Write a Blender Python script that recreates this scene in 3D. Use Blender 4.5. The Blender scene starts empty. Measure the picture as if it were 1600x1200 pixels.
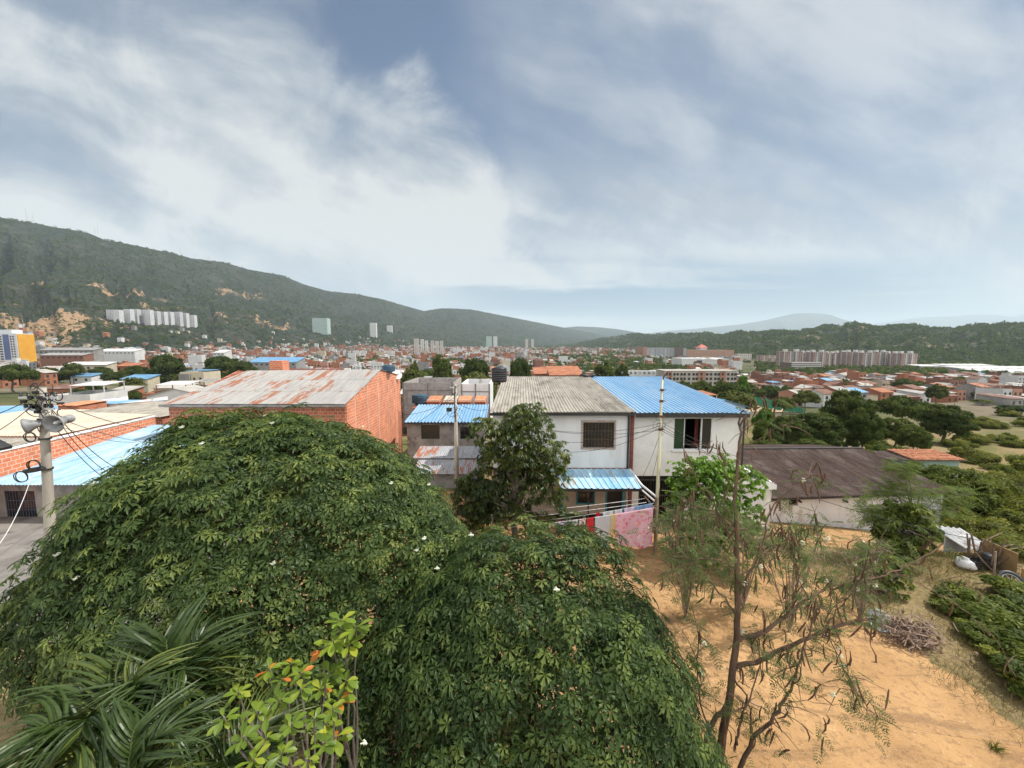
import bpy, math, random
import numpy as np
from mathutils import Vector

# ------------------------------------------------------------------ camera, sky, sun, exposure
C = bpy.context.scene.collection
SC = bpy.context.scene
F = 601.0                      # focal length in photo pixels (1600 wide)
TH = math.radians(5.7)         # downward pitch
CT, ST = math.cos(TH), math.sin(TH)
H = 9.2                        # eye height above the yard
cam_d = bpy.data.cameras.new("camera")
cam_d.sensor_width = 36.0
cam_d.lens = 36.0 * F / 1600.0
cam_d.clip_start = 0.1
cam_d.clip_end = 90000.0
cam = bpy.data.objects.new("camera", cam_d)
C.objects.link(cam)
cam.location = (0, 0, H)
cam.rotation_euler = (math.pi / 2 - TH, 0, 0)
SC.camera = cam

SUN_EL = math.radians(54.0)
SUN_AZ = math.radians(79.0)    # from +Y (view direction) towards +X (right)
SKY_STRENGTH = 0.080
SUN_STRENGTH = 4.5
EXPOSURE = 0.36
sd = bpy.data.lights.new("sun", 'SUN')
sd.energy = SUN_STRENGTH
sd.angle = math.radians(0.6)
sd.color = (1.0, 0.95, 0.87)
sun = bpy.data.objects.new("sun", sd)
C.objects.link(sun)
sdir = Vector((math.sin(SUN_AZ) * math.cos(SUN_EL), math.cos(SUN_AZ) * math.cos(SUN_EL), math.sin(SUN_EL)))
sun.rotation_euler = sdir.to_track_quat('Z', 'Y').to_euler()
sun.location = sdir * 200

W = bpy.data.worlds.new("World")
SC.world = W
W.use_nodes = True
nt = W.node_tree
nt.nodes.clear()


class NB:
    """tiny node-tree writer"""
    def __init__(s, nt):
        s.nt = nt
    def n(s, t, **kw):
        x = s.nt.nodes.new(t)
        for k, v in kw.items():
            setattr(x, k, v)
        return x
    def set(s, sock, v):
        if isinstance(v, bpy.types.NodeSocket):
            s.nt.links.new(v, sock)
        elif v is not None:
            sock.default_value = v
    def m(s, op, a, b=None, c=None, clamp=False):
        x = s.n('ShaderNodeMath', operation=op, use_clamp=clamp)
        for i, v in enumerate((a, b, c)):
            if v is not None:
                s.set(x.inputs[i], v)
        return x.outputs[0]
    def ss(s, v, lo, hi):
        x = s.n('ShaderNodeMapRange', interpolation_type='SMOOTHSTEP')
        s.set(x.inputs[0], v); x.inputs[1].default_value = lo; x.inputs[2].default_value = hi
        return x.outputs[0]
    def lin(s, v, lo, hi, a=0.0, b=1.0):
        x = s.n('ShaderNodeMapRange')
        s.set(x.inputs[0], v)
        for i, q in enumerate((lo, hi, a, b)):
            x.inputs[i + 1].default_value = q
        return x.outputs[0]
    def vec(s, x, y, z=0.0):
        c = s.n('ShaderNodeCombineXYZ')
        s.set(c.inputs[0], x); s.set(c.inputs[1], y); s.set(c.inputs[2], z)
        return c.outputs[0]
    def sep(s, v):
        c = s.n('ShaderNodeSeparateXYZ')
        s.set(c.inputs[0], v)
        return c.outputs
    def noise(s, v, scale=1.0, detail=5.0, rough=0.55, dist=0.0, out=0):
        x = s.n('ShaderNodeTexNoise')
        if v is not None:
            s.set(x.inputs['Vector'], v)
        x.inputs['Scale'].default_value = scale; x.inputs['Detail'].default_value = detail
        x.inputs['Roughness'].default_value = rough; x.inputs['Distortion'].default_value = dist
        return x.outputs[out]
    def mix(s, f, a, b, blend='MIX'):
        x = s.n('ShaderNodeMix', data_type='RGBA', blend_type=blend)
        s.set(x.inputs[0], f)
        for i, v in ((6, a), (7, b)):
            if not isinstance(v, bpy.types.NodeSocket):
                v = (*v[:3], 1.0)
            s.set(x.inputs[i], v)
        return x.outputs[2]
    def mapping(s, v, scale=(1, 1, 1), loc=(0, 0, 0), rot=(0, 0, 0)):
        x = s.n('ShaderNodeMapping')
        s.set(x.inputs[0], v)
        x.inputs[1].default_value = loc; x.inputs[2].default_value = rot; x.inputs[3].default_value = scale
        return x.outputs[0]


B = NB(nt)
tc = B.n('ShaderNodeTexCoord').outputs['Generated']
dx, dy, dz = B.sep(tc)
ay = B.m('MAXIMUM', B.m('ABSOLUTE', dy), 0.08)
ca = B.m('DIVIDE', dx, ay)
cb = B.m('DIVIDE', B.m('MAXIMUM', dz, 0.0), ay)
sky = B.n('ShaderNodeTexSky', sky_type='NISHITA')
sky.sun_disc = False
sky.sun_elevation = SUN_EL
sky.sun_rotation = SUN_AZ
sky.air_density = 1.0; sky.dust_density = 1.2; sky.ozone_density = 1.2
# wind-stretched coordinates: along / across the cloud bands
warp = B.noise(B.vec(ca, cb), 2.2, 4, 0.5)
al = B.m('ADD', B.m('MULTIPLY', ca, 0.88), B.m('MULTIPLY', cb, -0.47))
ac = B.m('ADD', B.m('ADD', B.m('MULTIPLY', ca, 0.40), B.m('MULTIPLY', cb, 1.0)), B.m('MULTIPLY', warp, 0.16))
band = B.noise(B.vec(B.m('MULTIPLY', al, 1.2), B.m('MULTIPLY', ac, 4.2), 3.1), 1.0, 6, 0.5, 0.25)
puff = B.noise(B.vec(ca, cb, 7.7), 3.0, 9, 0.57, 0.45)
fine = B.noise(B.vec(B.m('MULTIPLY', al, 3.0), B.m('MULTIPLY', ac, 8.0), 1.0), 1.0, 6, 0.55, 0.3)
# the heavy bank to the left, its edge running down to the right
edge = B.m('ADD', B.m('MULTIPLY', B.m('ADD', ca, 0.50), -0.686), B.m('MULTIPLY', B.m('SUBTRACT', cb, 0.817), -0.728))
edge = B.m('ADD', edge, B.m('MULTIPLY', B.m('SUBTRACT', puff, 0.5), 0.42))
bank = B.ss(edge, -0.07, 0.07)
bank = B.m('MULTIPLY', bank, B.lin(B.m('ADD', B.m('MULTIPLY', band, 0.7), B.m('MULTIPLY', puff, 0.3)), 0.36, 0.54, 0.55, 1.0), clamp=True)
# bright veil lower down and to the right
low = B.m('MULTIPLY', B.ss(B.m('ADD', cb, B.m('MULTIPLY', B.m('SUBTRACT', puff, 0.5), 0.5)), 0.62, 0.30), B.lin(B.m('ADD', B.m('MULTIPLY', puff, 0.6), B.m('MULTIPLY', fine, 0.4)), 0.36, 0.58, 0.45, 1.0), clamp=True)
thin = B.m('MULTIPLY', B.ss(B.m('ADD', ca, B.m('MULTIPLY', B.m('SUBTRACT', warp, 0.5), 0.8)), -0.24, 0.40), B.lin(band, 0.3, 0.7, 0.46, 0.76))
# long flat blue slots just over the horizon
st = B.noise(B.vec(B.m('MULTIPLY', ca, 1.1), B.m('MULTIPLY', cb, 13.0), 4.4), 1.0, 5, 0.5, 0.3)
slot = B.m('MULTIPLY', B.ss(st, 0.40, 0.54), B.m('MULTIPLY', B.ss(cb, 0.045, 0.10), B.ss(cb, 0.24, 0.15)))
slot = B.m('MULTIPLY', slot, B.m('MULTIPLY', B.ss(ca, -0.35, 0.1), B.ss(ca, 1.4, 0.7)))
D = B.m('MAXIMUM', bank, B.m('MAXIMUM', low, thin))
D = B.m('MAXIMUM', D, B.ss(cb, 0.16, 0.03))
D = B.m('SUBTRACT', D, B.m('MULTIPLY', slot, 0.95), clamp=True)
lum = B.m('ADD', B.m('MULTIPLY', band, 0.55), B.m('ADD', B.m('MULTIPLY', fine, 0.25), B.m('MULTIPLY', puff, 0.50)))
lumf = B.ss(lum, 0.50, 0.80)
lumf = B.m('ADD', lumf, B.m('MULTIPLY', B.ss(cb, 0.52, 0.16), 0.62), clamp=True)
ccol = B.mix(lumf, (2.9, 3.5, 4.4), (7.2, 7.4, 7.35))
skyc = B.mix(1.0, sky.outputs[0], (0.74, 0.83, 0.90), 'MULTIPLY')
colr = B.mix(D, skyc, ccol)
colr = B.mix(B.m('MULTIPLY', slot, 0.75), colr, (2.3, 3.5, 4.6))
colr = B.mix(B.m('MULTIPLY', B.ss(cb, 0.075, 0.0), 0.85), colr, (7.0, 7.2, 7.1))
# bright clouds added to the unseen sky behind and overhead, lifting shaded walls
back_fill = B.m('MULTIPLY', B.ss(B.m('MULTIPLY', dy, -1.0), -0.05, 0.45), B.ss(dz, 0.0, 0.12))
colr = B.mix(B.m('MULTIPLY', back_fill, 0.9), colr, (18.0, 18.0, 17.6))
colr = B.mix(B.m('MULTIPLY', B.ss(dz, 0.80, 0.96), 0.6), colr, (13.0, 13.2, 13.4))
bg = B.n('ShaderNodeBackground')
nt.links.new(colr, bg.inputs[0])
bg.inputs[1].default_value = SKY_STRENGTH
wo = B.n('ShaderNodeOutputWorld')
nt.links.new(bg.outputs[0], wo.inputs[0])

SC.view_settings.view_transform = 'Standard'
SC.view_settings.look = 'None'
SC.view_settings.gamma = 1.0
SC.view_settings.exposure = EXPOSURE
SC.view_settings.use_curve_mapping = False
SC.render.engine = 'CYCLES'
cy = SC.cycles
cy.use_denoising = True
try:
    cy.denoiser = 'OPENIMAGEDENOISE'
except Exception:
    pass
cy.max_bounces = 6
cy.diffuse_bounces = 3
cy.glossy_bounces = 2
cy.transmission_bounces = 3
cy.transparent_max_bounces = 4
cy.volume_bounces = 1
cy.caustics_reflective = False
cy.caustics_refractive = False

# ------------------------------------------------------------------ helpers
rng = np.random.default_rng(11)
random.seed(5)


def U(px, py, Y):
    """world point on the sight line of photo pixel (px,py) at ground distance Y"""
    u = (px - 800) / F; v = (600 - py) / F
    t = Y / (CT + v * ST)
    return Vector((u * t, Y, H + (v * CT - ST) * t))


def SZ(py):
    v = (600 - py) / F
    return (v * CT - ST) / (CT + v * ST)


def px_of(X, Y, Z):
    Z = Z - H
    dep = Y * CT - Z * ST
    upv = Y * ST + Z * CT
    return 800 + F * X / dep, 600 - F * upv / dep


def tag(o, label=None, cat=None, group=None, kind=None):
    if label: o['label'] = label
    if cat: o['category'] = cat
    if group: o['group'] = group
    if kind: o['kind'] = kind
    return o


def empty(name, loc=(0, 0, 0), rz=0.0, label=None, cat=None, group=None):
    o = bpy.data.objects.new(name, None)
    o.empty_display_size = 0.3
    C.objects.link(o)
    o.location = loc
    o.rotation_euler = (0, 0, rz)
    tag(o, label, cat, group)
    return o


def kids(o):
    return KIDS.get(o.name, [])


KIDS = {}


def parent(c, p):
    c.parent = p
    KIDS.setdefault(p.name, []).append(c)


def copy_tree(o, loc=None, rz=None, scale=None, p=None):
    c = o.copy()
    C.objects.link(c)
    if p is not None:
        parent(c, p)
    for k in list(kids(o)):
        copy_tree(k, p=c)
    if loc is not None: c.location = loc
    if rz is not None: c.rotation_euler = (0, 0, rz)
    if scale is not None: c.scale = scale
    return c


class MB:
    def __init__(s):
        s.v = []; s.f = []; s.mi = []
    def add(s, vs, fs, mi=0):
        o = len(s.v)
        s.v.extend([tuple(p) for p in vs])
        for f in fs:
            s.f.append(tuple(i + o for i in f)); s.mi.append(mi)
        return s
    def box(s, x0, x1, y0, y1, z0, z1, mi=0):
        vs = [(x0, y0, z0), (x1, y0, z0), (x1, y1, z0), (x0, y1, z0), (x0, y0, z1), (x1, y0, z1), (x1, y1, z1), (x0, y1, z1)]
        return s.add(vs, [(0, 3, 2, 1), (4, 5, 6, 7), (0, 1, 5, 4), (1, 2, 6, 5), (2, 3, 7, 6), (3, 0, 4, 7)], mi)
    def hexa(s, b, t, mi=0):
        """b, t: four bottom and four top corners (ccw from above)"""
        return s.add(list(b) + list(t), [(0, 3, 2, 1), (4, 5, 6, 7), (0, 1, 5, 4), (1, 2, 6, 5), (2, 3, 7, 6), (3, 0, 4, 7)], mi)
    def prism(s, prof, axis, a0, a1, mi=0):
        """closed 2-D outline swept along axis ('x': prof=(y,z), 'y': prof=(x,z), 'z': prof=(x,y))"""
        def P(p, a):
            return (a, p[0], p[1]) if axis == 'x' else (p[0], a, p[1]) if axis == 'y' else (p[0], p[1], a)
        n = len(prof)
        vs = [P(p, a0) for p in prof] + [P(p, a1) for p in prof]
        fs = [tuple(range(n)), tuple(range(2 * n - 1, n - 1, -1))] + [(i, i + n, (i + 1) % n + n, (i + 1) % n) for i in range(n)]
        return s.add(vs, fs, mi)
    def tube(s, pts, rad, n=8, mi=0, cap=True):
        pts = [Vector(p) for p in pts]
        if not hasattr(rad, '__len__'): rad = [rad] * len(pts)
        rings = []
        up = Vector((0.31, 0.17, 0.93))
        for i, p in enumerate(pts):
            d = (pts[min(i + 1, len(pts) - 1)] - pts[max(i - 1, 0)])
            d = d.normalized() if d.length > 1e-9 else Vector((0, 0, 1))
            if i == 0:
                if abs(d.dot(up)) > 0.95: up = Vector((1, 0, 0.1))
                x = d.cross(up).normalized()
            else:
                x = (x - d * x.dot(d)).normalized()
            y = d.cross(x)
            rings.append([p + (x * math.cos(2 * math.pi * k / n) + y * math.sin(2 * math.pi * k / n)) * rad[i] for k in range(n)])
        vs = [q for r in rings for q in r]
        fs = []
        for i in range(len(pts) - 1):
            for k in range(n):
                a = i * n + k; b = i * n + (k + 1) % n
                fs.append((a, b, b + n, a + n))
        if cap:
            fs.append(tuple(range(n - 1, -1, -1)))
            fs.append(tuple(range((len(pts) - 1) * n, len(pts) * n)))
        return s.add(vs, fs, mi)
    def lathe(s, prof, cen, n=20, mi=0, axis=None):
        """prof: (radius, height) list; spun about a vertical (or given) axis through cen"""
        cen = Vector(cen)
        q = Vector((0, 0, 1)).rotation_difference(Vector(axis).normalized()) if axis is not None else None
        vs = []
        for r, z in prof:
            for k in range(n):
                a = 2 * math.pi * k / n
                p = Vector((r * math.cos(a), r * math.sin(a), z))
                vs.append(cen + (q @ p if q else p))
        fs = []
        for i in range(len(prof) - 1):
            for k in range(n):
                a = i * n + k; b = i * n + (k + 1) % n
                fs.append((a, b, b + n, a + n))
        return s.add(vs, fs, mi)
    def build(s, name, mats, par=None, smooth=False, origin=None):
        vs = np.array(s.v, dtype=float).reshape(-1, 3)
        if par is not None:
            L = np.array(wloc(par))
            vs = vs - L
            loc = (0, 0, 0)
        else:
            lo, hi = vs.min(0), vs.max(0)
            L = np.array(origin) if origin is not None else np.array([(lo[0] + hi[0]) / 2, (lo[1] + hi[1]) / 2, lo[2]])
            vs = vs - L
            loc = tuple(L)
        me = bpy.data.meshes.new(name)
        me.from_pydata([tuple(p) for p in vs], [], s.f)
        for m in (mats if isinstance(mats, (list, tuple)) else [mats]):
            me.materials.append(m)
        me.polygons.foreach_set('material_index', s.mi)
        if smooth:
            me.polygons.foreach_set('use_smooth', [True] * len(me.polygons))
        me.update()
        o = bpy.data.objects.new(name, me)
        C.objects.link(o)
        o.location = loc
        if par is not None: parent(o, par)
        return o


def wloc(o):
    p = Vector((0, 0, 0))
    while o is not None:
        p += Vector(o.location)
        o = o.parent
    return p


def np_mesh(name, V, T, mats, par=None, mi=None, attrs=None, origin=None, smooth=False):
    """mesh from numpy arrays: V (n,3), T (m,3) or (m,4)"""
    V = np.asarray(V, dtype=np.float64); T = np.asarray(T, dtype=np.int32)
    if par is not None:
        L = np.array(wloc(par)); loc = (0, 0, 0)
    elif origin is not None:
        L = np.array(origin); loc = tuple(L)
    else:
        lo, hi = V.min(0), V.max(0)
        L = np.array([(lo[0] + hi[0]) / 2, (lo[1] + hi[1]) / 2, lo[2]]); loc = tuple(L)
    me = bpy.data.meshes.new(name)
    k = T.shape[1]
    me.vertices.add(len(V)); me.loops.add(T.size); me.polygons.add(len(T))
    me.vertices.foreach_set('co', (V - L).astype(np.float32).ravel())
    me.loops.foreach_set('vertex_index', T.ravel())
    me.polygons.foreach_set('loop_start', np.arange(len(T), dtype=np.int32) * k)
    me.polygons.foreach_set('loop_total', np.full(len(T), k, dtype=np.int32))
    for m in (mats if isinstance(mats, (list, tuple)) else [mats]):
        me.materials.append(m)
    if mi is not None:
        me.polygons.foreach_set('material_index', np.asarray(mi, dtype=np.int32))
    me.polygons.foreach_set('use_smooth', np.full(len(T), smooth, dtype=bool))
    for an, av in (attrs or {}).items():
        a = me.attributes.new(an, 'FLOAT', 'POINT')
        a.data.foreach_set('value', np.asarray(av, dtype=np.float32))
    me.update(calc_edges=True)
    me.validate()
    o = bpy.data.objects.new(name, me)
    C.objects.link(o)
    o.location = loc
    if par is not None: parent(o, par)
    return o


def grid_faces(nr, nc):
    i = np.arange(nr - 1)[:, None]; j = np.arange(nc - 1)[None, :]
    a = i * nc + j
    return np.stack([a, a + 1, a + nc + 1, a + nc], -1).reshape(-1, 4)


# value noise on numpy arrays
def _hash(ix, iy, seed):
    h = (ix.astype(np.int64) * 374761393 + iy.astype(np.int64) * 668265263 + seed * 1442695041) & 0xFFFFFFFF
    h = ((h ^ (h >> 13)) * 1274126177) & 0xFFFFFFFF
    h = h ^ (h >> 16)
    return (h & 0xFFFFFF) / float(0xFFFFFF)


def vn(x, y, seed=0):
    x = np.asarray(x, float); y = np.asarray(y, float)
    ix = np.floor(x); iy = np.floor(y)
    fx = x - ix; fy = y - iy
    fx = fx * fx * fx * (fx * (fx * 6 - 15) + 10); fy = fy * fy * fy * (fy * (fy * 6 - 15) + 10)
    a = _hash(ix, iy, seed); b = _hash(ix + 1, iy, seed); c = _hash(ix, iy + 1, seed); d = _hash(ix + 1, iy + 1, seed)
    return (a + (b - a) * fx) * (1 - fy) + (c + (d - c) * fx) * fy


def fbm(x, y, seed=0, o=5, g=0.5):
    s = 0; A = 1; t = 0
    for i in range(o):
        s = s + A * vn(x * 2 ** i, y * 2 ** i, seed + i * 17); t += A; A *= g
    return s / t


def ridged(x, y, seed=0, o=4, g=0.5):
    s = 0; A = 1; t = 0
    for i in range(o):
        s = s + A * (1 - np.abs(2 * vn(x * 2 ** i, y * 2 ** i, seed + i * 17) - 1)); t += A; A *= g
    return s / t


def sstep(x, a, b):
    t = np.clip((np.asarray(x, float) - a) / (b - a), 0, 1)
    return t * t * (3 - 2 * t)


# ------------------------------------------------------------------ materials
def newmat(name, rough=0.8, spec=0.3, metal=0.0):
    m = bpy.data.materials.new(name)
    m.use_nodes = True
    b = NB(m.node_tree)
    p = m.node_tree.nodes['Principled BSDF']
    p.inputs['Roughness'].default_value = rough
    p.inputs['Specular IOR Level'].default_value = spec
    p.inputs['Metallic'].default_value = metal
    return m, b, p


def bumpit(b, p, hgt, strength, dist=0.02):
    x = b.n('ShaderNodeBump')
    x.inputs['Strength'].default_value = strength
    x.inputs['Distance'].default_value = dist
    b.set(x.inputs['Height'], hgt)
    b.nt.links.new(x.outputs[0], p.inputs['Normal'])


def noisy(name, c1, c2, scale=3.0, rough=0.85, bump=0.0, stretch=(1, 1, 1), c3=None, s3=0.6, spec=0.25, metal=0.0, lo=0.36, hi=0.64, obj=True, detail=6):
    m, b, p = newmat(name, rough, spec, metal)
    t = b.n('ShaderNodeTexCoord').outputs['Object']
    v = b.mapping(t, stretch)
    n = b.noise(v, scale, detail, 0.6)
    col = b.mix(b.lin(n, lo, hi), c1, c2)
    if c3 is not None:
        n3 = b.noise(b.mapping(t, stretch, (3, 5, 7)), scale * s3, 7, 0.65)
        col = b.mix(b.ss(n3, 0.55, 0.66), col, c3)
    if obj:
        oi = b.n('ShaderNodeObjectInfo').outputs['Random']
        col = b.mix(1.0, col, b.mix(oi, (0.88, 0.88, 0.88), (1.08, 1.08, 1.08)), 'MULTIPLY')
    b.set(p.inputs['Base Color'], col)
    if bump:
        bumpit(b, p, b.noise(v, scale * 4, 5, 0.6), bump)
    return m


def brickmat(name, c1, c2, mortar, bw=0.33, bh=0.215, ms=0.018, var=0.5, bump=0.4, stain=None):
    m, b, p = newmat(name, 0.9, 0.15)
    t = b.n('ShaderNodeTexCoord').outputs['Object']
    x, y, z = b.sep(t)
    v = b.vec(b.m('ADD', x, y), z, 0)
    br = b.n('ShaderNodeTexBrick')
    b.set(br.inputs['Vector'], v)
    br.inputs['Color1'].default_value = (*c1, 1); br.inputs['Color2'].default_value = (*c2, 1)
    br.inputs['Mortar'].default_value = (*mortar, 1)
    br.inputs['Scale'].default_value = 1.0
    br.inputs['Mortar Size'].default_value = ms
    br.inputs['Mortar Smooth'].default_value = 0.1
    br.inputs['Brick Width'].default_value = bw
    br.inputs['Row Height'].default_value = bh
    n = b.noise(t, 1.3, 7, 0.65)
    col = b.mix(1.0, br.outputs[0], b.mix(b.lin(n, 0.3, 0.7), (0.72, 0.70, 0.70), (1.15, 1.12, 1.1)), 'MULTIPLY')
    n2 = b.noise(t, 9.0, 4, 0.6)
    col = b.mix(b.m('MULTIPLY', b.ss(n2, 0.56, 0.7), 0.45), col, mortar)
    if stain:
        sn = b.noise(b.mapping(t, (1.3, 1.3, 0.25)), 1.6, 6, 0.6)
        col = b.mix(b.m('MULTIPLY', b.ss(sn, 0.54, 0.68), 0.6), col, stain)
    b.set(p.inputs['Base Color'], col)
    if bump:
        bumpit(b, p, b.m('SUBTRACT', b.m('MULTIPLY', n2, 0.3), br.outputs['Fac']), bump, 0.012)
    return m


def windowgrid(name, wall, dark, sx, sz, mx, mz, accent=None, ax=9.0):
    """facade of a far tower: rows of openings in a wall"""
    m, b, p = newmat(name, 0.8, 0.2)
    t = b.n('ShaderNodeTexCoord').outputs['Object']
    x, y, z = b.sep(t)
    h = b.m('ADD', x, y)
    fx = b.m('FRACT', b.m('DIVIDE', b.m('ADD', h, 500.0), sx)); fz = b.m('FRACT', b.m('DIVIDE', z, sz))
    inx = b.m('MULTIPLY', b.m('GREATER_THAN', fx, mx), b.m('LESS_THAN', fx, 1 - mx))
    inz = b.m('MULTIPLY', b.m('GREATER_THAN', fz, mz), b.m('LESS_THAN', fz, 1 - mz * 0.6))
    nx = b.sep(b.n('ShaderNodeNewGeometry').outputs['Normal'])[2]
    side = b.m('LESS_THAN', nx, 0.5)
    fac = b.m('MULTIPLY', b.m('MULTIPLY', inx, inz), side)
    n = b.noise(t, 0.2, 5, 0.6)
    wc = b.mix(b.lin(n, 0.35, 0.65), [q * 0.85 for q in wall], wall)
    if accent:
        fa = b.m('LESS_THAN', b.m('FRACT', b.m('DIVIDE', b.m('ADD', h, 500.0), ax)), 0.34)
        wc = b.mix(fa, wc, accent)
    wn = b.n('ShaderNodeTexWhiteNoise', noise_dimensions='3D')
    b.set(wn.inputs['Vector'], b.vec(b.m('FLOOR', b.m('DIVIDE', b.m('ADD', h, 500.0), sx)), b.m('FLOOR', b.m('DIVIDE', z, sz)), 0))
    dk = b.mix(b.m('MULTIPLY', wn.outputs[0], 0.5), dark, [min(1, q * 4 + 0.06) for q in dark])
    b.set(p.inputs['Base Color'], b.mix(fac, wc, dk))
    return m


def leafmat(name, dark, mid, light, trans=0.3, rough=0.5, spec=0.35, tcol=None, gain=1.0):
    m, b, p = newmat(name, rough, spec)
    at = b.n('ShaderNodeAttribute', attribute_name='tint').outputs['Fac']
    col = b.mix(b.lin(at, 0.0, 0.55), dark, mid)
    col = b.mix(b.lin(at, 0.55, 1.0), col, light)
    oi = b.n('ShaderNodeObjectInfo').outputs['Random']
    col = b.mix(1.0, col, b.mix(oi, (0.82, 0.85, 0.8), (1.15, 1.1, 1.1)), 'MULTIPLY')
    b.set(p.inputs['Base Color'], col)
    if trans:
        tr = b.n('ShaderNodeBsdfTranslucent')
        b.set(tr.inputs[0], b.mix(1.0, col, tcol or (1.5, 1.7, 0.7), 'MULTIPLY'))
        mx = b.n('ShaderNodeMixShader')
        mx.inputs[0].default_value = trans
        b.nt.links.new(p.outputs[0], mx.inputs[1]); b.nt.links.new(tr.outputs[0], mx.inputs[2])
        b.nt.links.new(mx.outputs[0], b.nt.nodes['Material Output'].inputs[0])
    return m


def sheetmat(name, c1, c2, rust1=(0.25, 0.09, 0.04), rust2=(0.10, 0.045, 0.03), rust=0.0, streak=14.0, rough=0.5, metal=0.0, dirt=None, dirt_amt=0.5, spec=0.4, axis='y', age=0.0):
    """roof sheet: streaks run down the slope; attribute 'rust' (0..1 per sheet) lifts the rust"""
    m, b, p = newmat(name, rough, spec, metal)
    t = b.n('ShaderNodeTexCoord').outputs['Object']
    st = (1.0, 0.12, 0.12) if axis == 'y' else (0.12, 1.0, 0.12)
    n = b.noise(b.mapping(t, st), streak * 0.25, 6, 0.6)
    col = b.mix(b.lin(n, 0.34, 0.66), c1, c2)
    if dirt is not None:
        nd = b.noise(b.mapping(t, (1, 0.45, 1)), 0.9, 8, 0.68)
        col = b.mix(b.m('MULTIPLY', b.ss(nd, 0.5, 0.68), dirt_amt), col, dirt)
        nf = b.noise(t, 7.0, 5, 0.7)
        col = b.mix(b.m('MULTIPLY', b.ss(nf, 0.56, 0.68), dirt_amt), col, dirt)
    if rust:
        at = b.n('ShaderNodeAttribute', attribute_name='rust').outputs['Fac']
        rn = b.noise(b.mapping(t, (1.0, 0.18, 0.2), (2, 9, 1)), 3.4, 7, 0.66)
        rf = b.ss(b.m('ADD', rn, b.m('MULTIPLY', b.m('SUBTRACT', at, 0.5), rust)), 0.54, 0.66)
        rc = b.mix(b.noise(t, 5.0, 4, 0.6), rust2, rust1)
        col = b.mix(rf, col, rc)
        if metal:
            b.set(p.inputs['Metallic'], b.m('MULTIPLY', b.m('SUBTRACT', 1.0, rf), metal))
        b.set(p.inputs['Roughness'], b.lin(rf, 0, 1, rough, 0.9))
    b.set(p.inputs['Base Color'], col)
    return m


MT = {}
def mat(k, f, *a, **kw):
    if k not in MT: MT[k] = f(k, *a, **kw)
    return MT[k]


m_white = noisy('white_paint', (0.74, 0.75, 0.76), (0.84, 0.84, 0.83), 0.7, 0.8, 0.1, stretch=(2.2, 2.2, .35), c3=(0.71, 0.705, 0.69), s3=1.1)
m_white2 = noisy('weathered_white_paint', (0.66, 0.67, 0.66), (0.80, 0.79, 0.76), 1.1, 0.85, 0.2, c3=(0.45, 0.44, 0.42), s3=1.5)
m_offwhite = noisy('dusty_white_paint', (0.60, 0.60, 0.62), (0.72, 0.71, 0.70), 0.9, 0.85, 0.15, stretch=(1, 1, 0.4), c3=(0.42, 0.37, 0.32), s3=0.8)
m_tan = noisy('tan_paint', (0.38, 0.30, 0.24), (0.48, 0.40, 0.33), 1.2, 0.85, 0.1)
m_teal = noisy('teal_paint', (0.04, 0.20, 0.26), (0.07, 0.27, 0.32), 4, 0.6)
m_cement = noisy('grey_cement', (0.20, 0.19, 0.18), (0.33, 0.31, 0.29), 1.3, 0.92, 0.3, c3=(0.14, 0.13, 0.125), s3=0.9)
m_concrete = noisy('concrete', (0.34, 0.31, 0.27), (0.48, 0.45, 0.39), 3.0, 0.9, 0.3, stretch=(1, 1, 0.3), c3=(0.25, 0.23, 0.2))
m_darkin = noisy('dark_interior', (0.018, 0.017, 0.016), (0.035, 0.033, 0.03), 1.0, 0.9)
m_steel = noisy('dark_steel', (0.02, 0.02, 0.022), (0.045, 0.042, 0.04), 4, 0.5, spec=0.5)
m_glass, _b, _p = newmat('window_glass', 0.06, 0.6)
_p.inputs['Base Color'].default_value = (0.018, 0.02, 0.022, 1)
m_alu = noisy('pale_metal_frame', (0.55, 0.56, 0.57), (0.7, 0.7, 0.7), 5, 0.4, spec=0.5)
m_pvc = noisy('white_pipe_plastic', (0.70, 0.70, 0.68), (0.80, 0.80, 0.79), 3, 0.4)
m_pole = noisy('painted_steel_pole', (0.55, 0.53, 0.36), (0.70, 0.67, 0.48), 2.2, 0.6, stretch=(1, 1, 0.4), c3=(0.36, 0.30, 0.2), s3=1.4)
m_blackplastic = noisy('black_plastic', (0.012, 0.012, 0.014), (0.03, 0.03, 0.032), 3, 0.45, spec=0.5)
m_cable = noisy('cable_rubber', (0.015, 0.015, 0.016), (0.035, 0.033, 0.033), 3, 0.6)
m_galv = noisy('galvanised_metal', (0.45, 0.46, 0.47), (0.62, 0.62, 0.62), 2.5, 0.45, spec=0.5, c3=(0.3, 0.24, 0.2))
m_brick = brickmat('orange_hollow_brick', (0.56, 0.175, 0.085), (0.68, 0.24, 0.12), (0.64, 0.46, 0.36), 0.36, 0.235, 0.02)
m_brickd = brickmat('darkened_red_brick', (0.36, 0.11, 0.06), (0.48, 0.15, 0.075), (0.45, 0.33, 0.27), 0.36, 0.235, 0.02)  # darkened copy of the orange brick; also paints the shaded brick house front
m_brickb = brickmat('brown_brick', (0.17, 0.075, 0.05), (0.25, 0.11, 0.07), (0.30, 0.25, 0.21), 0.30, 0.10, 0.012)
m_block = brickmat('grey_block', (0.36, 0.33, 0.32), (0.46, 0.43, 0.41), (0.30, 0.28, 0.27), 0.40, 0.20, 0.014, stain=(0.22, 0.2, 0.19))
m_tile = noisy('clay_tile', (0.42, 0.17, 0.09), (0.55, 0.26, 0.14), 3.0, 0.85, 0.2, c3=(0.22, 0.12, 0.08))
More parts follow.
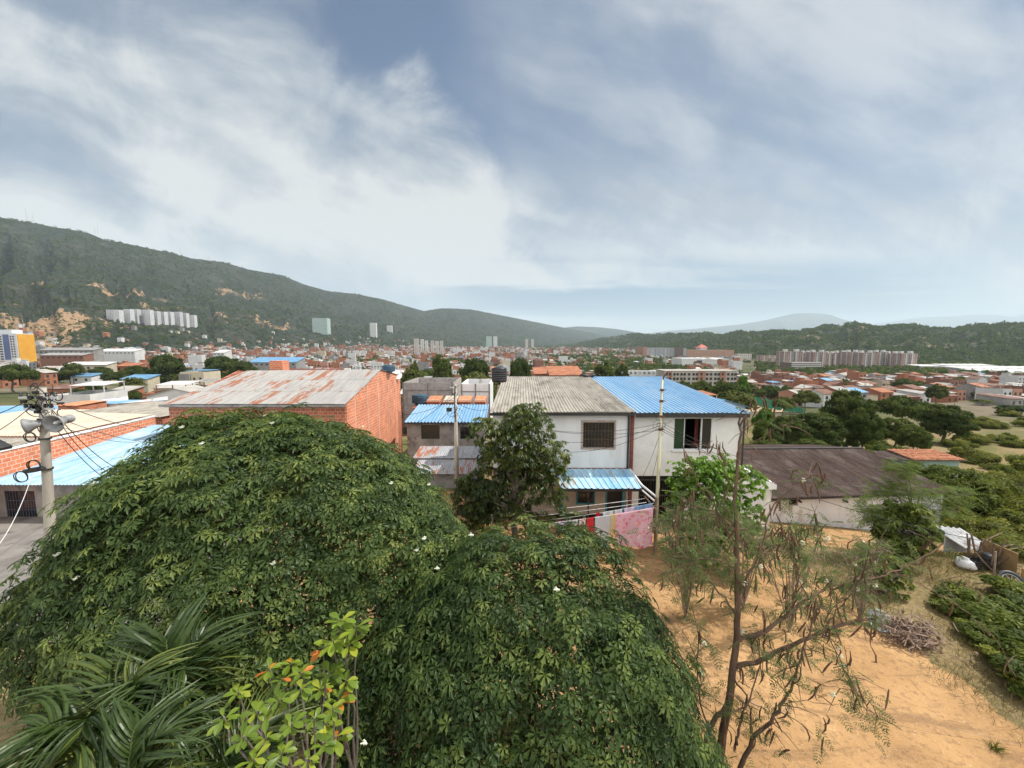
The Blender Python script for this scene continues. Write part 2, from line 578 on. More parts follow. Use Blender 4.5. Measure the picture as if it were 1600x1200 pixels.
m_bark = noisy('brown_bark', (0.10, 0.062, 0.042), (0.21, 0.135, 0.09), 6.0, 0.9, 0.6, stretch=(1, 1, 0.3), c3=(0.09, 0.06, 0.045))
m_barkg = noisy('grey_bark', (0.10, 0.085, 0.07), (0.19, 0.165, 0.14), 6.0, 0.9, 0.6, stretch=(1, 1, 0.3))
m_wood = noisy('weathered_timber', (0.13, 0.085, 0.055), (0.24, 0.17, 0.12), 5.0, 0.85, 0.3, stretch=(1, 1, 0.25))
m_deadwood = noisy('dead_wood', (0.20, 0.14, 0.11), (0.36, 0.28, 0.22), 6.0, 0.9, 0.3)
m_fibre = sheetmat('weathered_fibre_cement', (0.25, 0.23, 0.20), (0.38, 0.35, 0.30), dirt=(0.10, 0.092, 0.08), dirt_amt=0.75, rough=0.9, spec=0.15)
m_fibre_old = sheetmat('dark_weathered_fibre_cement', (0.052, 0.036, 0.031), (0.108, 0.078, 0.068), dirt=(0.22, 0.18, 0.16), dirt_amt=0.5, rough=0.95, spec=0.1)
m_bluesheet = sheetmat('blue_metal_sheet', (0.14, 0.29, 0.47), (0.19, 0.36, 0.55), dirt=(0.20, 0.31, 0.44), dirt_amt=0.6, rust1=(.26, .38, .50), rust2=(.20, .34, .50), rust=.30, rough=0.45, spec=0.45)
m_bluefade = sheetmat('faded_blue_metal_sheet', (0.18, 0.33, 0.46), (0.38, 0.52, 0.62), dirt=(0.50, 0.58, 0.62), dirt_amt=0.6, rough=0.5)
m_bluewet = sheetmat('scuffed_blue_metal_sheet', (0.17, 0.38, 0.58), (0.45, 0.66, 0.80), dirt=(0.60, 0.68, 0.72), rust1=(.40, .34, .28), rust2=(.30, .30, .30), rust=.12, dirt_amt=0.7, rough=0.45, streak=9)
m_zincrust = sheetmat('rusted_zinc_sheet', (0.24, 0.235, 0.225), (0.35, 0.335, 0.315), rust1=(0.33, 0.14, 0.08), rust2=(0.19, 0.085, 0.055), rust=0.26, rough=0.5, metal=0.0, dirt=(0.36, 0.33, 0.31), dirt_amt=0.4)
m_zinc = sheetmat('grey_zinc_sheet', (0.25, 0.26, 0.28), (0.38, 0.39, 0.40), rust1=(0.40, 0.15, 0.075), rust2=(0.22, 0.085, 0.05), rust=0.20, rough=0.6, dirt=(0.2, 0.19, 0.19), dirt_amt=0.5)
m_cream = sheetmat('cream_roof_sheet', (0.44, 0.38, 0.30), (0.55, 0.49, 0.39), dirt=(0.28, 0.24, 0.19), dirt_amt=0.45, rough=0.8)
m_rust = noisy('rusty_iron', (0.10, 0.045, 0.03), (0.20, 0.08, 0.045), 5, 0.85, 0.3)


def roof_sheet(name, a, b, c, d, m, par=None, pitch=0.177, amp=0.022, kind='wave', rows=8, sheet_w=0.95, sheet_l=2.6, seed=1, sag=0.0, thick=0.012, label=None):
    """profiled sheet on the quad a-b (eave, left to right) c-d (ridge, right to left)"""
    a, b, c, d = (np.array(q, float) for q in (a, b, c, d))
    wdt = np.linalg.norm(b - a); lng = np.linalg.norm(d - a)
    r = np.random.default_rng(seed)
    if kind == 'wave':
        n = int(wdt / pitch * 6) + 1
        s = np.linspace(0, 1, n)
        h = amp * np.sin(2 * np.pi * s * wdt / pitch)
    else:                                  # 'rib': flat pan with raised ribs
        nb = max(1, int(round(wdt / pitch)))
        s = [];
        h = []
        for i in range(nb):
            for f, hh in ((0, 0), (0.62, 0), (0.72, amp), (0.90, amp), (0.995, 0)):
                s.append((i + f) / nb); h.append(hh)
        s.append(1.0); h.append(0)
        s = np.array(s); h = np.array(h)
        n = len(s)
    rowsN = max(2, int(lng / sheet_l) * 2 + 2)
    L = max(1, int(round(lng / sheet_l)))
    t = []; step = []
    for i in range(L):                      # each course laps over the one below
        t += [i / L + (0.0015 if i else 0), (i + 0.5) / L, (i + 1) / L]
        step += [0.0 + 0.018, 0.010, 0.0]
    t = np.array(t); step = np.array(step)
    nr = len(t)
    S, Tt = np.meshgrid(s, t)
    P = (a * (1 - S[..., None]) + b * S[..., None]) * (1 - Tt[..., None]) + (d * (1 - S[..., None]) + c * S[..., None]) * Tt[..., None]
    nv = np.cross(b - a, d - a); nv /= np.linalg.norm(nv)
    if nv[2] < 0: nv = -nv
    hh = np.repeat(h[None, :], nr, 0) + step[:, None] + (vn(S * wdt / 1.1, Tt * lng / 1.7, seed) - 0.5) * 0.02
    P = P + nv * hh[..., None]
    P[..., 2] -= sag * np.sin(np.pi * Tt) * (0.5 + 0.5 * vn(S * wdt / 2.5, Tt * 0, seed + 3))
    ru = np.zeros((nr, n))
    ns = int(wdt / sheet_w) + 1
    rr = r.random((L, ns + 1)) ** 1.1
    row_id = np.repeat(np.arange(L), 3)
    ru = rr[row_id][:, np.minimum((s * wdt / sheet_w).astype(int), ns)]
    V = P.reshape(-1, 3)
    f = grid_faces(nr, n)
    keep = np.ones(len(f), bool)
    V2 = V - nv * thick
    V = np.vstack([V, V2])
    o = nr * n
    f2 = f[:, ::-1] + o
    e = []
    for j in range(n - 1): e.append((j + 1, j, j + o, j + 1 + o))
    k0 = (nr - 1) * n
    for j in range(n - 1): e.append((k0 + j, k0 + j + 1, k0 + j + 1 + o, k0 + j + o))
    for i in range(nr - 1):
        e.append((i * n, (i + 1) * n, (i + 1) * n + o, i * n + o)); q = i * n + n - 1
        e.append((q + n, q, q + o, q + n + o))
    ff = np.vstack([f, f2, np.array(e)])
    ob = np_mesh(name, V, ff, m, par, attrs={'rust': np.concatenate([ru.ravel(), ru.ravel()])})
    if label: ob['label'] = label
    return ob
# ------------------------------------------------------------------ terrain
_Yk = np.array([0, 17, 20, 26, 40, 100, 200, 400, 700, 1500, 4000, 60000.0])
_Lk = np.array([-9.2, -9.2, -9.3, -9.9, -11.5, -16.5, -20, -23, -20, -10, -6, -6])
_Mk = np.array([-9.2, -9.2, -9.3, -10.2, -13, -20, -28, -34, -33, -24, -9, -9])
_Rk = np.array([-9.2, -9.9, -11.4, -13.4, -15.0, -20, -28, -36, -38, -38, -38, -38])


def ground_h(X, Y):
    X = np.asarray(X, float); Y = np.asarray(Y, float)
    Yc = np.maximum(Y, 0.01)
    w = np.clip(X / np.maximum(1.33 * Yc, 8.0), -1, 1)
    l, m_, r = (np.interp(Yc, _Yk, k) for k in (_Lk, _Mk, _Rk))
    z = np.where(w < 0, m_ + (l - m_) * (-w), m_ + (r - m_) * w)
    z = z + (fbm(X * 0.35, Y * 0.35, 3, 4) - 0.5) * 0.16
    z = z + (fbm(X * 0.02, Y * 0.02, 5, 3) - 0.5) * 6.0 * sstep(Y, 60, 250)
    return z + H


def on_ground(px, py):
    """world point where the sight line of a photo pixel meets the ground"""
    Ys = np.exp(np.linspace(math.log(3), math.log(20000), 3000))
    u = (px - 800) / F
    t = Ys / (CT + (600 - py) / F * ST)
    Z = H + SZ(py) * Ys
    g = ground_h(u * t, Ys)
    i = int(np.argmax(Z <= g))
    return Vector((u * t[i], Ys[i], g[i]))


# ground sheet: polar grid round the viewer, one sheet to the horizon
def make_ground():
    na = 760
    ang = np.radians(np.linspace(-112, 112, na))
    r = np.concatenate([[0.02], np.exp(np.linspace(math.log(1.5), math.log(30000), 300))])
    A, R = np.meshgrid(ang, r)
    X = R * np.sin(A); Y = R * np.cos(A) - 6.0
    Z = ground_h(X, Y)
    V = np.stack([X, Y, Z], -1).reshape(-1, 3)
    x = V[:, 0]; y = V[:, 1]
    wob = (fbm(x * 0.5, y * 0.5, 21, 4) - 0.5) * 5
    dirt = sstep(13.2 + wob * 0.55 - x, -0.5, 1.2) * sstep(x + 12 + wob * 0.5, 0, 2) * sstep(27 + wob * 0.3 - y, 0, 2.0)
    dirt2 = sstep(24.3 - y, 0, 1.0) * sstep(y, 18.0, 19.5) * sstep(26 - x + wob, 0, 3) * sstep(x, 5, 9)
    dirt = np.maximum(dirt, dirt2)
    dry = sstep(fbm(x * 0.12, y * 0.12, 8, 5), 0.42, 0.62) * (1 - dirt)
    dry = np.maximum(dry, sstep(22.5 - y, 0, 2) * sstep(x, 8, 12) * (1 - dirt) * (.55 + .6 * fbm(x * .9, y * .9, 14, 3)))
    litter = sstep(fbm(x * .8, y * .8, 33, 4), .28, .50) * sstep(6.2 + wob * .3 - x, 0, 2.5) * sstep(17 - y, 0, 3)
    town = sstep(y, 60, 130)
    m, b, p = newmat('yard_earth_and_valley_ground', 0.95, 0.1)
    t = b.n('ShaderNodeTexCoord').outputs['Object']
    ad = b.n('ShaderNodeAttribute', attribute_name='dirt').outputs['Fac']
    ar = b.n('ShaderNodeAttribute', attribute_name='dry').outputs['Fac']
    at = b.n('ShaderNodeAttribute', attribute_name='town').outputs['Fac']
    n1 = b.noise(t, 0.45, 8, 0.62); n2 = b.noise(t, 6.0, 6, 0.65); n3 = b.noise(t, 28.0, 6, 0.75)
    nst = b.noise(b.mapping(t, (0.5, 2.2, 1), (0, 0, 0), (0, 0, 0.5)), 0.9, 7, 0.65, 0.6)
    earth = b.mix(b.lin(n1, 0.33, 0.66), (0.34, 0.195, 0.085), (0.50, 0.305, 0.145))
    earth = b.mix(b.m('MULTIPLY', b.ss(nst, 0.48, 0.62), 0.8), earth, (0.27, 0.16, 0.08))
    earth = b.mix(b.m('MULTIPLY', b.ss(n2, 0.50, 0.66), 0.6), earth, (0.20, 0.12, 0.066))
    earth = b.mix(b.m('MULTIPLY', b.ss(n3, 0.56, 0.66), 0.7), earth, (0.60, 0.42, 0.24))
    al_ = b.n('ShaderNodeAttribute', attribute_name='litter').outputs['Fac']
    nl = b.noise(t, 14.0, 6, 0.7)
    earth = b.mix(b.m('MULTIPLY', al_, b.ss(nl, 0.45, 0.56)), earth, b.mix(n3, (0.15, 0.095, 0.055), (0.30, 0.21, 0.13)))
    nsp = b.n('ShaderNodeTexVoronoi'); b.set(nsp.inputs['Vector'], t); nsp.inputs['Scale'].default_value = 5.0
    earth = b.mix(b.m('MULTIPLY', b.ss(nsp.outputs['Distance'], 0.10, 0.06), b.ss(n1, 0.42, 0.55)), earth, (0.60, 0.50, 0.38))
    grass = b.mix(b.lin(n2, 0.35, 0.65), (0.08, 0.09, 0.028), (0.17, 0.15, 0.058))
    drygr = b.mix(b.lin(n2, 0.35, 0.65), (0.19, 0.135, 0.07), (0.33, 0.24, 0.13))
    veg = b.mix(b.m('MULTIPLY', ar, 0.8), grass, drygr)
    near = b.mix(b.ss(b.m('ADD', ad, b.m('MULTIPLY', b.m('SUBTRACT', n2, 0.5), 0.8)), 0.38, 0.62), veg, earth)
    n4 = b.noise(t, 0.02, 8, 0.7); n5 = b.noise(t, 0.11, 5, 0.65)
    tw = b.mix(b.lin(n5, 0.36, 0.64), (0.045, 0.055, 0.022), (0.10, 0.105, 0.045))
    tw = b.mix(b.ss(n4, 0.48, 0.60), tw, (0.17, 0.14, 0.10))
    b.set(p.inputs['Base Color'], b.mix(at, near, tw))
    bumpit(b, p, b.m('ADD', b.m('MULTIPLY', n2, 0.7), b.m('MULTIPLY', n3, 0.4)), 0.9, 0.06)
    o = np_mesh('ground', V, grid_faces(len(r), na), m, attrs={'dirt': dirt, 'dry': dry, 'town': town, 'litter': litter}, origin=(0, 0, 0), smooth=True)
    tag(o, kind='structure')


make_ground()


def hillmat(name, g1, g2, g3, soil, sc, tan=0.5, tree=0.5):
    m, b, p = newmat(name, 0.95, 0.05)
    t = b.n('ShaderNodeTexCoord').outputs['Object']
    at = b.n('ShaderNodeAttribute', attribute_name='soil').outputs['Fac']
    gl = b.n('ShaderNodeAttribute', attribute_name='gully').outputs['Fac']
    n1 = b.noise(t, 0.004 * sc, 8, 0.65); n2 = b.noise(t, 0.02 * sc, 7, 0.68); n3 = b.noise(t, 0.075 * sc, 5, 0.6)
    col = b.mix(b.lin(n1, 0.38, 0.62), g1, g2)
    col = b.mix(b.ss(n2, 0.50, 0.64), col, g3)
    col = b.mix(b.m('MULTIPLY', b.ss(gl, 0.5, 0.8), 0.55), col, [q * 0.55 for q in g1])
    col = b.mix(b.m('MULTIPLY', b.ss(n3, 0.50, 0.60), tree), col, [q * 0.5 for q in g1])
    ns = b.m('ADD', b.m('MULTIPLY', n2, 0.5), b.m('MULTIPLY', n3, 0.5))
    sf = b.ss(b.m('ADD', at, b.m('MULTIPLY', b.m('SUBTRACT', ns, 0.5), 3.2)), 0.52, 0.78)
    sc2 = b.mix(b.lin(n3, 0.35, 0.65), soil, [min(1, q * 1.45) for q in soil])
    col = b.mix(b.m('MULTIPLY', sf, tan), col, sc2)
    b.set(p.inputs['Base Color'], col)
    bumpit(b, p, b.m('ADD', n2, b.m('MULTIPLY', n3, 0.6)), 1.0, 9.0 / sc)
    return m


def sil(pts):
    a = np.array(pts, float)
    return lambda x: np.interp(x, a[:, 0], a[:, 1])


def ridge_mesh(name, crest, yb, yr, pxr, npx, ns, seed, m, spur=0.16, spw=26.0, rough=1.0, power=1.35, soil=None, back=0.25, bumps=4.0, base=None):
    """a long ridge: crest(px) gives the skyline, yb / yr the distance of its foot and of its crest"""
    px = np.linspace(pxr[0], pxr[1], npx)
    s = np.concatenate([np.linspace(-0.06, 1.0, ns), 1 + np.linspace(0.02, 1, 14) * back * 1.0])
    PX, S = np.meshgrid(px, s)
    u = (PX - 800) / F
    Yb = yb(PX); Yr = yr(PX)
    Yv = Yb + (Yr - Yb) * S
    py = crest(PX)
    v = (600 - py) / F
    slope = (v * CT - ST) / (CT + v * ST)
    Zr = slope * Yr
    X = u * Yv / CT
    Zb = ground_h(X, Yb) - H - 2.0 if base is None else np.full_like(PX, base)
    sc = np.clip(S, 0, 1)
    prof = sc ** power
    rel = np.maximum(Zr - Zb, 5.0)
    # spurs run down the slope, gullies between them
    q = PX / spw + (fbm(S * 3.0 + 5, PX / 60.0, seed + 4, 3) - 0.5) * 1.6
    sp = ridged(q, S * 1.7, seed, 4, 0.55)
    det = fbm(X / 90.0, Yv / 90.0, seed + 9, 5, 0.6) - 0.5
    env = np.sin(np.pi * np.clip(sc, 0, 1)) ** 0.8
    Z = Zb + rel * prof + rel * spur * (sp - 0.62) * env * 1.6 + rough * det * np.minimum(rel * 0.10, 40) * env
    Z = Z + bumps * (fbm(X / 22.0, Yv / 22.0, seed + 2, 3) - 0.5) * sc
    over = np.clip(S - 1, 0, None) / max(back, 1e-3)
    Z = np.where(S > 1, Z - rel * 0.8 * over ** 1.3, Z)
    Z = np.where(S < 0, Zb + S * 600, Z)
    so = np.zeros_like(PX)
    if soil:
        for (cx, cs, wx, ws, am) in soil:
            so = so + am * np.exp(-((PX - cx) / wx) ** 2 - ((S - cs) / ws) ** 2)
        so = so * (0.35 + 1.3 * ridged(PX / 9.0, S * 9, seed + 31, 3))
    V = np.stack([X, Yv, Z + H], -1).reshape(-1, 3)
    o = np_mesh(name, V, grid_faces(len(s), npx), m, attrs={'soil': so.ravel(), 'gully': (1 - sp).ravel()}, origin=(0, float(Yb.mean()), H - 30), smooth=True)
    tag(o, kind='structure')
    return o, (px, s, X, Yv, Z + H)


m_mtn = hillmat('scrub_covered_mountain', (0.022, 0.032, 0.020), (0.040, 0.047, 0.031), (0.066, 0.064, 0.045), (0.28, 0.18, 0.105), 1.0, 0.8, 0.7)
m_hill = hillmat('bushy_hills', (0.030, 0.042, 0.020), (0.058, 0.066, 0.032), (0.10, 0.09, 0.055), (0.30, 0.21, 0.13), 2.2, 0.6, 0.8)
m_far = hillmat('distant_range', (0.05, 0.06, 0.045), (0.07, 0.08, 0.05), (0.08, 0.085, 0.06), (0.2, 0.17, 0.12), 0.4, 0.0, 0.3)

crestL = sil([(-700, 250), (-350, 285), (-150, 310), (0, 335), (30, 339), (60, 345), (115, 355), (150, 361), (165, 365), (185, 374), (240, 385), (262, 391), (280, 393), (310, 403), (365, 410), (400, 421), (450, 430), (485, 445), (520, 455), (560, 459), (600, 467), (640, 479), (665, 486), (690, 482), (715, 482), (740, 484), (760, 488), (800, 496), (840, 504), (880, 512), (920, 519), (960, 527), (1000, 536)])
ybL = sil([(-700, 380), (0, 520), (200, 640), (400, 1000), (600, 1700), (800, 3000), (1000, 5200)])
yrL = sil([(-700, 1100), (0, 1800), (200, 2150), (400, 2600), (600, 3700), (800, 5200), (1000, 8500)])
mtn, MG = ridge_mesh('mountain', crestL, ybL, yrL, (-700, 1000), 1300, 150, 41, m_mtn, spur=0.13, spw=66.0, power=1.25,
    soil=[(75, 0.15, 70, 0.07, 1.15), (200, 0.38, 60, 0.022, 0.8), (260, 0.30, 45, 0.02, 0.6), (350, 0.27, 30, 0.02, 0.45), (430, 0.27, 34, 0.035, 0.8), (380, 0.62, 60, 0.06, 0.55), (200, 0.16, 60, 0.03, 0.4), (80, 0.45, 50, 0.04, 0.45), (620, 0.45, 30, 0.06, 0.4), (320, 0.22, 60, 0.02, 0.35)])
crestM = sil([(760, 540), (840, 522), (870, 513), (900, 510), (930, 511), (960, 514), (985, 518), (1020, 524), (1080, 532), (1140, 540)])
ridge_mesh('mountain', crestM, lambda x: 6500 + 0 * x, lambda x: 9500 + 0 * x, (740, 1150), 240, 40, 77, m_mtn, spur=0.14, spw=30, power=1.1, base=-36.0, soil=[(900, 0.75, 40, 0.1, 0.5)])
crestR = sil([(780, 546), (860, 541), (900, 537), (935, 530), (960, 526), (990, 522), (1015, 524), (1040, 521), (1075, 523), (1100, 521), (1130, 524), (1150, 519), (1175, 521), (1200, 517), (1240, 519), (1270, 513), (1290, 508), (1305, 510), (1320, 505), (1345, 508), (1365, 512), (1390, 510), (1420, 509), (1445, 513), (1480, 513), (1515, 508), (1535, 507), (1560, 505), (1600, 507), (1700, 503), (1900, 500), (2300, 480)])
ybR = sil([(780, 3600), (950, 2300), (1050, 1500), (1150, 1000), (1300, 830), (1600, 700), (2300, 600)])
yrR = sil([(780, 4600), (950, 3300), (1050, 2500), (1150, 1900), (1300, 1600), (1600, 1400), (2300, 1200)])
hills, HG = ridge_mesh('hills', crestR, ybR, yrR, (780, 2300), 1100, 90, 57, m_hill, spur=0.32, spw=42.0, power=0.95, bumps=9.0, rough=2.2,
    soil=[(1250, 0.5, 60, 0.3, 0.55), (1450, 0.3, 60, 0.2, 0.5), (1570, 0.18, 40, 0.12, 0.7), (1340, 0.6, 30, 0.2, 0.4)])
crestF = sil([(900, 530), (1000, 522), (1040, 517), (1080, 514), (1110, 511), (1150, 507), (1175, 503), (1195, 499), (1215, 494), (1232, 490), (1250, 489), (1275, 490), (1290, 492), (1305, 498), (1325, 503), (1345, 508), (1380, 512), (1450, 520), (1500, 530)])
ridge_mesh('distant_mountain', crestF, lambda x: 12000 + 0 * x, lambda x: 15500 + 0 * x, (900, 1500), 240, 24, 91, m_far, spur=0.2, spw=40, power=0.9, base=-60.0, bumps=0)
crestG = sil([(1250, 530), (1330, 510), (1380, 503), (1420, 497), (1450, 495), (1480, 494), (1520, 491), (1545, 492), (1570, 495), (1585, 491), (1610, 487), (1660, 484), (1800, 495), (2000, 500)])
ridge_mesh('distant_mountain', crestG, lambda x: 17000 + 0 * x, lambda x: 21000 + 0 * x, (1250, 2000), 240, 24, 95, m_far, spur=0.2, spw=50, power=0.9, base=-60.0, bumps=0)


def grid_height(G, X, Y):
    """height of a ridge mesh at world X,Y (bilinear by lookup)"""
    px, s, GX, GY, GZ = G
    p = 800 + F * X * CT / Y
    j = int(np.clip(np.searchsorted(px, p), 1, len(px) - 1))
    col = GY[:, j]
    if Y < col[0] or Y > col[-1] or p < px[0] or p > px[-1]: return -1e9
    return float(np.interp(Y, col, GZ[:, j]))


def surf(X, Y):
    z = float(ground_h(X, Y))
    return max(z, grid_height(MG, X, Y), grid_height(HG, X, Y))


def hit(px, py, y0=30.0, y1=8000.0):
    """first world point on any terrain along a photo sight line"""
    s = SZ(py); v = (600 - py) / F
    Y = y0
    while Y < y1:
        X = (px - 800) / F * Y / (CT + v * ST)
        g = surf(X, Y)
        if H + s * Y <= g:
            return Vector((X, Y, g))
        Y *= 1.006
    return None
# ------------------------------------------------------------------ near buildings
def wz(py, Y):
    return H + SZ(py) * Y


def rectpx(p0x, p0y, p1x, p1y, Y):
    a = U(p0x, (p0y + p1y) / 2, Y); b = U(p1x, (p0y + p1y) / 2, Y)
    c = U((p0x + p1x) / 2, p0y, Y); d = U((p0x + p1x) / 2, p1y, Y)
    return a.x, b.x, d.z, c.z


def front_wall(mb, x0, x1, z0, z1, Y, thick, holes, mi=0):
    """wall slab with its face at Y, real openings (x0,x1,z0,z1) cut as boxes between"""
    holes = sorted(holes)
    xs = x0
    for (a, b, c, d) in holes:
        if a > xs: mb.box(xs, a, Y, Y + thick, z0, z1, mi)
        if c > z0: mb.box(a, b, Y, Y + thick, z0, c, mi)
        if d < z1: mb.box(a, b, Y, Y + thick, d, z1, mi)
        xs = b
    if xs < x1: mb.box(xs, x1, Y, Y + thick, z0, z1, mi)


def window(par, x0, x1, z0, z1, Y, fm, panes=2, fw=0.05, bars=0, barm=None, gm=None, open_pane=None, curtain=None, label=None):
    """a window as a part: frame ring with panes (glass) set 6 cm behind the face at Y"""
    f = MB()
    y0, y1 = Y + 0.03, Y + 0.09
    f.box(x0, x1, y0, y1, z0, z0 + fw); f.box(x0, x1, y0, y1, z1 - fw, z1)
    f.box(x0, x0 + fw, y0, y1, z0 + fw, z1 - fw); f.box(x1 - fw, x1, y0, y1, z0 + fw, z1 - fw)
    for k in range(1, panes):
        xm = x0 + (x1 - x0) * k / panes
        f.box(xm - fw / 2, xm + fw / 2, y0, y1, z0 + fw, z1 - fw)
    w = f.build('window', fm, par)
    if label: w['label'] = label
    for k in range(panes):
        if open_pane == k: continue
        a = x0 + (x1 - x0) * k / panes + fw * 0.6; b = x0 + (x1 - x0) * (k + 1) / panes - fw * 0.6
        MB().box(a, b, Y + 0.055, Y + 0.065, z0 + fw, z1 - fw).build('pane', gm or m_glass, w)
    if curtain:
        a = x0 + fw; b = x1 - fw
        c = MB()
        lo, hi = curtain[0], curtain[1]
        xa, xb = x0 + (x1 - x0) * lo, x0 + (x1 - x0) * hi
        n = 24
        vs = []
        for i in range(n + 1):
            x = xa + (xb - xa) * i / n
            yy = Y + 0.16 + 0.03 * math.sin(i * 1.9)
            vs += [(x, yy, z0 + 0.02), (x, yy, z1 - 0.02)]
        c.add(vs, [(2 * i, 2 * i + 2, 2 * i + 3, 2 * i + 1) for i in range(n)])
        c.build('curtain', curtain[2], w)
    if bars:
        g = MB()
        for k in range(bars):
            x = x0 + fw + (x1 - x0 - 2 * fw) * (k + 0.5) / bars
            g.tube([(x, Y + 0.01, z0), (x, Y + 0.01, z1)], 0.009, 5)
        for zz in (z0 + (z1 - z0) * 0.33, z0 + (z1 - z0) * 0.66):
            g.box(x0, x1, Y - 0.002, Y + 0.02, zz - 0.008, zz + 0.008)
        g.build('window_grille', barm or m_steel, w)
    return w


# ---- white house under the grey corrugated roof
YE = 20.5
ex0, ex1 = -1.05, 6.42
e_top = 5.62
up_z = U(930, 731, YE).z            # underside of the upper storey wall
E = empty('house', (2.7, YE, 0), label='white two storey house with a grey corrugated roof and a striped blue awning', cat='house')
wx0, wx1, wz0, wz1 = rectpx(908, 657, 962, 702, YE)
fw_ = 0.10
mb = MB()
hole = (wx0 + fw_, wx1 - fw_, wz0 + fw_, wz1 - fw_)
front_wall(mb, ex0, ex1, up_z, e_top, YE, 0.15, [hole])
mb.build('wall', m_white, E)
mb = MB()
mb.box(ex0, ex0 + 0.15, YE + 0.15, 31.6, -1.2, e_top, 0)
mb.box(ex1 - 0.15, ex1, YE + 0.15, 31.6, -1.2, e_top, 0)
mb.box(ex0 + 0.15, ex1 - 0.15, 31.45, 31.6, -1.2, e_top, 0)
# gable triangles up to the sloping roof
for xa in (ex0, ex1 - 0.15):
    mb.prism([(YE + 0.15, e_top), (31.6, e_top), (31.6, e_top + 0.80)], 'x', xa, xa + 0.15)
mb.box(ex0 + 0.15, ex1 - 0.15, 31.45, 31.6, e_top, e_top + 0.78)
mb.build('side_wall', m_brickb, E)
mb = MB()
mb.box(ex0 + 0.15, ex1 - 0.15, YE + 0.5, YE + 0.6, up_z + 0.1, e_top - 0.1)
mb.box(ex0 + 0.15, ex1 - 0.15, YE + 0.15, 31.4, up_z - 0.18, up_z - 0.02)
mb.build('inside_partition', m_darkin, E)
# brick surround of the upper window
mb = MB()
mb.box(wx0, wx1, YE - 0.035, YE + 0.14, wz0, wz0 + fw_); mb.box(wx0, wx1, YE - 0.035, YE + 0.14, wz1 - fw_, wz1)
mb.box(wx0, wx0 + fw_, YE - 0.035, YE + 0.14, wz0 + fw_, wz1 - fw_); mb.box(wx1 - fw_, wx1, YE - 0.035, YE + 0.14, wz0 + fw_, wz1 - fw_)
mb.build('window_surround', brickmat('pale_facing_brick', (0.34, 0.23, 0.18), (0.44, 0.31, 0.25), (0.5, 0.47, 0.43), 0.22, 0.085, 0.014), E)
m_curtain = noisy('tan_curtain', (0.25, 0.17, 0.10), (0.36, 0.26, 0.16), 8, 0.9)
window(E, wx0 + fw_, wx1 - fw_, wz0 + fw_, wz1 - fw_, YE, m_steel, 2, 0.04, bars=9, barm=noisy('brass_grille', (0.10, 0.08, 0.05), (0.18, 0.15, 0.09), 5, 0.5), curtain=(0.52, 0.97, m_curtain))
# roof, eave board
er = roof_sheet('roof', (ex0 - 0.12, 19.95, 5.72), (ex1 + 0.08, 19.95, 5.72), (ex1 + 0.08, 32.3, 6.62), (ex0 - 0.12 + 0.45, 32.3, 6.62), m_fibre, E, 0.177, 0.026, rows=6, sheet_l=1.75, seed=4)
MB().box(ex0 - 0.1, ex1 + 0.06, 20.02, 20.10, 5.52, 5.66).build('eave_board', m_steel, E)
MB().box(ex0, ex1, YE - 0.04, YE, up_z - 0.22, up_z).build('brick_band', m_brickb, E)
# downpipe column at the joint with the blue roofed house
MB().box(6.40, 6.56, YE - 0.16, YE - 0.05, -1.0, 5.5).build('corner_post', noisy('rusty_red_post', (0.14, 0.04, 0.03), (0.22, 0.07, 0.05), 3, 0.8), E)
MB().tube([(6.30, YE - 0.06, up_z), (6.30, YE - 0.06, 5.5)], 0.05, 8).build('downpipe', m_steel, E)
# awning: blue ribbed sheet on the front
ax0, ax1 = U(878, 750, 18.6).x, U(1003, 763, 18.4).x
az_b = up_z - 0.05; az_f = U(940, 764, 18.4).z
roof_sheet('awning_roof', (ax0, 18.4, az_f), (ax1, 18.4, az_f), (6.45, YE - 0.05, az_b), (ax0 - 0.5, YE - 0.05, az_b), m_bluewet, E, 0.30, 0.035, 'rib', seed=9)
mb = MB()
mb.box(ax0, ax1, 18.42, 18.48, az_f - 0.14, az_f - 0.03)
mb.box(ax1 - 0.06, ax1, 18.48, YE - 0.05, az_f - 0.14, az_f - 0.04)
mb.build('awning_beam', m_steel, E)
for px_ in (919, 998):
    x = U(px_, 790, 18.5).x
    MB().box(x - 0.03, x + 0.03, 18.44, 18.50, -0.1, az_f - 0.14).build('awning_post', m_steel, E)
# ground floor front with teal trim
gx0 = U(878, 790, YE).x
wn = rectpx(900, 762, 930, 788, YE); dr = rectpx(948, 762, 972, 815, YE); dr2 = rectpx(978, 766, 1000, 800, YE)
mb = MB()
front_wall(mb, ex0 + 0.15, ex1 - 0.15, -0.1, up_z - 0.22, YE, 0.15, [(wn[0] + .08, wn[1] - .08, wn[2] + .08, wn[3] - 0.02), (dr[0], dr[1], 0.0, dr[3] - 0.02)])
mb.build('ground_floor_wall', m_tan, E)
mb = MB()
x = gx0
MB().box(x - 0.1, x + 0.08, YE - 0.03, YE, -0.1, up_z - 0.25).build('teal_trim', m_teal, E)
MB().box(dr[0] - 0.09, dr[0], YE - 0.03, YE, 0, dr[3]).build('door_jamb', m_teal, E)
MB().box(dr[1], dr[1] + 0.14, YE - 0.03, YE, 0, dr[3]).build('door_jamb', m_teal, E)
mb.box(wn[0], wn[0] + 0.08, YE - 0.03, YE + 0.1, wn[2], wn[3]); mb.box(wn[1] - 0.08, wn[1], YE - 0.03, YE + 0.1, wn[2], wn[3])
mb.box(wn[0] + .08, wn[1] - .08, YE - 0.03, YE + 0.1, wn[2], wn[2] + 0.08)
mb.build('window_trim', m_teal, E)
window(E, wn[0] + .08, wn[1] - .08, wn[2] + .08, wn[3] - 0.02, YE, m_steel, 2, 0.03, bars=5)
g = MB()
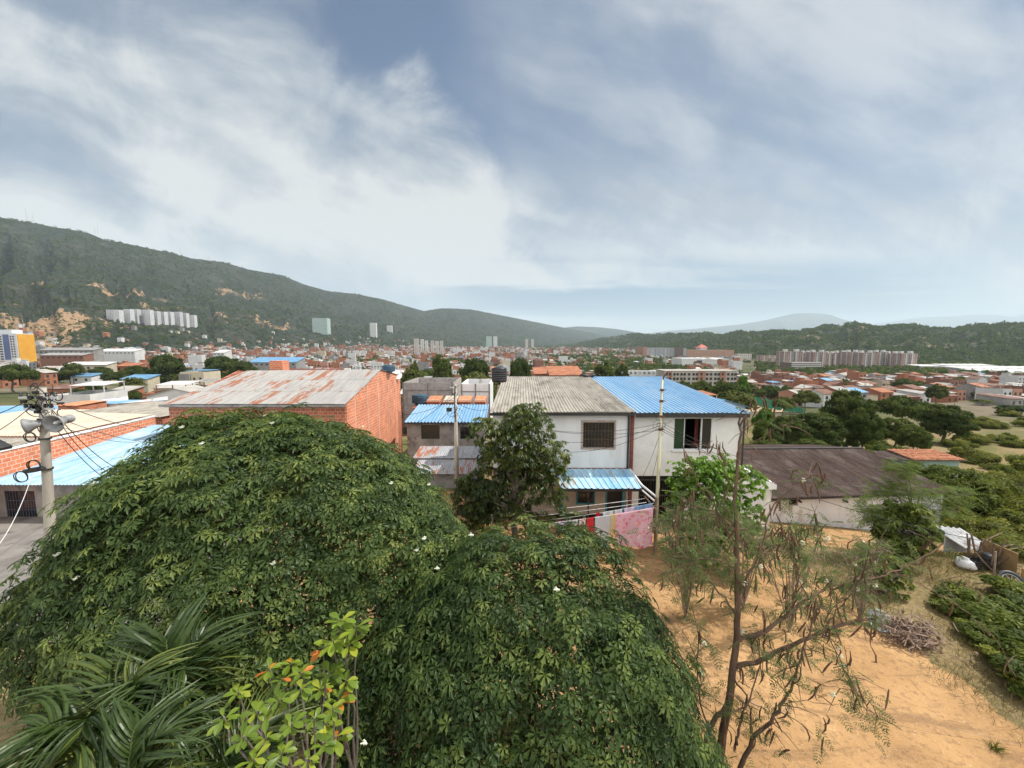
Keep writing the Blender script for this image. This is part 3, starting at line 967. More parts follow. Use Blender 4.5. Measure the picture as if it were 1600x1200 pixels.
g.box(dr[0], dr[1], YE + 0.10, YE + 0.13, 0, dr[3] - .02)
for k in range(9):
    xx = dr[0] + (dr[1] - dr[0]) * (k + .5) / 9
    g.tube([(xx, YE + 0.05, 0.02), (xx, YE + 0.05, dr[3] - .03)], 0.012, 5)
for zz in (0.6, 1.2, 1.7):
    g.box(dr[0], dr[1], YE + 0.035, YE + 0.065, zz - .02, zz + .02)
g.build('door', m_steel, E)
mb = MB()
mb.box(dr2[0], dr2[1] - .03, YE - 0.02, YE - 0.004, -0.1, dr2[3])
mb.build('white_wall_panel', m_white2, E)
# white drain pipes running over to the steel pole
PX_, PY_ = U(1028, 770, 17.2).x, 17.2
mb = MB()
mb.tube([(6.42, YE - .15, az_b + 0.02), (ax1 + 0.06, 18.6, az_f + 0.12), (PX_ + 0.02, 17.4, U(1024, 778, 17.3).z)], 0.055, 8)
mb.tube([(ax1 + 0.05, 18.5, U(1000, 766, 18.5).z), (PX_, 17.35, U(1022, 786, 17.3).z)], 0.045, 8)
mb.build('drain_pipe', m_pvc, E)

# ---- black tank on the corner of that roof
def tank(cx, cy, z, r, h, label, m, lid=True):
    t = empty('water_tank', (cx, cy, z), label=label, cat='water tank')
    pr = [(0, 0), (r * .92, 0), (r * .96, h * .05)]
    for k in range(5):
        a = h * (.1 + .16 * k)
        pr += [(r * .96, a), (r, a + h * .03), (r, a + h * .08), (r * .96, a + h * .11)]
    pr += [(r * .97, h * .9), (r * .9, h)]
    MB().lathe(pr, (cx, cy, z), 20).build('tank_body', m, t, True)
    MB().lathe([(r * .93, h * 0.97), (r * .95, h * 1.03), (r * .5, h * 1.12), (0, h * 1.14)], (cx, cy, z), 20).build('tank_lid', m, t, True)
    return t

tk = U(783, 598, 31.0)
tank(tk.x - 0.1, 29.6, 6.42, 0.60, 1.02, 'black water tank on the corner of the grey corrugated roof', m_blackplastic)

# ---- white house under the blue ribbed roof
fx0, fx1 = 6.56, 12.45
m_wallF = noisy('plastered_white_wall', (.70, .70, .69), (.80, .80, .78), 1.0, .85, .2, c3=(.67, .665, .65), s3=1.6)
Fh = empty('house', (9.5, YE, 0), label='white house with a large blue ribbed roof and open ground floor', cat='house')
fb = U(1030, 744, YE).z
fwn = rectpx(1053, 653, 1113, 703, YE)
f_top = 5.55
mb = MB()
front_wall(mb, fx0, fx1, fb, f_top, YE + .05, 0.15, [fwn])
mb.build('wall', m_wallF, Fh)
mb = MB()
mb.box(fx1 - 0.15, fx1, YE + 0.2, 31.6, -3.2, f_top); mb.box(fx0, fx1 - .15, 31.45, 31.6, -1.6, f_top)
mb.prism([(YE + 0.2, f_top), (31.6, f_top), (31.6, f_top + 0.82)], 'x', fx1 - 0.15, fx1)
mb.box(fx0, fx1 - .15, 31.45, 31.6, f_top, f_top + .8)
mb.build('side_wall', m_brickd, Fh)
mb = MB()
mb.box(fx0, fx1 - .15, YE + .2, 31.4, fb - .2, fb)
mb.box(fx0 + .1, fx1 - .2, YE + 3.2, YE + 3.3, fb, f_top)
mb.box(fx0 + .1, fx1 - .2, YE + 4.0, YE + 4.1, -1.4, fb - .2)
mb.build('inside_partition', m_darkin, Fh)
mb = MB()
xg = U(1066, 770, YE).x
mb.box(xg, fx1 - .15, YE + .05, YE + .2, -2.6, fb - .2)
mb.build('ground_floor_wall', m_white2, Fh)
g = MB()
n = int((xg - fx0) / 0.13)
for k in range(n):
    xx = fx0 + .1 + (xg - fx0 - .1) * k / n
    g.box(xx, xx + .025, YE + .12, YE + .145, -.4, fb - .2)
g.box(fx0, xg, YE + .10, YE + .12, 0.9, 0.98); g.box(fx0, xg, YE + .10, YE + .12, fb - .3, fb - .2)
g.build('gate', m_steel, Fh)
# three-light window: left pane shows green glass, middle open
f = MB()
x0, x1, z0, z1 = fwn
fm = 0.045
for (a, b) in ((x0, x0 + fm), (x0 + (x1 - x0) * .27, x0 + (x1 - x0) * .27 + fm), (x0 + (x1 - x0) * .71, x0 + (x1 - x0) * .71 + fm * 1.6), (x1 - fm, x1)):
    f.box(a, b, YE + .06, YE + .14, z0, z1 - .002)
f.box(x0, x1, YE + .055, YE + .145, z0, z0 + fm); f.box(x0, x1, YE + .055, YE + .145, z1 - fm, z1)
w = f.build('window', m_alu, Fh)
m_gg, _b, _p = newmat('green_tinted_glass', 0.05, 0.6); _p.inputs['Base Color'].default_value = (0.012, 0.045, 0.022, 1)
MB().box(x0 + fm, x0 + (x1 - x0) * .27, YE + .09, YE + .10, z0 + fm, z1 - fm).build('pane', m_gg, w)
MB().box(x0 + (x1 - x0) * .71 + fm * 1.6, x1 - fm, YE + .09, YE + .10, z0 + fm, z1 - fm).build('pane', m_glass, w)
n = 10
vs = []
xa, xb = x0 + (x1 - x0) * .60, x0 + (x1 - x0) * .70
for i in range(n + 1):
    xx = xa + (xb - xa) * i / n
    vs += [(xx, YE + .3 + .02 * math.sin(i * 2.1), z0 + .1), (xx, YE + .3 + .02 * math.sin(i * 2.1), z1)]
MB().add(vs, [(2 * i, 2 * i + 2, 2 * i + 3, 2 * i + 1) for i in range(n)]).build('curtain', noisy('red_curtain', (.10, .022, .018), (.16, .04, .03), 6, .9), w)
MB().box(x0 - .08, x1 + .05, YE - .05, YE + .05, z0 - .09, z0).build('window_sill', m_white, Fh)
roof_sheet('roof', (ex1 + .14, 19.98, 5.66), (12.58, 19.98, 5.66), (12.58, 32.3, 6.60), (ex1 + .14, 32.3, 6.60), m_bluesheet, Fh, 0.245, 0.042, 'rib', seed=14, sheet_l=12)
MB().box(ex1 + .14, 12.56, 20.02, 20.10, 5.42, 5.62).build('eave_board', m_steel, Fh)
MB().tube([(12.48, 20.3, 5.4), (12.52, 20.42, 5.2), (12.52, 20.42, 0)], .05, 8).build('downpipe', m_steel, Fh)
# folded dark tarp at the joint of the two roofs
rj = U(918, 586, 32.0)
mb = MB()
pts = [(rj.x - .7 + .28 * i, 31.9 + .1 * (i % 2), 6.70 + .10 * math.sin(i * 1.7)) for i in range(6)]
mb.tube(pts, [.06, .14, .17, .15, .16, .05], 9)
tag(mb.build('tarp', m_blackplastic, smooth=True), 'folded black tarp lying where the grey and blue roofs meet', 'tarp')

# ---- low warehouse with the brown roof
Wh = empty('warehouse', (21, 24, -2.8), label='long low white warehouse with a dark brown corrugated roof', cat='warehouse')
a = U(1196, 777, 24.0); b = U(1484, 765, 24.0)
zl, zr = a.z, b.z
rz_ = U(1300, 701, 30.6).z
wx0_ = 14.2
xr = 28.2
roof_sheet('roof', (wx0_, 23.6, zl - .02), (xr, 23.6, zr), (28.5, 30.6, rz_ + .02), (wx0_, 30.6, rz_ - .08), m_fibre_old, Wh, 0.177, 0.024, seed=21, sheet_l=1.8, sag=.06)
roof_sheet('back_roof', (28.5, 36, rz_ - 1.1), (wx0_, 36, rz_ - 1.1), (wx0_, 30.62, rz_ - .05), (28.5, 30.62, rz_ + .03), m_fibre_old, Wh, 0.177, 0.024, seed=22, sheet_l=1.8)
MB().tube([(wx0_, 30.6, rz_ + 0.0), (21, 30.6, rz_ + .03), (28.5, 30.6, rz_ + .08)], .07, 6).build('roof_ridge', m_steel, Wh)
MB().hexa([(wx0_, 23.62, zl - .17), (xr, 23.62, zr - .15), (xr, 23.72, zr - .15), (wx0_, 23.72, zl - .17)],
          [(wx0_, 23.62, zl - .06), (xr, 23.62, zr - .04), (xr, 23.72, zr - .04), (wx0_, 23.72, zl - .06)]).build('eave_beam', m_steel, Wh)
mb = MB()
hx = rectpx(1233, 779, 1247, 790, 24.1)
base = -4.6
mb.hexa([(wx0_ + .1, 24.1, base), (hx[0], 24.1, base), (hx[0], 24.25, base), (wx0_ + .1, 24.25, base)], [(wx0_ + .1, 24.1, zl - .1), (hx[0], 24.1, zl - .08), (hx[0], 24.25, zl - .08), (wx0_ + .1, 24.25, zl - .1)])
mb.box(hx[0], hx[1], 24.1, 24.25, base, hx[2]); mb.box(hx[0], hx[1], 24.1, 24.25, hx[3], zl - .08)
mb.hexa([(hx[1], 24.1, base), (xr - .25, 24.1, base), (xr - .25, 24.25, base), (hx[1], 24.25, base)], [(hx[1], 24.1, zl - .08), (xr - .25, 24.1, zr - .1), (xr - .25, 24.25, zr - .1), (hx[1], 24.25, zl - .08)])
mb.build('wall', m_offwhite, Wh)
for xa in (wx0_ + .1, xr - .4):
    MB().prism([(24.25, base), (35.8, base), (35.8, rz_ - 1.2), (30.6, rz_ - .15), (24.25, zl - .1)], 'x', xa, xa + .15).build('side_wall', m_offwhite, Wh)
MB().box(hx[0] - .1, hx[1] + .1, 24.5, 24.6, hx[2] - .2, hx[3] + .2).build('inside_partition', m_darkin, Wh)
MB().box(hx[0], hx[1], 24.14, 24.17, (hx[2] + hx[3]) / 2 - .02, (hx[2] + hx[3]) / 2 + .02).build('window_bar', m_steel, Wh)
for px_ in (1250, 1322, 1400):
    q = U(px_, 778, 23.9)
    MB().box(q.x - .04, q.x + .04, 23.75, 24.1, zl - .28, zl - .17).build('eave_bracket', m_steel, Wh)
MB().box(wx0_, xr - .3, 23.7, 24.1, base - .2, -2.75).build('plinth', m_cement, Wh)

# white plastered slope beside the blue roofed house
mb = MB()
p0, p1, p2 = U(1176, 726, 21.8), U(1214, 757, 21.0), U(1180, 757, 21.0)
mb.hexa([(12.7, 21.0, p1.z - .3), (p1.x, 21.0, p1.z - .3), (p1.x, 22.4, p1.z - .3), (12.7, 22.4, p1.z - .3)],
        [(12.7, 21.0, p0.z + .1), (p1.x, 21.0, p1.z), (p1.x, 22.4, p1.z + .05), (12.7, 22.4, p0.z + .2)])
lt = empty('lean_to', (13.6, 21.7, -1.6), label='small white sloping lean-to between the blue roofed house and the brown roof', cat='lean-to')
mb.build('roof', m_white, lt)
MB().box(12.75, p1.x - .2, 21.1, 22.3, -3.2, p1.z - .3).build('wall', m_offwhite, lt)

# ---- brick house under the rusted metal roof
bx0, bx1 = -25.0, -12.05
byf, byr, byb = 27.2, 35.0, 41.3
bz_e = wz(632, byf) + .02
bz_r = U(590, 577, byr).z
bz_b = bz_r - 1.05
Bh = empty('house', (-18.5, byf, -1), label='orange brick house with a rust streaked grey metal roof', cat='house')
mb = MB()
mb.prism([(byf + .5, -3), (byb, -3), (byb, bz_b - .05), (byr, bz_r - .06), (byf + .5, bz_e - .02)], 'x', bx1 - .16, bx1)
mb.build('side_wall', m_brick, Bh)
mb = MB()
mb.box(bx0, bx1 - .16, byf + .5, byf + .66, -3, bz_e - .12)
mb.box(bx0, bx1 - .16, byb - .16, byb, -3, bz_b - .1)
mb.prism([(byf + .66, -3), (byb - .16, -3), (byb - .16, bz_b - .1), (byr, bz_r - .12), (byf + .66, bz_e - .08)], 'x', bx0, bx0 + .16)
mb.build('wall', m_brickd, Bh)  # shade of the front wall is put into this darker brick colour
# pale concrete columns tied into the brick side
for yy in (29.2, 31.8, 34.4, 37.2, 39.6):
    zt = np.interp(yy, [byf, byr, byb], [bz_e, bz_r, bz_b]) - .12
    MB().box(bx1 - .13, bx1 + .012, yy - .09, yy + .09, -3, zt).build('concrete_column', noisy('pink_mortar', (.52, .33, .24), (.62, .42, .32), 4, .9) if 'pink_mortar' not in bpy.data.materials else bpy.data.materials['pink_mortar'], Bh)
MB().box(bx1 + .0, bx1 + .02, 40.2, byb, -3, 2.2).build('patched_brick_edge', m_brickd, Bh)
roof_sheet('roof', (bx0 - .3, byf, bz_e), (bx1 + .12, byf, bz_e), (bx1 + .12, byr, bz_r), (bx0 + .9, byr, bz_r - .12), m_zincrust, Bh, 0.076 * 2, 0.016, seed=31, sheet_l=2.7, sheet_w=.8, sag=.07)
roof_sheet('back_roof', (bx1 + .1, byb, bz_b), (bx0 + .9, byb, bz_b), (bx0 + .9, byr + .02, bz_r - .14), (bx1 + .1, byr + .02, bz_r - .02), m_zincrust, Bh, 0.152, 0.016, seed=32, sheet_l=2.7)
MB().box(bx0 - .3, bx1 + .1, byf + .02, byf + .12, bz_e - .22, bz_e - .04).build('eave_beam', m_cement, Bh)
tb = U(602, 579, 37.0)
tank(tb.x + .2, 37.4, bz_r - .35, .62, .55, 'dark blue water tank on the ridge of the rusted roof', noisy('dark_blue_plastic', (.03, .07, .11), (.05, .10, .15), 2, .5))
# satellite dish
dcen = U(620, 586, 40.2)
sd_ = empty('satellite_dish', (bx1 + .05, 40.2, dcen.z - .6), label='pale satellite dish on top of the orange brick side wall', cat='satellite dish')
ax_ = Vector((.55, -.72, .42)).normalized()
pr = [(0.0, 0.0), (.15, .008), (.3, .03), (.45, .07), (.52, .1), (.52, .115), (.45, .085), (.3, .045), (.15, .023), (0, .015)]
MB().lathe(pr, dcen, 24, axis=ax_).build('dish_reflector', m_offwhite, sd_, True)
mb = MB()
mb.tube([(bx1 + .05, 40.2, dcen.z - .9), (bx1 + .05, 40.2, dcen.z - .1), dcen - ax_ * .02], .025, 6)
mb.tube([dcen + Vector((0, 0, -.5)), dcen + ax_ * .5 + Vector((0, 0, -.1))], .012, 5)
mb.build('dish_arm', m_galv, sd_)
MB().box(dcen.x + ax_.x * .5 - .05, dcen.x + ax_.x * .5 + .05, dcen.y + ax_.y * .5 - .05, dcen.y + ax_.y * .5 + .05, dcen.z + .08, dcen.z + .2).build('dish_receiver', m_alu, sd_)
an = empty('antenna', (tb.x + 1.0, 38.6, bz_r - .6), label='thin aerial pole standing beside the dark blue tank', cat='antenna')
mb = MB().tube([(tb.x + 1.0, 38.6, bz_r - .7), (tb.x + 1.0, 38.6, bz_r + 1.1)], .022, 6)
mb.build('mast', m_galv, an)
mb = MB()
for k in range(5):
    mb.tube([(tb.x + .7, 38.6 + .08 * (k - 2), bz_r + .55 + .09 * k), (tb.x + 1.3, 38.6 + .08 * (k - 2), bz_r + .55 + .09 * k)], .008, 4)
mb.build('aerial_rods', m_galv, an)
# dark red ridge of a house right behind, and a brick stack
hb_ = empty('house', (-20.0, 47, -3), label='dark red brick house with a square brick stack behind the rusted roof', cat='house')
q0, q1 = U(404, 580, 46), U(500, 580, 46)
MB().box(q0.x, q1.x, 46, 52, -4.5, q0.z - .25).build('wall', m_brickb, hb_)
MB().box(q0.x - .2, q1.x + .2, 45.8, 52.2, q0.z - .25, q0.z - .05).build('roof', noisy('dark_red_roof', (.11, .035, .03), (.17, .06, .045), 2, .9), hb_)
s0, s1 = U(421, 570, 47.5), U(441, 570, 47.5)
MB().box(s0.x, s1.x, 47.5, 49, q0.z - .05, U(430, 564, 47.5).z).build('chimney', m_brick, hb_)

# ---- grey cement house with the blue roof, in the gap
YD = 34.0
dx0, dx1 = U(632, 660, YD).x, U(757, 658, YD).x
Dh = empty('house', ((dx0 + dx1) / 2, YD, -3), label='grey cement house with a bright blue wavy roof behind the mango tree', cat='house')
dze = wz(660, YD)
dzr = U(690, 632, YD + 5.5).z
w1 = rectpx(658, 664, 687, 686, YD + .4); w2 = rectpx(719, 667, 741, 686, YD + .4)
mb = MB()
front_wall(mb, dx0 + .1, dx1 - .1, -4, dze - .1, YD + .4, .15, [w1, w2])
mb.box(dx0 + .1, dx0 + .25, YD + .55, YD + 5.4, -4, dze - .1); mb.box(dx1 - .25, dx1 - .1, YD + .55, YD + 5.4, -4, dze - .1)
mb.box(dx0 + .25, dx1 - .25, YD + 5.25, YD + 5.4, -4, dzr - .15)
mb.build('wall', m_cement, Dh)
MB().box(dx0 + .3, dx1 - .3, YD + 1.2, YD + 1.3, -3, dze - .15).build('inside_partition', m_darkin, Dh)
roof_sheet('roof', (dx0 - .05, YD, dze), (dx1 + .1, YD, dze), (dx1 + .1, YD + 5.5, dzr), (dx0 - .05, YD + 5.5, dzr), m_bluesheet, Dh, .30, .05, 'wave', seed=41, sheet_l=6)
MB().box(dx0, dx1, YD + .03, YD + .1, dze - .16, dze - .05).build('eave_beam', m_steel, Dh)
window(Dh, *w1, YD + .4, m_steel, 2, .05, bars=0)
window(Dh, *w2, YD + .4, m_steel, 3, .05, bars=6)
# grey sheet roofs in front of it
Sh = empty('shed', (U(705, 720, 29).x, 29, -2), label='low shed of patched grey metal sheets beside the mango tree', cat='shed')
sz0, sz1 = wz(741, 27.0), wz(697, 31.5)
sx0, sx1 = U(640, 720, 28).x, U(752, 720, 28).x
roof_sheet('roof', (sx0, 28.9, wz(716, 28.9)), (sx1, 28.9, wz(716, 28.9)), (sx1, 31.5, sz1), (sx0, 31.5, sz1), m_zinc, Sh, .152, .014, seed=51, sheet_l=2.7, sheet_w=1.7)
roof_sheet('lower_roof', (sx0 + .4, 27.0, sz0), (sx1 + .1, 27.0, sz0), (sx1 + .1, 28.95, wz(718, 28.9)), (sx0 + .4, 28.95, wz(718, 28.9)), m_zinc, Sh, .152, .014, seed=57, sheet_l=2.2, sheet_w=1.7)
MB().box(sx0 + .3, sx1, 27.4, 31.3, -2, sz0 - .12).build('wall', m_cement, Sh)

# ---- blockwork yard behind it
def block_wall(name, p0, p1, ptop, pbot, Y, m, label, dep=4.0, cat='wall', holes=()):
    a, b = U(p0, (ptop + pbot) / 2, Y), U(p1, (ptop + pbot) / 2, Y)
    e = empty(name, ((a.x + b.x) / 2, Y, wz(pbot, Y) - 2), label=label, cat=cat)
    mb = MB()
    front_wall(mb, a.x, b.x, wz(pbot, Y) - 2, wz(ptop, Y), Y, .18, [rectpx(*h, Y) for h in holes])
    mb.box(a.x, a.x + .18, Y + .18, Y + dep, wz(pbot, Y) - 2, wz(ptop, Y)); mb.box(b.x - .18, b.x, Y + .18, Y + dep, wz(pbot, Y) - 2, wz(ptop, Y))
    mb.box(a.x + .18, b.x - .18, Y + dep - .18, Y + dep, wz(pbot, Y) - 2, wz(ptop, Y))
    mb.build('wall_panel', m, e)
    mb = MB()
    n = max(2, int((b.x - a.x) / 2.3))
    for k in range(n + 1):
        x = a.x + .02 + (b.x - a.x - .22) * k / n
        mb.box(x, x + .18, Y - .02, Y, wz(pbot, Y) - 2, wz(ptop, Y) + .03)
        mb.box(x, x + .18, Y, Y + .18, wz(ptop, Y), wz(ptop, Y) + .03)
    mb.box(a.x, b.x, Y - .025, Y - .005, wz(ptop + 13, Y), wz(ptop + 11, Y))
    mb.build('concrete_frame', m_cement, e)
    return e

block_wall('unfinished_building', 629, 708, 598, 640, 48.0, m_block, 'unfinished grey block building standing behind the bright blue wavy roof', 8, 'building')
block_wall('unfinished_building', 720, 766, 600, 640, 45.0, m_offwhite, 'pale unfinished block building left of the black tank', 7, 'building', holes=((745, 607, 751, 618),))
bt = U(657, 628, 43)
tank(bt.x, 43, bt.z - .1, .95, .85, 'dark blue water tank in front of the grey block building', bpy.data.materials['dark_blue_plastic'])
for k, (a0, a1, mm, lab) in enumerate(((667, 687, m_tile, 'small red tiled roof shed beside the dark blue tank'), (646, 667, m_brickd, 'low brick outbuilding under the dark blue tank'), (693, 712, m_cream, 'small cream roofed shed behind the concrete pole'), (716, 735, m_tile, 'small red tiled shed right of the concrete pole'), (742, 758, m_tile, 'small red tiled shed below the pale unfinished building'))):
    qa, qb = U(a0, 628, 42), U(a1, 628, 42)
    zt = wz(622 if k != 1 else 625, 42)
    if k == 1: zt = bt.z - .1
    s_ = empty('outbuilding', ((qa.x + qb.x) / 2, 42, zt - 4), label=lab, cat='outbuilding')
    MB().box(qa.x, qb.x, 41.9, 43.9, zt - 4.5, zt - .25).build('wall', m_brickd, s_)
    MB().hexa([(qa.x - .05, 41.7, zt - .25 - .2), (qb.x + .05, 41.7, zt - .25 - .2), (qb.x + .05, 44.1, zt - .1), (qa.x - .05, 44.1, zt - .1)],
              [(qa.x - .05, 41.7, zt - .15 - .2), (qb.x + .05, 41.7, zt - .15 - .2), (qb.x + .05, 44.1, zt), (qa.x - .05, 44.1, zt)]).build('roof', mm, s_)

# ---- left edge: blue roofed house, brick neighbour and roofs behind
Lh = empty('house', (-24, 19.4, 0), label='low house with a faded pale blue sheet roof and dark grilled window', cat='house')
lz_e = wz(757, 19.4)
lx_r = -15.4
# roof runs away from us, its left side against the brick wall
wl = [U(-90, 762, 18.9), U(0, 737, 20.4), U(245, 671, 31.2)]
zj = 2.55
roof_sheet('roof', (-30.5, 19.3, lz_e), (lx_r, 19.3, lz_e), (lx_r - 1.6, 31.0, zj + .2), (-32.0, 31.0, zj + .2), m_bluefade, Lh, .19, .02, seed=61, sheet_l=3.6)
ww = rectpx(9, 767, 56, 811, 19.9)
mb = MB()
front_wall(mb, -30, lx_r - .3, -.6, lz_e - .08, 19.9, .15, [ww])
mb.box(lx_r - .45, lx_r - .3, 20.05, 30.5, -.6, lz_e - .05)
mb.build('wall', m_cement, Lh)
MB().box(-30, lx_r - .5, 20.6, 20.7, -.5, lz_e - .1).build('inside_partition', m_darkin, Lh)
window(Lh, *ww, 19.9, m_steel, 2, .05, bars=10, barm=noisy('blue_grey_grille', (.08, .10, .16), (.12, .14, .2), 5, .5))
# brick neighbour: long wall beside the blue roof
Nb = empty('house', (-31, 26, 0), label='brick walled house with a grey and cream sheet roof at the left edge', cat='house')
def on_roof(px_, Y):
    return U(px_, 700, Y).x
pA = (on_roof(-60, 18.6), 18.6); pB = (on_roof(0, 20.4), 20.4); pC = (on_roof(247, 31.4), 31.4)
tA, tB, tC = wz(735, 18.6) , wz(706, 20.4), wz(651, 31.4)
mb = MB()
dirv = Vector((pC[0] - pB[0], pC[1] - pB[1], 0)).normalized()
nrm = Vector((-dirv.y, dirv.x, 0))
p0 = Vector((pB[0], pB[1], 0)) - dirv * 4.0; p1 = Vector((pC[0], pC[1], 0))
t0 = tB - (tC - tB) * .25
q0 = p0 + nrm * .16; q1 = p1 + nrm * .16
mb.hexa([(p0.x, p0.y, -.6), (p1.x, p1.y, -.6), (q1.x, q1.y, -.6), (q0.x, q0.y, -.6)], [(p0.x, p0.y, t0), (p1.x, p1.y, tC), (q1.x, q1.y, tC), (q0.x, q0.y, t0)])
mb.build('side_wall', m_brick, Nb)
c0 = p0 - nrm * .05; c1 = p1 - nrm * .05; d0 = p0 + nrm * .3; d1 = p1 + nrm * .3
MB().hexa([(c0.x, c0.y, t0), (c1.x, c1.y, tC), (d1.x, d1.y, tC), (d0.x, d0.y, t0)], [(c0.x, c0.y, t0 + .1), (c1.x, c1.y, tC + .1), (d1.x, d1.y, tC + .1), (d0.x, d0.y, t0 + .1)]).build('coping', m_white2, Nb)
far = p1 + nrm * 9; nea = p0 + nrm * 9
a_ = p0 + nrm * .1
mid = p0 + (p1 - p0) * .45
roof_sheet('roof', (nea.x, nea.y, t0 + .55), tuple(a_.xy) + (t0 + .12,), tuple((mid + nrm * .1).xy) + (t0 + (tC - t0) * .45 + .12,), tuple((mid + nrm * 9).xy) + (t0 + (tC - t0) * .45 + .55,), m_fibre, Nb, .177, .026, seed=71, sheet_l=1.8)
roof_sheet('far_roof', tuple((mid + nrm * 9).xy) + (t0 + (tC - t0) * .45 + .66,), tuple((mid + nrm * .1).xy) + (t0 + (tC - t0) * .45 + .22,), (p1.x + nrm.x * .1, p1.y, tC + .2), (far.x, far.y, tC + .75), m_cream, Nb, .177, .02, seed=72, sheet_l=2.4)
mb = MB()
mb.hexa([(q0.x, q0.y, -.6), (q0.x + .01, q0.y + .15, -.6), (nea.x, nea.y + .15, -.6), (nea.x, nea.y, -.6)], [(q0.x, q0.y, t0), (q0.x + .01, q0.y + .15, t0), (nea.x, nea.y + .15, t0 + .4), (nea.x, nea.y, t0 + .4)])
mb.build('wall', m_brickd, Nb)
# roofs further back on that side
def low_house(p0, p1, py_e, py_r, Y, dep, mw, mr, label, kind='wave', gid='house', thick=.1, amp=.03, pitch=.25):
    a, b = U(p0, py_e, Y), U(p1, py_e, Y)
    zr = wz(py_r, Y + dep)
    e = empty(gid, ((a.x + b.x) / 2, Y, a.z - 4), label=label, cat='house')
    roof_sheet('roof', (a.x, Y, a.z), (b.x, Y, a.z), (b.x, Y + dep, zr), (a.x, Y + dep, zr), mr, e, pitch, amp, kind, seed=int(p0) + 1000, sheet_l=dep / 2.2)
    mb = MB()
    g0 = float(ground_h((a.x + b.x) / 2, Y)) - 1.5
    mb.box(a.x + .2, b.x - .2, Y + .3, Y + .5, g0, a.z - .06); mb.box(a.x + .2, b.x - .2, Y + dep - .3, Y + dep - .1, g0, zr - .1)
    mb.box(a.x + .2, a.x + .4, Y + .5, Y + dep - .3, g0, a.z - .06); mb.box(b.x - .4, b.x - .2, Y + .5, Y + dep - .3, g0, a.z - .06)
    mb.build('wall', mw, e)
    return e

low_house(60, 252, 652, 627, 35.0, 11, m_brickd, m_fibre, 'long low house with a weathered grey sheet roof left of the rusted roof')
low_house(-120, 66, 668, 640, 33.5, 10, m_brickd, m_cream, 'low house with a cream sheet roof behind the horn loudspeaker pole')
low_house(-140, 40, 648, 634, 50, 9, m_brickd, m_bluesheet, 'low house with a vivid blue roof at the left edge')
low_house(104, 182, 631, 625, 56, 9, m_offwhite, m_bluesheet, 'open shelter with a vivid blue flat roof left of the rusted roof')
low_house(84, 122, 634, 626, 52, 4, m_brickd, m_tile, 'small brick house with a reddish roof right of the horn loudspeakers')
# dark lamp at the left edge
lm = empty('street_lamp', U(-6, 712, 9.5), label='dark flat street lamp head at the left edge', cat='street lamp')
q = U(-2, 697, 9.5)
mb = MB()
mb.hexa([(q.x - .35, 9.3, q.z + .02), (q.x + .13, 9.4, q.z - .1), (q.x + .13, 9.65, q.z - .1), (q.x - .35, 9.7, q.z + .02)],
        [(q.x - .35, 9.3, q.z + .2), (q.x + .16, 9.4, q.z - .03), (q.x + .16, 9.65, q.z - .03), (q.x - .35, 9.7, q.z + .2)])
mb.build('lamp_head', m_steel, lm)
MB().tube([(q.x - .3, 9.5, q.z + .1), (q.x - 1.2, 9.5, q.z + .05), (q.x - 1.3, 9.5, -.1)], .05, 8).build('lamp_post', m_galv, lm)

# street in front of the left house (a sheet just over the earth)
def sheet(name, quad, m, lift=.02, n=24):
    a, b, c, d = (np.array(q, float) for q in quad)
    s = np.linspace(0, 1, n)
    S, T = np.meshgrid(s, s)
    P = (a * (1 - S[..., None]) + b * S[..., None]) * (1 - T[..., None]) + (d * (1 - S[..., None]) + c * S[..., None]) * T[..., None]
    Z = ground_h(P[..., 0], P[..., 1]) + lift
    V = np.stack([P[..., 0], P[..., 1], Z], -1).reshape(-1, 3)
    o = np_mesh(name, V, grid_faces(n, n), m, origin=(0, 0, 0))
    tag(o, kind='structure')
    return o
m_pave = noisy('worn_concrete_paving', (.15, .138, .125), (.21, .195, .178), 1.2, .95, .2, c3=(.10, .095, .09), s3=.7)
sheet('pavement', ((-34, 11.0), (-10.5, 11.0), (-12.5, 19.9), (-34, 19.9)), m_pave, .10)

# ---- hut with the clay tile roof on the right
Th = empty('hut', (31, 33, -5), label='small hut with an orange clay tile roof and pale green wall behind the warehouse', cat='hut')
ta, tb_ = U(1436, 719, 33.0), U(1506, 717, 33.0)
tr = U(1460, 702, 35.6)
rows, cols = 9, int((tb_.x - ta.x + .6) / .22)
mbt = MB()
for i in range(rows):
    for j in range(cols):
        f0, f1 = i / rows, (i + 1.25) / rows
        x = ta.x - .3 + .22 * (j + .5)
        y0, y1 = 33 + 2.6 * f0, 33 + 2.6 * min(1, f1)
        z0, z1 = ta.z + (tr.z - ta.z) * f0 + .02 * (i % 2), ta.z + (tr.z - ta.z) * min(1, f1) - .03
        jz = random.uniform(-.015, .015)
        vs = []
        for yy, zz in ((y0, z0), (y1, z1)):
            for k in range(5):
                an_ = math.pi * k / 4
                vs.append((x - .115 * math.cos(an_), yy, zz + .075 * math.sin(an_) + jz))
        mbt.add(vs, [(k, k + 1, k + 6, k + 5) for k in range(4)], random.choice((0, 0, 1)))
mbt.build('roof', [m_tile, noisy('dark_clay_tile', (.30, .12, .07), (.42, .2, .12), 3, .9)], Th)
MB().hexa([(ta.x - .3, 33, ta.z - .08), (tb_.x + .3, 33, ta.z - .08), (tb_.x + .3, 35.6, tr.z - .1), (ta.x - .3, 35.6, tr.z - .1)], [(ta.x - .3, 33, ta.z - .02), (tb_.x + .3, 33, ta.z - .02), (tb_.x + .3, 35.6, tr.z - .04), (ta.x - .3, 35.6, tr.z - .04)]).build('roof_deck', m_wood, Th)
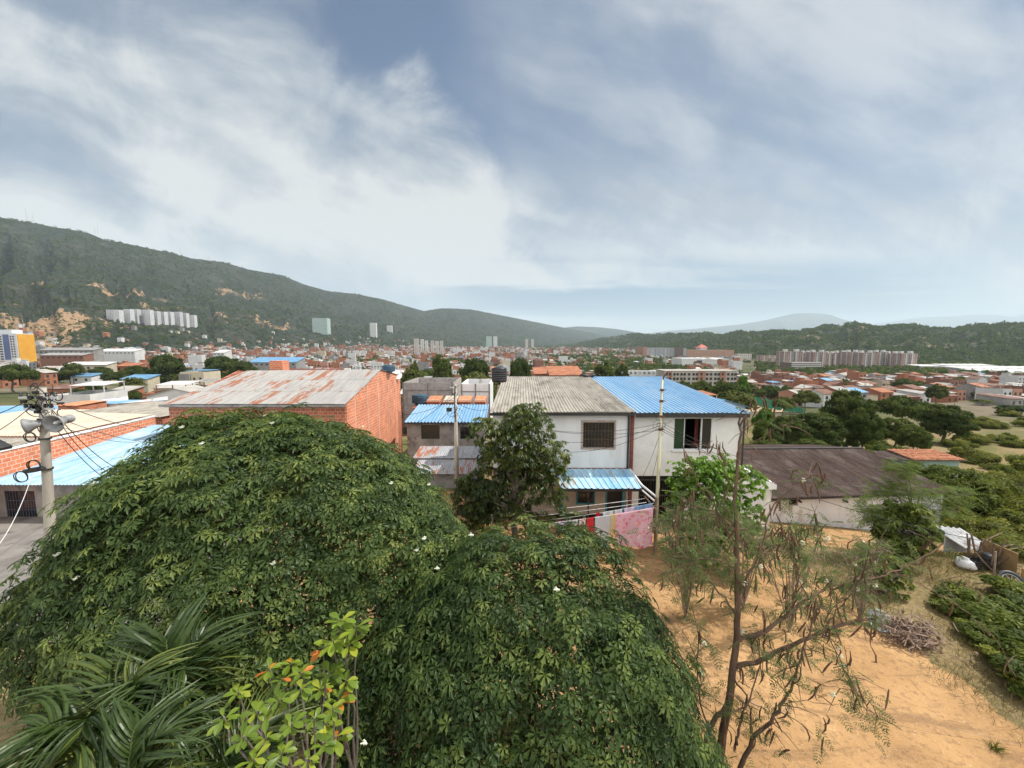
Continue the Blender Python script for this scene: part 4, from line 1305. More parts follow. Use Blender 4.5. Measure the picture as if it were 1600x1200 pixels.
roof_sheet('side_roof', (ta.x - 2.2, 34.0, ta.z - .2), (ta.x - .3, 33.2, ta.z - .1), (ta.x + .4, 35.6, tr.z - .1), (ta.x - 1.4, 36, tr.z - .3), m_fibre_old, Th, .177, .02, seed=82)
MB().box(ta.x - .1, tb_.x, 33.3, 35.4, -6.5, ta.z - .1).build('wall', noisy('pale_green_paint', (.22, .32, .28), (.30, .40, .35), 1, .9), Th)
# ------------------------------------------------------------------ leaves and plants
def nrmz(a):
    return a / np.maximum(np.linalg.norm(a, axis=-1, keepdims=True), 1e-9)


def leaf_cloud(name, tv, tf, pos, nrm, tip, sc, tint, mats, par=None, mi=None, origin=None):
    """many copies of one leaf outline baked into ONE mesh (a crown)"""
    tv = np.asarray(tv, float); tf = np.asarray(tf, int)
    n = len(pos); k = len(tv)
    z = nrmz(nrm)
    y = nrmz(tip - z * (tip * z).sum(-1, keepdims=True))
    x = np.cross(y, z)
    sc = np.broadcast_to(np.asarray(sc, float), (n,))
    V = pos[:, None, :] + sc[:, None, None] * (tv[None, :, 0:1] * x[:, None, :] + tv[None, :, 1:2] * y[:, None, :] + tv[None, :, 2:3] * z[:, None, :])
    T = tf[None] + (np.arange(n) * k)[:, None, None]
    at = np.repeat(tint, k)
    if mi is not None: mi = np.repeat(mi, len(tf))
    return np_mesh(name, V.reshape(-1, 3), T.reshape(-1, tf.shape[1]), mats, par, mi=mi, attrs={'tint': at}, origin=origin)


def palmate():
    """deeply cut five-lobed leaf, blade radius 1, base at the origin, tip along +y"""
    V = []; T = []
    lobes = [(-108, .66), (-54, .90), (0, 1.0), (54, .90), (108, .66)]
    half = [(.03, .10), (.085, .34), (.20, .62), (.075, .66), (.065, .84)]
    for a, L in lobes:
        a = math.radians(a); ca_, sa_ = math.cos(a), math.sin(a)
        o = len(V)
        pts = [(0, 0, 0)]
        for (w, t) in half:
            pts += [(-w, t, .05), (0, t, 0.0), (w, t, .05)]
        pts.append((0, 1.0, 0))
        for (x, y, zz) in pts:
            x *= L; y *= L
            r = math.hypot(x, y)
            V.append((x * ca_ + y * sa_, -x * sa_ + y * ca_, zz * L - .30 * r * r))
        T += [(o, o + 2, o + 1), (o, o + 3, o + 2)]
        for k in range(len(half) - 1):
            b = o + 1 + 3 * k
            T += [(b, b + 1, b + 4), (b, b + 4, b + 3), (b + 1, b + 2, b + 5), (b + 1, b + 5, b + 4)]
        b = o + 1 + 3 * (len(half) - 1)
        T += [(b, b + 1, o + len(pts) - 1), (b + 1, b + 2, o + len(pts) - 1)]
    return np.array(V), np.array(T)


def blade(w=.5, fold=.06, droop=.2, n=4, shape='oval'):
    """single leaf, length 1 along +y"""
    V = []; T = []
    for i in range(n + 1):
        t = i / n
        if shape == 'oval': hw = w * .5 * math.sin(math.pi * min(.999, t * .94 + .03)) ** .8
        elif shape == 'spoon': hw = w * .5 * (math.sin(math.pi * t ** 1.7 * .97 + .02)) ** .75
        else: hw = w * .5 * (1 - t) ** .45 * min(1, t * 6 + .35)
        z = -droop * (t * t if shape != 'strap' else t ** 3.2)
        V += [(-hw, t, z + fold * hw * 2), (0, t, z), (hw, t, z + fold * hw * 2)]
    for i in range(n):
        b = 3 * i
        T += [(b, b + 1, b + 4), (b, b + 4, b + 3), (b + 1, b + 2, b + 5), (b + 1, b + 5, b + 4)]
    return np.array(V), np.array(T)


def rsph(r, n):
    v = r.normal(size=(n, 3))
    return nrmz(v)


m_chaya = leafmat('chaya_leaf', (0.018, 0.036, 0.010), (0.052, 0.088, 0.022), (0.150, 0.190, 0.046), 0.26, 0.45, 0.24)
m_mango = leafmat('mango_leaf', (0.026, 0.044, 0.012), (0.066, 0.094, 0.022), (0.18, 0.19, 0.036), 0.38, 0.4, 0.4)
m_bright = leafmat('bright_green_leaf', (0.06, 0.13, 0.012), (0.13, 0.24, 0.02), (0.26, 0.38, 0.03), 0.34, 0.45, 0.35)
m_palm = leafmat('palm_leaflet', (0.020, 0.040, 0.011), (0.052, 0.086, 0.020), (0.24, 0.26, 0.05), 0.22, 0.4, 0.4)
m_almond = leafmat('yellow_green_leaf', (0.08, 0.13, 0.018), (0.17, 0.24, 0.025), (0.36, 0.38, 0.04), 0.3, 0.4, 0.4)
m_orange = leafmat('orange_leaf', (0.38, 0.09, 0.02), (0.5, 0.17, 0.03), (0.55, 0.30, 0.04), 0.3, 0.5, 0.3, tcol=(1.2, 1.0, .6))
m_moringa = leafmat('moringa_leaflet', (0.070, 0.100, 0.036), (0.125, 0.165, 0.062), (0.23, 0.26, 0.11), 0.3, 0.5, 0.25)
m_feather = leafmat('feathery_leaf', (0.075, 0.115, 0.028), (0.125, 0.17, 0.045), (0.19, 0.23, 0.07), 0.3, 0.5, 0.25)
m_shrub = leafmat('shrub_leaf', (0.046, 0.068, 0.015), (0.095, 0.125, 0.024), (0.20, 0.215, 0.04), 0.28, 0.55, 0.12)
m_oshrub = leafmat('olive_shrub_leaf', (0.065, 0.08, 0.02), (0.125, 0.138, 0.032), (0.23, 0.225, 0.05), 0.32, 0.6, 0.1)
m_dark = leafmat('dark_tree_leaf', (0.026, 0.042, 0.013), (0.055, 0.078, 0.021), (0.105, 0.128, 0.034), 0.30, 0.6, 0.08)
m_midgreen = leafmat('mid_green_tree_leaf', (0.038, 0.056, 0.015), (0.075, 0.098, 0.024), (0.14, 0.155, 0.038), 0.34, 0.6, 0.08)
m_olive = leafmat('olive_tree_leaf', (0.062, 0.074, 0.022), (0.11, 0.125, 0.036), (0.18, 0.19, 0.055), 0.22, 0.6, 0.08)
m_drygrass = leafmat('dry_grass_blade', (0.13, 0.10, 0.05), (0.24, 0.185, 0.09), (0.12, 0.14, 0.04), 0.15, 0.7, 0.1)
m_flower = noisy('white_petal', (.58, .60, .46), (.72, .73, .60), 8, .6)
m_creamfl = noisy('cream_petal', (.60, .58, .40), (.74, .72, .55), 8, .7)
m_pod = noisy('brown_pod', (.075, .040, .026), (.17, .095, .06), 9, .7, stretch=(1, 1, .3))
m_podg = noisy('green_pod', (.05, .065, .02), (.10, .12, .04), 9, .6)


def limbs(mb, p, q, r0, r1, wob, r, n=6, sides=7):
    """one wandering limb from p to q"""
    p = np.array(p, float); q = np.array(q, float)
    pts = []
    for i in range(n + 1):
        t = i / n
        w = (r.normal(size=3) * wob * math.sin(math.pi * t)) if 0 < i < n else 0
        pts.append(p * (1 - t) + q * t + w + np.array([0, 0, .18 * np.linalg.norm(q - p) * math.sin(math.pi * t) * .4]))
    mb.tube(pts, [r0 + (r1 - r0) * i / n for i in range(n + 1)], sides)
    return pts


def chaya_tree(name, label, cen, rad, base, nros, seed, droop=0.25, leafR=(.155, .215), nflow=20, gap=0.0, zlo=-0.25, stems=5):
    """broad dome of rosettes of palmate leaves on bare stems"""
    r = np.random.default_rng(seed)
    cen = np.array(cen, float); rad = np.array(rad, float)
    root = empty(name, (base[0], base[1], base[2]), label=label, cat='tree')
    # rosette centres: even cover of the lumpy dome plus an inner layer
    d = []
    i = 0
    ga = math.pi * (3 - math.sqrt(5))
    N = int(nros * 2 / (1 - zlo))
    for i in range(N):
        z = 1 - 2 * (i + .5) / N
        if z < zlo: break
        a = ga * i
        q = math.sqrt(1 - z * z)
        d.append((q * math.cos(a), q * math.sin(a), z))
    d = nrmz(np.array(d) + r.normal(size=(len(d), 3)) * .035)
    lump = 1 + .15 * (fbm(d[:, 0] * 2.2 + 7, d[:, 1] * 2.2 + d[:, 2] * 1.7, seed, 3) - .5) * 2 + r.normal(size=len(d)) * .025
    P = cen + d * rad * lump[:, None]
    ax = nrmz(d / rad)
    inner = r.random(len(d)) < 1.1
    Pi = cen + (d + r.normal(size=d.shape) * .05)[inner] * rad * (lump[inner] * r.uniform(.80, .93, inner.sum()))[:, None]
    keep = np.ones(len(P), bool)
    if gap > 0:
        g = fbm(P[:, 0] * 1.1 + 3, P[:, 2] * 1.1 + P[:, 1] * .7, seed + 5, 3)
        keep = g > np.quantile(g, gap)
    P2 = np.vstack([P[keep], Pi]); A2 = np.vstack([ax[keep], ax[inner]])
    isin = np.concatenate([np.zeros(keep.sum(), bool), np.ones(inner.sum(), bool)])
    lp, ln, lt, ls, ti = [], [], [], [], []
    for c, a, inn in zip(P2, A2, isin):
        a = a + np.array([0, 0, .55]); a = a / np.linalg.norm(a)
        k = r.integers(8, 12) if not inn else r.integers(6, 9)
        e1 = np.cross(a, [.3, .2, 1.0 if abs(a[2]) < .9 else 0.0]); e1 /= np.linalg.norm(e1); e2 = np.cross(a, e1)
        base_t = r.normal(.46, .19)
        for j in range(k):
            th = 2.4 * j + r.uniform(-.3, .3)
            f = (j + .5) / k
            ele = math.radians(78 - 72 * f + r.normal() * 9)           # inner leaves stand up, outer ones lie flat
            dirn = math.cos(ele) * (math.cos(th) * e1 + math.sin(th) * e2) + math.sin(ele) * a
            L = r.uniform(.16, .30) * (0.65 + .5 * f)
            b = c + dirn * L
            nn = nrmz(a * .9 + dirn * .35 + np.array([0, 0, .35]) + r.normal(size=3) * .22)
            tp = dirn + np.array([0, 0, -droop - .25 * f]) + r.normal(size=3) * .15
            lp.append(b); ln.append(nn); lt.append(tp)
            ls.append(r.uniform(*leafR) * (.75 + .35 * f))
            ti.append(np.clip(base_t + r.normal() * .12 + (.30 if j < 2 else 0), 0, 1))
    tv, tf = palmate()
    leaf_cloud('crown', tv, tf, np.array(lp), np.array(ln), np.array(lt), np.array(ls), np.array(ti), m_chaya, root)
    # stems
    mb = MB()
    for s in range(stems):
        a = 2 * math.pi * s / stems + r.uniform(-.3, .3)
        p0 = np.array(base) + np.array([math.cos(a) * .25, math.sin(a) * .25, -.1])
        fork = p0 + np.array([math.cos(a) * rad[0] * .22, math.sin(a) * rad[1] * .22, (cen[2] - base[2]) * .62])
        limbs(mb, p0, fork, .11, .075, .10, r)
        for m in range(4):
            a2 = a + r.uniform(-.9, .9)
            q = cen + np.array([math.cos(a2) * rad[0] * r.uniform(.35, .6), math.sin(a2) * rad[1] * r.uniform(.35, .6), rad[2] * r.uniform(-.05, .35)])
            pts = limbs(mb, fork, q, .07, .04, .12, r)
            for w in range(5):
                a3 = a2 + r.uniform(-.8, .8)
                dd = np.array([math.cos(a3) * .8, math.sin(a3) * .8, r.uniform(.0, .8)])
                dd /= np.linalg.norm(dd)
                q2 = cen + dd * rad * .86
                limbs(mb, pts[r.integers(3, 6)], q2, .035, .016, .10, r, 5, 5)
    mb.build('trunk', m_bark, root)
    # small white flower heads standing over the leaves
    prot = None
    f = MB()
    for j in range(11):
        q = rsph(r, 1)[0] * .034 * np.array([1.2, 1.2, .6])
        f.lathe([(0, .004), (.010, .0), (.013, .008), (0, .014)], (q[0], q[1], q[2] + .03), 5)
    f.lathe([(0, .01), (.030, .026), (.028, .036), (0, .042)], (0, 0, 0), 7)
    idx = r.permutation(len(P))
    cnt = 0
    for i in idx:
        if cnt >= nflow: break
        if not keep[i] or ax[i][1] > .35: continue
        loc = P[i] + ax[i] * .10 + np.array([0, 0, .17])
        if prot is None:
            prot = f.build('flower_head', m_flower, root)
            prot.location = Vector(loc) - Vector(base)
            # built round the tree's base: move its mesh back to its own origin
            prot.data.transform(__import__('mathutils').Matrix.Translation(Vector(base)))
        else:
            c = prot.copy(); C.objects.link(c); parent(c, root); c.location = Vector(loc) - Vector(base)
        cnt += 1
    return root


chaya_tree('flowering_tree', 'huge rounded dense green tree with palm shaped leaves and tiny white flowers', (-5.5, 8.5, 3.6), (4.26, 3.5, 3.94), (-5.0, 8.3, 0), 1400, 301, nflow=28, zlo=-.04)
chaya_tree('flowering_tree', 'smaller dense green tree with drooping lobed leaves right of the huge rounded tree', (.12, 6.35, 2.1), (3.15, 2.7, 3.5), (.2, 6.5, 0), 920, 302, droop=.8, nflow=16, gap=.12, zlo=-.32)


# ---- mango tree in front of the white house
def mango(name, label, base, cen, rad, nros, seed, m=m_mango, ll=(.20, .27), w=.24):
    r = np.random.default_rng(seed)
    root = empty(name, base, label=label, cat='tree')
    cen = np.array(cen); rad = np.array(rad)
    nb = 26
    bd = rsph(r, nb); bd[:, 2] = np.where(bd[:, 2] < -.85, -bd[:, 2], bd[:, 2])
    bc = cen + bd * rad * r.uniform(.55, .80, (nb, 1))
    lp, ln, lt, ls, ti = [], [], [], [], []
    per = nros // nb
    for c in bc:
        br = rad.mean() * r.uniform(.28, .42)
        d = nrmz(rsph(r, per) + np.array([0, -.1, .35]))
        bt = r.normal(.42, .14)
        for dd in d:
            p = c + dd * br * r.uniform(.75, 1.08)
            young = r.random() < .12
            for j in range(r.integers(10, 15)):
                th = 2.4 * j
                ax_ = nrmz(dd + np.array([0, 0, .5]))
                e1 = nrmz(np.cross(ax_, [.2, .1, .9])); e2 = np.cross(ax_, e1)
                out = math.cos(th) * e1 + math.sin(th) * e2
                tp = out * .9 + ax_ * r.uniform(-.2, .6) + np.array([0, 0, -.55 - .4 * r.random()])
                lp.append(p + out * .015); lt.append(tp)
                ln.append(nrmz(out * .5 + np.array([0, 0, .9]) + r.normal(size=3) * .25))
                ls.append(r.uniform(*ll)); ti.append(np.clip(bt + r.normal() * .14 + (.35 if young else 0), 0, 1))
    tv, tf = blade(w, .1, .22, 3)
    leaf_cloud('crown', tv, tf, np.array(lp), np.array(ln), np.array(lt), np.array(ls), np.array(ti), m, root)
    mb = MB()
    b0 = np.array(base, float)
    top = np.array([cen[0], cen[1], cen[2] - rad[2] * .55])
    limbs(mb, b0 - [0, 0, .2], top, .17, .12, .05, r, 6, 9)
    for c in bc[::2]:
        limbs(mb, top, c, .09, .025, .12, r)
    mb.build('trunk', m_barkg, root)
    return root


mango('mango_tree', 'dark green mango tree with long drooping leaves in front of the white house', (.1, 17.2, 0), (.1, 17.2, 3.35), (2.45, 2.0, 3.45), 1500, 311)
mango('shrub', 'low dark bush at the foot of the mango tree', (-1.9, 17.6, -.2), (-1.75, 17.4, 1.9), (1.25, 1.0, 1.5), 420, 312)
# bright bush by the blue roofed house
mango('bush', 'bright yellow green bush in front of the blue roofed house', (9.1, 16.2, -.4), (9.0, 16.4, 1.95), (2.2, 1.6, 2.75), 1250, 313, m=m_bright, ll=(.13, .2), w=.5)


# ---- palms at the lower left
def palm(name, label, base, fronds, seed):
    """fronds: list of (azimuth deg, rise, reach, length of leaflets)"""
    r = np.random.default_rng(seed)
    root = empty(name, base, label=label, cat='palm')
    b0 = np.array(base, float)
    tv, tf = blade(.08, .30, .95, 7, 'strap')
    stem = MB()
    for k in range(4):
        a = k * 1.7
        stem.tube([b0 + [math.cos(a) * .12, math.sin(a) * .12, -.1], b0 + [math.cos(a) * .16, math.sin(a) * .16, fronds[0][4]]], [.05, .035], 7)
    stem.build('stem', noisy('green_cane', (.10, .12, .03), (.2, .2, .06), 5, .6) if 'green_cane' not in bpy.data.materials else bpy.data.materials['green_cane'], root)
    proto = {}
    for (az, rise, reach, ll, z0) in fronds:
        a = math.radians(az)
        hd = np.array([math.sin(a), math.cos(a), 0])
        n = 17
        T = np.linspace(0, 1, n)
        pts = np.array([b0 + [0, 0, z0] + hd * reach * t ** .9 + np.array([0, 0, rise * (1.75 * t - 1.05 * t * t)]) for t in T])
        lp, ln, lt, ls, ti = [], [], [], [], []
        m_ = 24
        ft = r.normal(.45, .12)
        for i in range(m_):
            t = .16 + .84 * i / m_
            p = np.array([np.interp(t, T, pts[:, q]) for q in range(3)])
            p2 = np.array([np.interp(min(1, t + .04), T, pts[:, q]) for q in range(3)])
            tg = nrmz(p2 - p + 1e-6)
            sd_ = nrmz(np.cross(tg, [0, 0, 1.0]))
            up = np.cross(sd_, tg)
            for s in (-1, 1):
                lp.append(p); lt.append(sd_ * s * .34 + tg * .70 + up * .62 + r.normal(size=3) * .08)
                ln.append(nrmz(up + sd_ * s * -.35 + r.normal(size=3) * .12))
                ls.append(ll * (.55 + .55 * math.sin(math.pi * min(.96, t * .9 + .05))) * r.uniform(.9, 1.1))
                ti.append(np.clip(ft + r.normal() * .1 + .25 * (t > .9), 0, 1))
        f = leaf_cloud('frond', tv, tf, np.array(lp), np.array(ln), np.array(lt), np.array(ls), np.array(ti), m_palm, root)
        rb = MB().tube(list(pts), [.016 * (1 - .75 * t) + .003 for t in T], 5)
        rb.build('frond_rib', m_podg, f)
    return root


def mkfronds(r, n, rise, reach, ll, z0):
    out = []
    for i in range(n):
        out.append((360 * i / n + r.uniform(-20, 20), rise * r.uniform(.8, 1.2), reach * r.uniform(.4, .8), ll * r.uniform(.85, 1.1), z0 + r.uniform(-.25, .25)))
    return out


_r = np.random.default_rng(77)
palm('palm', 'feathery green cane palm at the lower left corner', (-4.9, 4.2, 0), mkfronds(_r, 16, 1.45, .95, .56, 3.7), 321)
palm('palm', 'taller cane palm with upright fronds in front of the huge rounded tree', (-4.55, 4.7, 0), mkfronds(_r, 12, 1.75, .60, .56, 3.6), 322)
palm('palm', 'cane palm arching over at the very bottom edge left of the yellow green plant', (-3.1, 3.7, 0), mkfronds(_r, 15, 1.15, .85, .46, 3.75), 323)
palm('palm', 'pale green cane palm fronds fanning up at the bottom left edge', (-3.9, 3.4, 0), mkfronds(_r, 14, 1.2, .8, .48, 4.0), 324)


# ---- yellow-green plant with spoon leaves
def spoon_plant(name, label, tips, base, seed, ll=.19, nl=9, orange=.0, m=m_almond, w=.46, n2=7):
    r = np.random.default_rng(seed)
    root = empty(name, base, label=label, cat='plant')
    lp, ln, lt, ls, ti, mi = [], [], [], [], [], []
    mb = MB()
    for c in tips:
        c = np.array(c, float)
        fork = np.array(base) * .35 + c * .65 + np.array([0, 0, -.25])
        limbs(mb, base, fork, .022, .014, .04, r, 4, 5); limbs(mb, fork, c, .012, .007, .03, r, 4, 5)
        bt = r.normal(.5, .12)
        for j in range(nl):
            th = 2.4 * j + r.uniform(-.3, .3); f = (j + .5) / nl
            out = np.array([math.cos(th), math.sin(th), 0])
            tp = out + np.array([0, 0, 1.1 - 1.5 * f]) + r.normal(size=3) * .12
            lp.append(c + np.array([0, 0, -.06 * f]) + out * .01); lt.append(tp)
            ln.append(nrmz(np.array([0, 0, 1.0]) - out * .2 + r.normal(size=3) * .2))
            ls.append(ll * r.uniform(.75, 1.15)); ti.append(np.clip(bt + r.normal() * .18, 0, 1)); mi.append(1 if r.random() < orange else 0)
    tv, tf = blade(w, .12, .25, n2, 'spoon')
    leaf_cloud('leaves', tv, tf, np.array(lp), np.array(ln), np.array(lt), np.array(ls), np.array(ti), [m, m_orange], root, mi=np.array(mi))
    mb.build('stem', m_barkg, root)
    return root


tips = []
for (px_, py_, Y_) in [(372, 1080, 3.5), (400, 1110, 3.3), (436, 1092, 3.4), (470, 1075, 3.5), (455, 1130, 3.2), (415, 1150, 3.1), (490, 1120, 3.3), (505, 1160, 3.1), (380, 1150, 3.0), (440, 1175, 3.0), (480, 1185, 2.95), (350, 1120, 3.2), (520, 1105, 3.4), (395, 1185, 2.9)]:
    tips.append(U(px_, py_, Y_))
spoon_plant('shrub', 'yellow green spoon leaved plant with orange leaves at the bottom of the photo', tips, (-2.1, 3.6, 2.6), 331, .115, 10, .02)
tips = [U(px_, py_, Y_) for (px_, py_, Y_) in [(532, 968, 4.0), (556, 978, 3.95), (520, 1000, 3.9), (545, 1005, 3.9)]]
spoon_plant('shrub', 'single yellow green sprig rising between the two leafy domes', tips, (-2.1, 4.6, 2.6), 332, .16, 9, .0)
# dim orange and rusty leaves deeper in
tips = [U(px_, py_, Y_) for (px_, py_, Y_) in [(470, 1050, 4.6), (440, 1060, 4.7), (500, 1075, 4.5), (420, 1045, 4.8), (455, 1035, 4.9), (515, 1050, 3.85), (530, 1092, 3.8), (508, 1128, 3.65), (540, 1062, 3.85), (505, 1012, 4.0), (525, 1150, 3.5)]]
spoon_plant('shrub', 'shaded plant with rust coloured leaves behind the yellow green one', tips, (-2.7, 4.7, 2.4), 333, .15, 9, .10)


# ---- moringa tree: thin trunk, airy sprays, hanging pods
def frond_template(r):
    """small branched spray of round leaflets, length 1"""
    V = []; T = []
    def leaflet(x, y, s, a):
        o = len(V)
        c, d = math.cos(a), math.sin(a)
        for (p, q) in ((0, 0), (.42, .5), (0, 1), (-.42, .5)):
            p *= s; q *= s
            V.append((x + p * c + q * d, y - p * d + q * c, -.25 * (x * x + y * y) + r.uniform(-.03, .03)))
        T.extend([(o, o + 1, o + 2), (o, o + 2, o + 3)])
    for i in range(6):
        t = .2 + .8 * i / 6
        for s in (-1, 1):
            L = .36 * (1.1 - t * .7)
            for k in range(5):
                f = (k + 1) / 5
                x = s * L * f * .85; y = t + L * f * .5
                leaflet(x, y, .052, s * 1.2 + r.uniform(-.5, .5))
                leaflet(x, y, .052, -s * .3 + r.uniform(-.5, .5))
    for k in range(3): leaflet(0, .95 + .05 * k, .09, r.uniform(-1, 1))
    return np.array(V), np.array(T)


def pod_mesh(name, L, r0, bend, m):
    mb = MB()
    pts = [(bend * math.sin(math.pi * t) , 0, -L * t) for t in np.linspace(0, 1, 7)]
    mb.tube(pts, [r0 * .35, r0 * .9, r0, r0, r0, r0 * .8, r0 * .15], 6)
    return mb


def airy_tree(name, label, base, branches, seed, spray=.34, nspray=300, npod=100, dens=None, trunk_m=None, twig_r=.009, flowers=60, cat='tree', leaf=None):
    """branches: lists of (pixel x, pixel y, distance) + start and end radius"""
    r = np.random.default_rng(seed)
    root = empty(name, base, label=label, cat=cat)
    mb = MB()
    ends = []
    for (pl, r0, r1, leafy, poddy) in branches:
        pts = [np.array(U(*p)) if len(p) == 3 else np.array(p[:3]) for p in pl]
        # smooth the polyline
        for _ in range(2):
            q = [pts[0]]
            for i in range(len(pts) - 1):
                q += [pts[i] * .75 + pts[i + 1] * .25, pts[i] * .25 + pts[i + 1] * .75]
            q.append(pts[-1]); pts = q
        pts = [p + r.normal(size=3) * .012 for p in pts]
        n = len(pts)
        mb.tube(pts, [r0 + (r1 - r0) * (i / (n - 1)) ** .8 for i in range(n)], 8 if r0 > .03 else 5)
        ends.append((np.array(pts), leafy, poddy))
    tw = []
    for (pts, leafy, poddy) in ends:          # twigs off every branch
        L = np.linalg.norm(np.diff(pts, axis=0), axis=1).sum()
        for k in range(int(L * (9.0 if npod else 5.5) * leafy + L * (2 if npod else 0))):
            i = r.integers(len(pts) // 4, len(pts))
            d = nrmz(r.normal(size=3) + np.array([0, 0, .25])); ln_ = r.uniform(.18, .6)
            q = [pts[i], pts[i] + d * ln_ * .5 + [0, 0, .03], pts[i] + d * ln_ + [0, 0, -.05 * ln_]]
            mb.tube(q, [twig_r, twig_r * .7, twig_r * .35], 4)
            tw.append((np.array(q), leafy, poddy))
    mb.build('trunk', trunk_m or m_bark, root)
    allp = []; wl_ = []; wp_ = []
    for (pts, leafy, poddy) in ends + tw:
        for p in pts[1:]:
            allp.append(p); wl_.append(leafy); wp_.append(poddy)
    allp = np.array(allp); wl_ = np.array(wl_, float); wp_ = np.array(wp_, float)
    tv, tf = frond_template(r)
    idx = r.choice(len(allp), nspray, p=wl_ / wl_.sum())
    pos = allp[idx] + r.normal(size=(nspray, 3)) * .05
    tip = nrmz(r.normal(size=(nspray, 3)) * [1, 1, .4] + [0, 0, -.15])
    nr = nrmz(r.normal(size=(nspray, 3)) * .45 + [0, 0, 1])
    leaf_cloud('crown', tv, tf, pos, nr, tip, r.uniform(.6, 1.15, nspray) * spray, np.clip(r.normal(.45, .2, nspray), 0, 1), leaf or m_moringa, root)
    if npod:
        protos = []
        for k in range(5):
            L = r.uniform(.26, .42)
            o = pod_mesh('seed_pod', L, r.uniform(.013, .017), r.uniform(-.04, .05), m_pod).build('seed_pod', [m_pod, m_podg][k == 4], root)
            o.data.transform(__import__('mathutils').Matrix.Translation(Vector(base)))
            protos.append(o)
        idx = r.choice(len(allp), npod, p=wp_ / wp_.sum())
        for k, i in enumerate(idx):
            src = protos[k % 5]
            o = src if k < 5 else src.copy()
            if k >= 5:
                C.objects.link(o); parent(o, root)
            o.location = Vector(allp[i] + r.normal(size=3) * .03) - Vector(base)
            o.rotation_euler = (r.normal() * .28, r.normal() * .28, r.uniform(0, 6.28))
        # the many smaller pods past the first hundred: one part
        mb2 = MB()
        idx = r.choice(len(allp), int(npod * 2.2), p=wp_ / wp_.sum())
        for i in idx:
            L = r.uniform(.2, .36); q = allp[i] + r.normal(size=3) * .05; d2 = np.array([r.normal() * .22, r.normal() * .22, -1]); rr_ = r.uniform(.011, .015); bn = r.normal(size=3) * .03
            mb2.tube([q, q + d2 * L * .3 + bn, q + d2 * L * .7 + bn, q + d2 * L], [rr_ * .4, rr_, rr_, rr_ * .2], 5)
        tag(mb2.build('seed_pods', m_pod, root), kind='stuff')
    if flowers:
        f = MB()
        for j in range(9):
            q = rsph(r, 1)[0] * .034
            f.lathe([(0, 0), (.011, .005), (.014, .014), (0, .018)], tuple(q), 5)
        f.lathe([(0, -.02), (.028, .0), (0, .02)], (0, 0, 0), 7)
        o0 = None
        idx = r.choice(len(allp), flowers, p=wl_ / wl_.sum())
        for i in idx:
            if o0 is None:
                o0 = f.build('flower_cluster', m_creamfl, root); o = o0
                o.data.transform(__import__('mathutils').Matrix.Translation(Vector(base)))
            else:
                o = o0.copy(); C.objects.link(o); parent(o, root)
            o.location = Vector(allp[i] + r.normal(size=3) * .06) - Vector(base)
    return root


D0 = 6.4
def bl(*p, d0=D0, d1=None):
    d1 = d0 if d1 is None else d1
    n = len(p)
    return [(x, y, d0 + (d1 - d0) * i / max(1, n - 1)) for i, (x, y) in enumerate(p)]

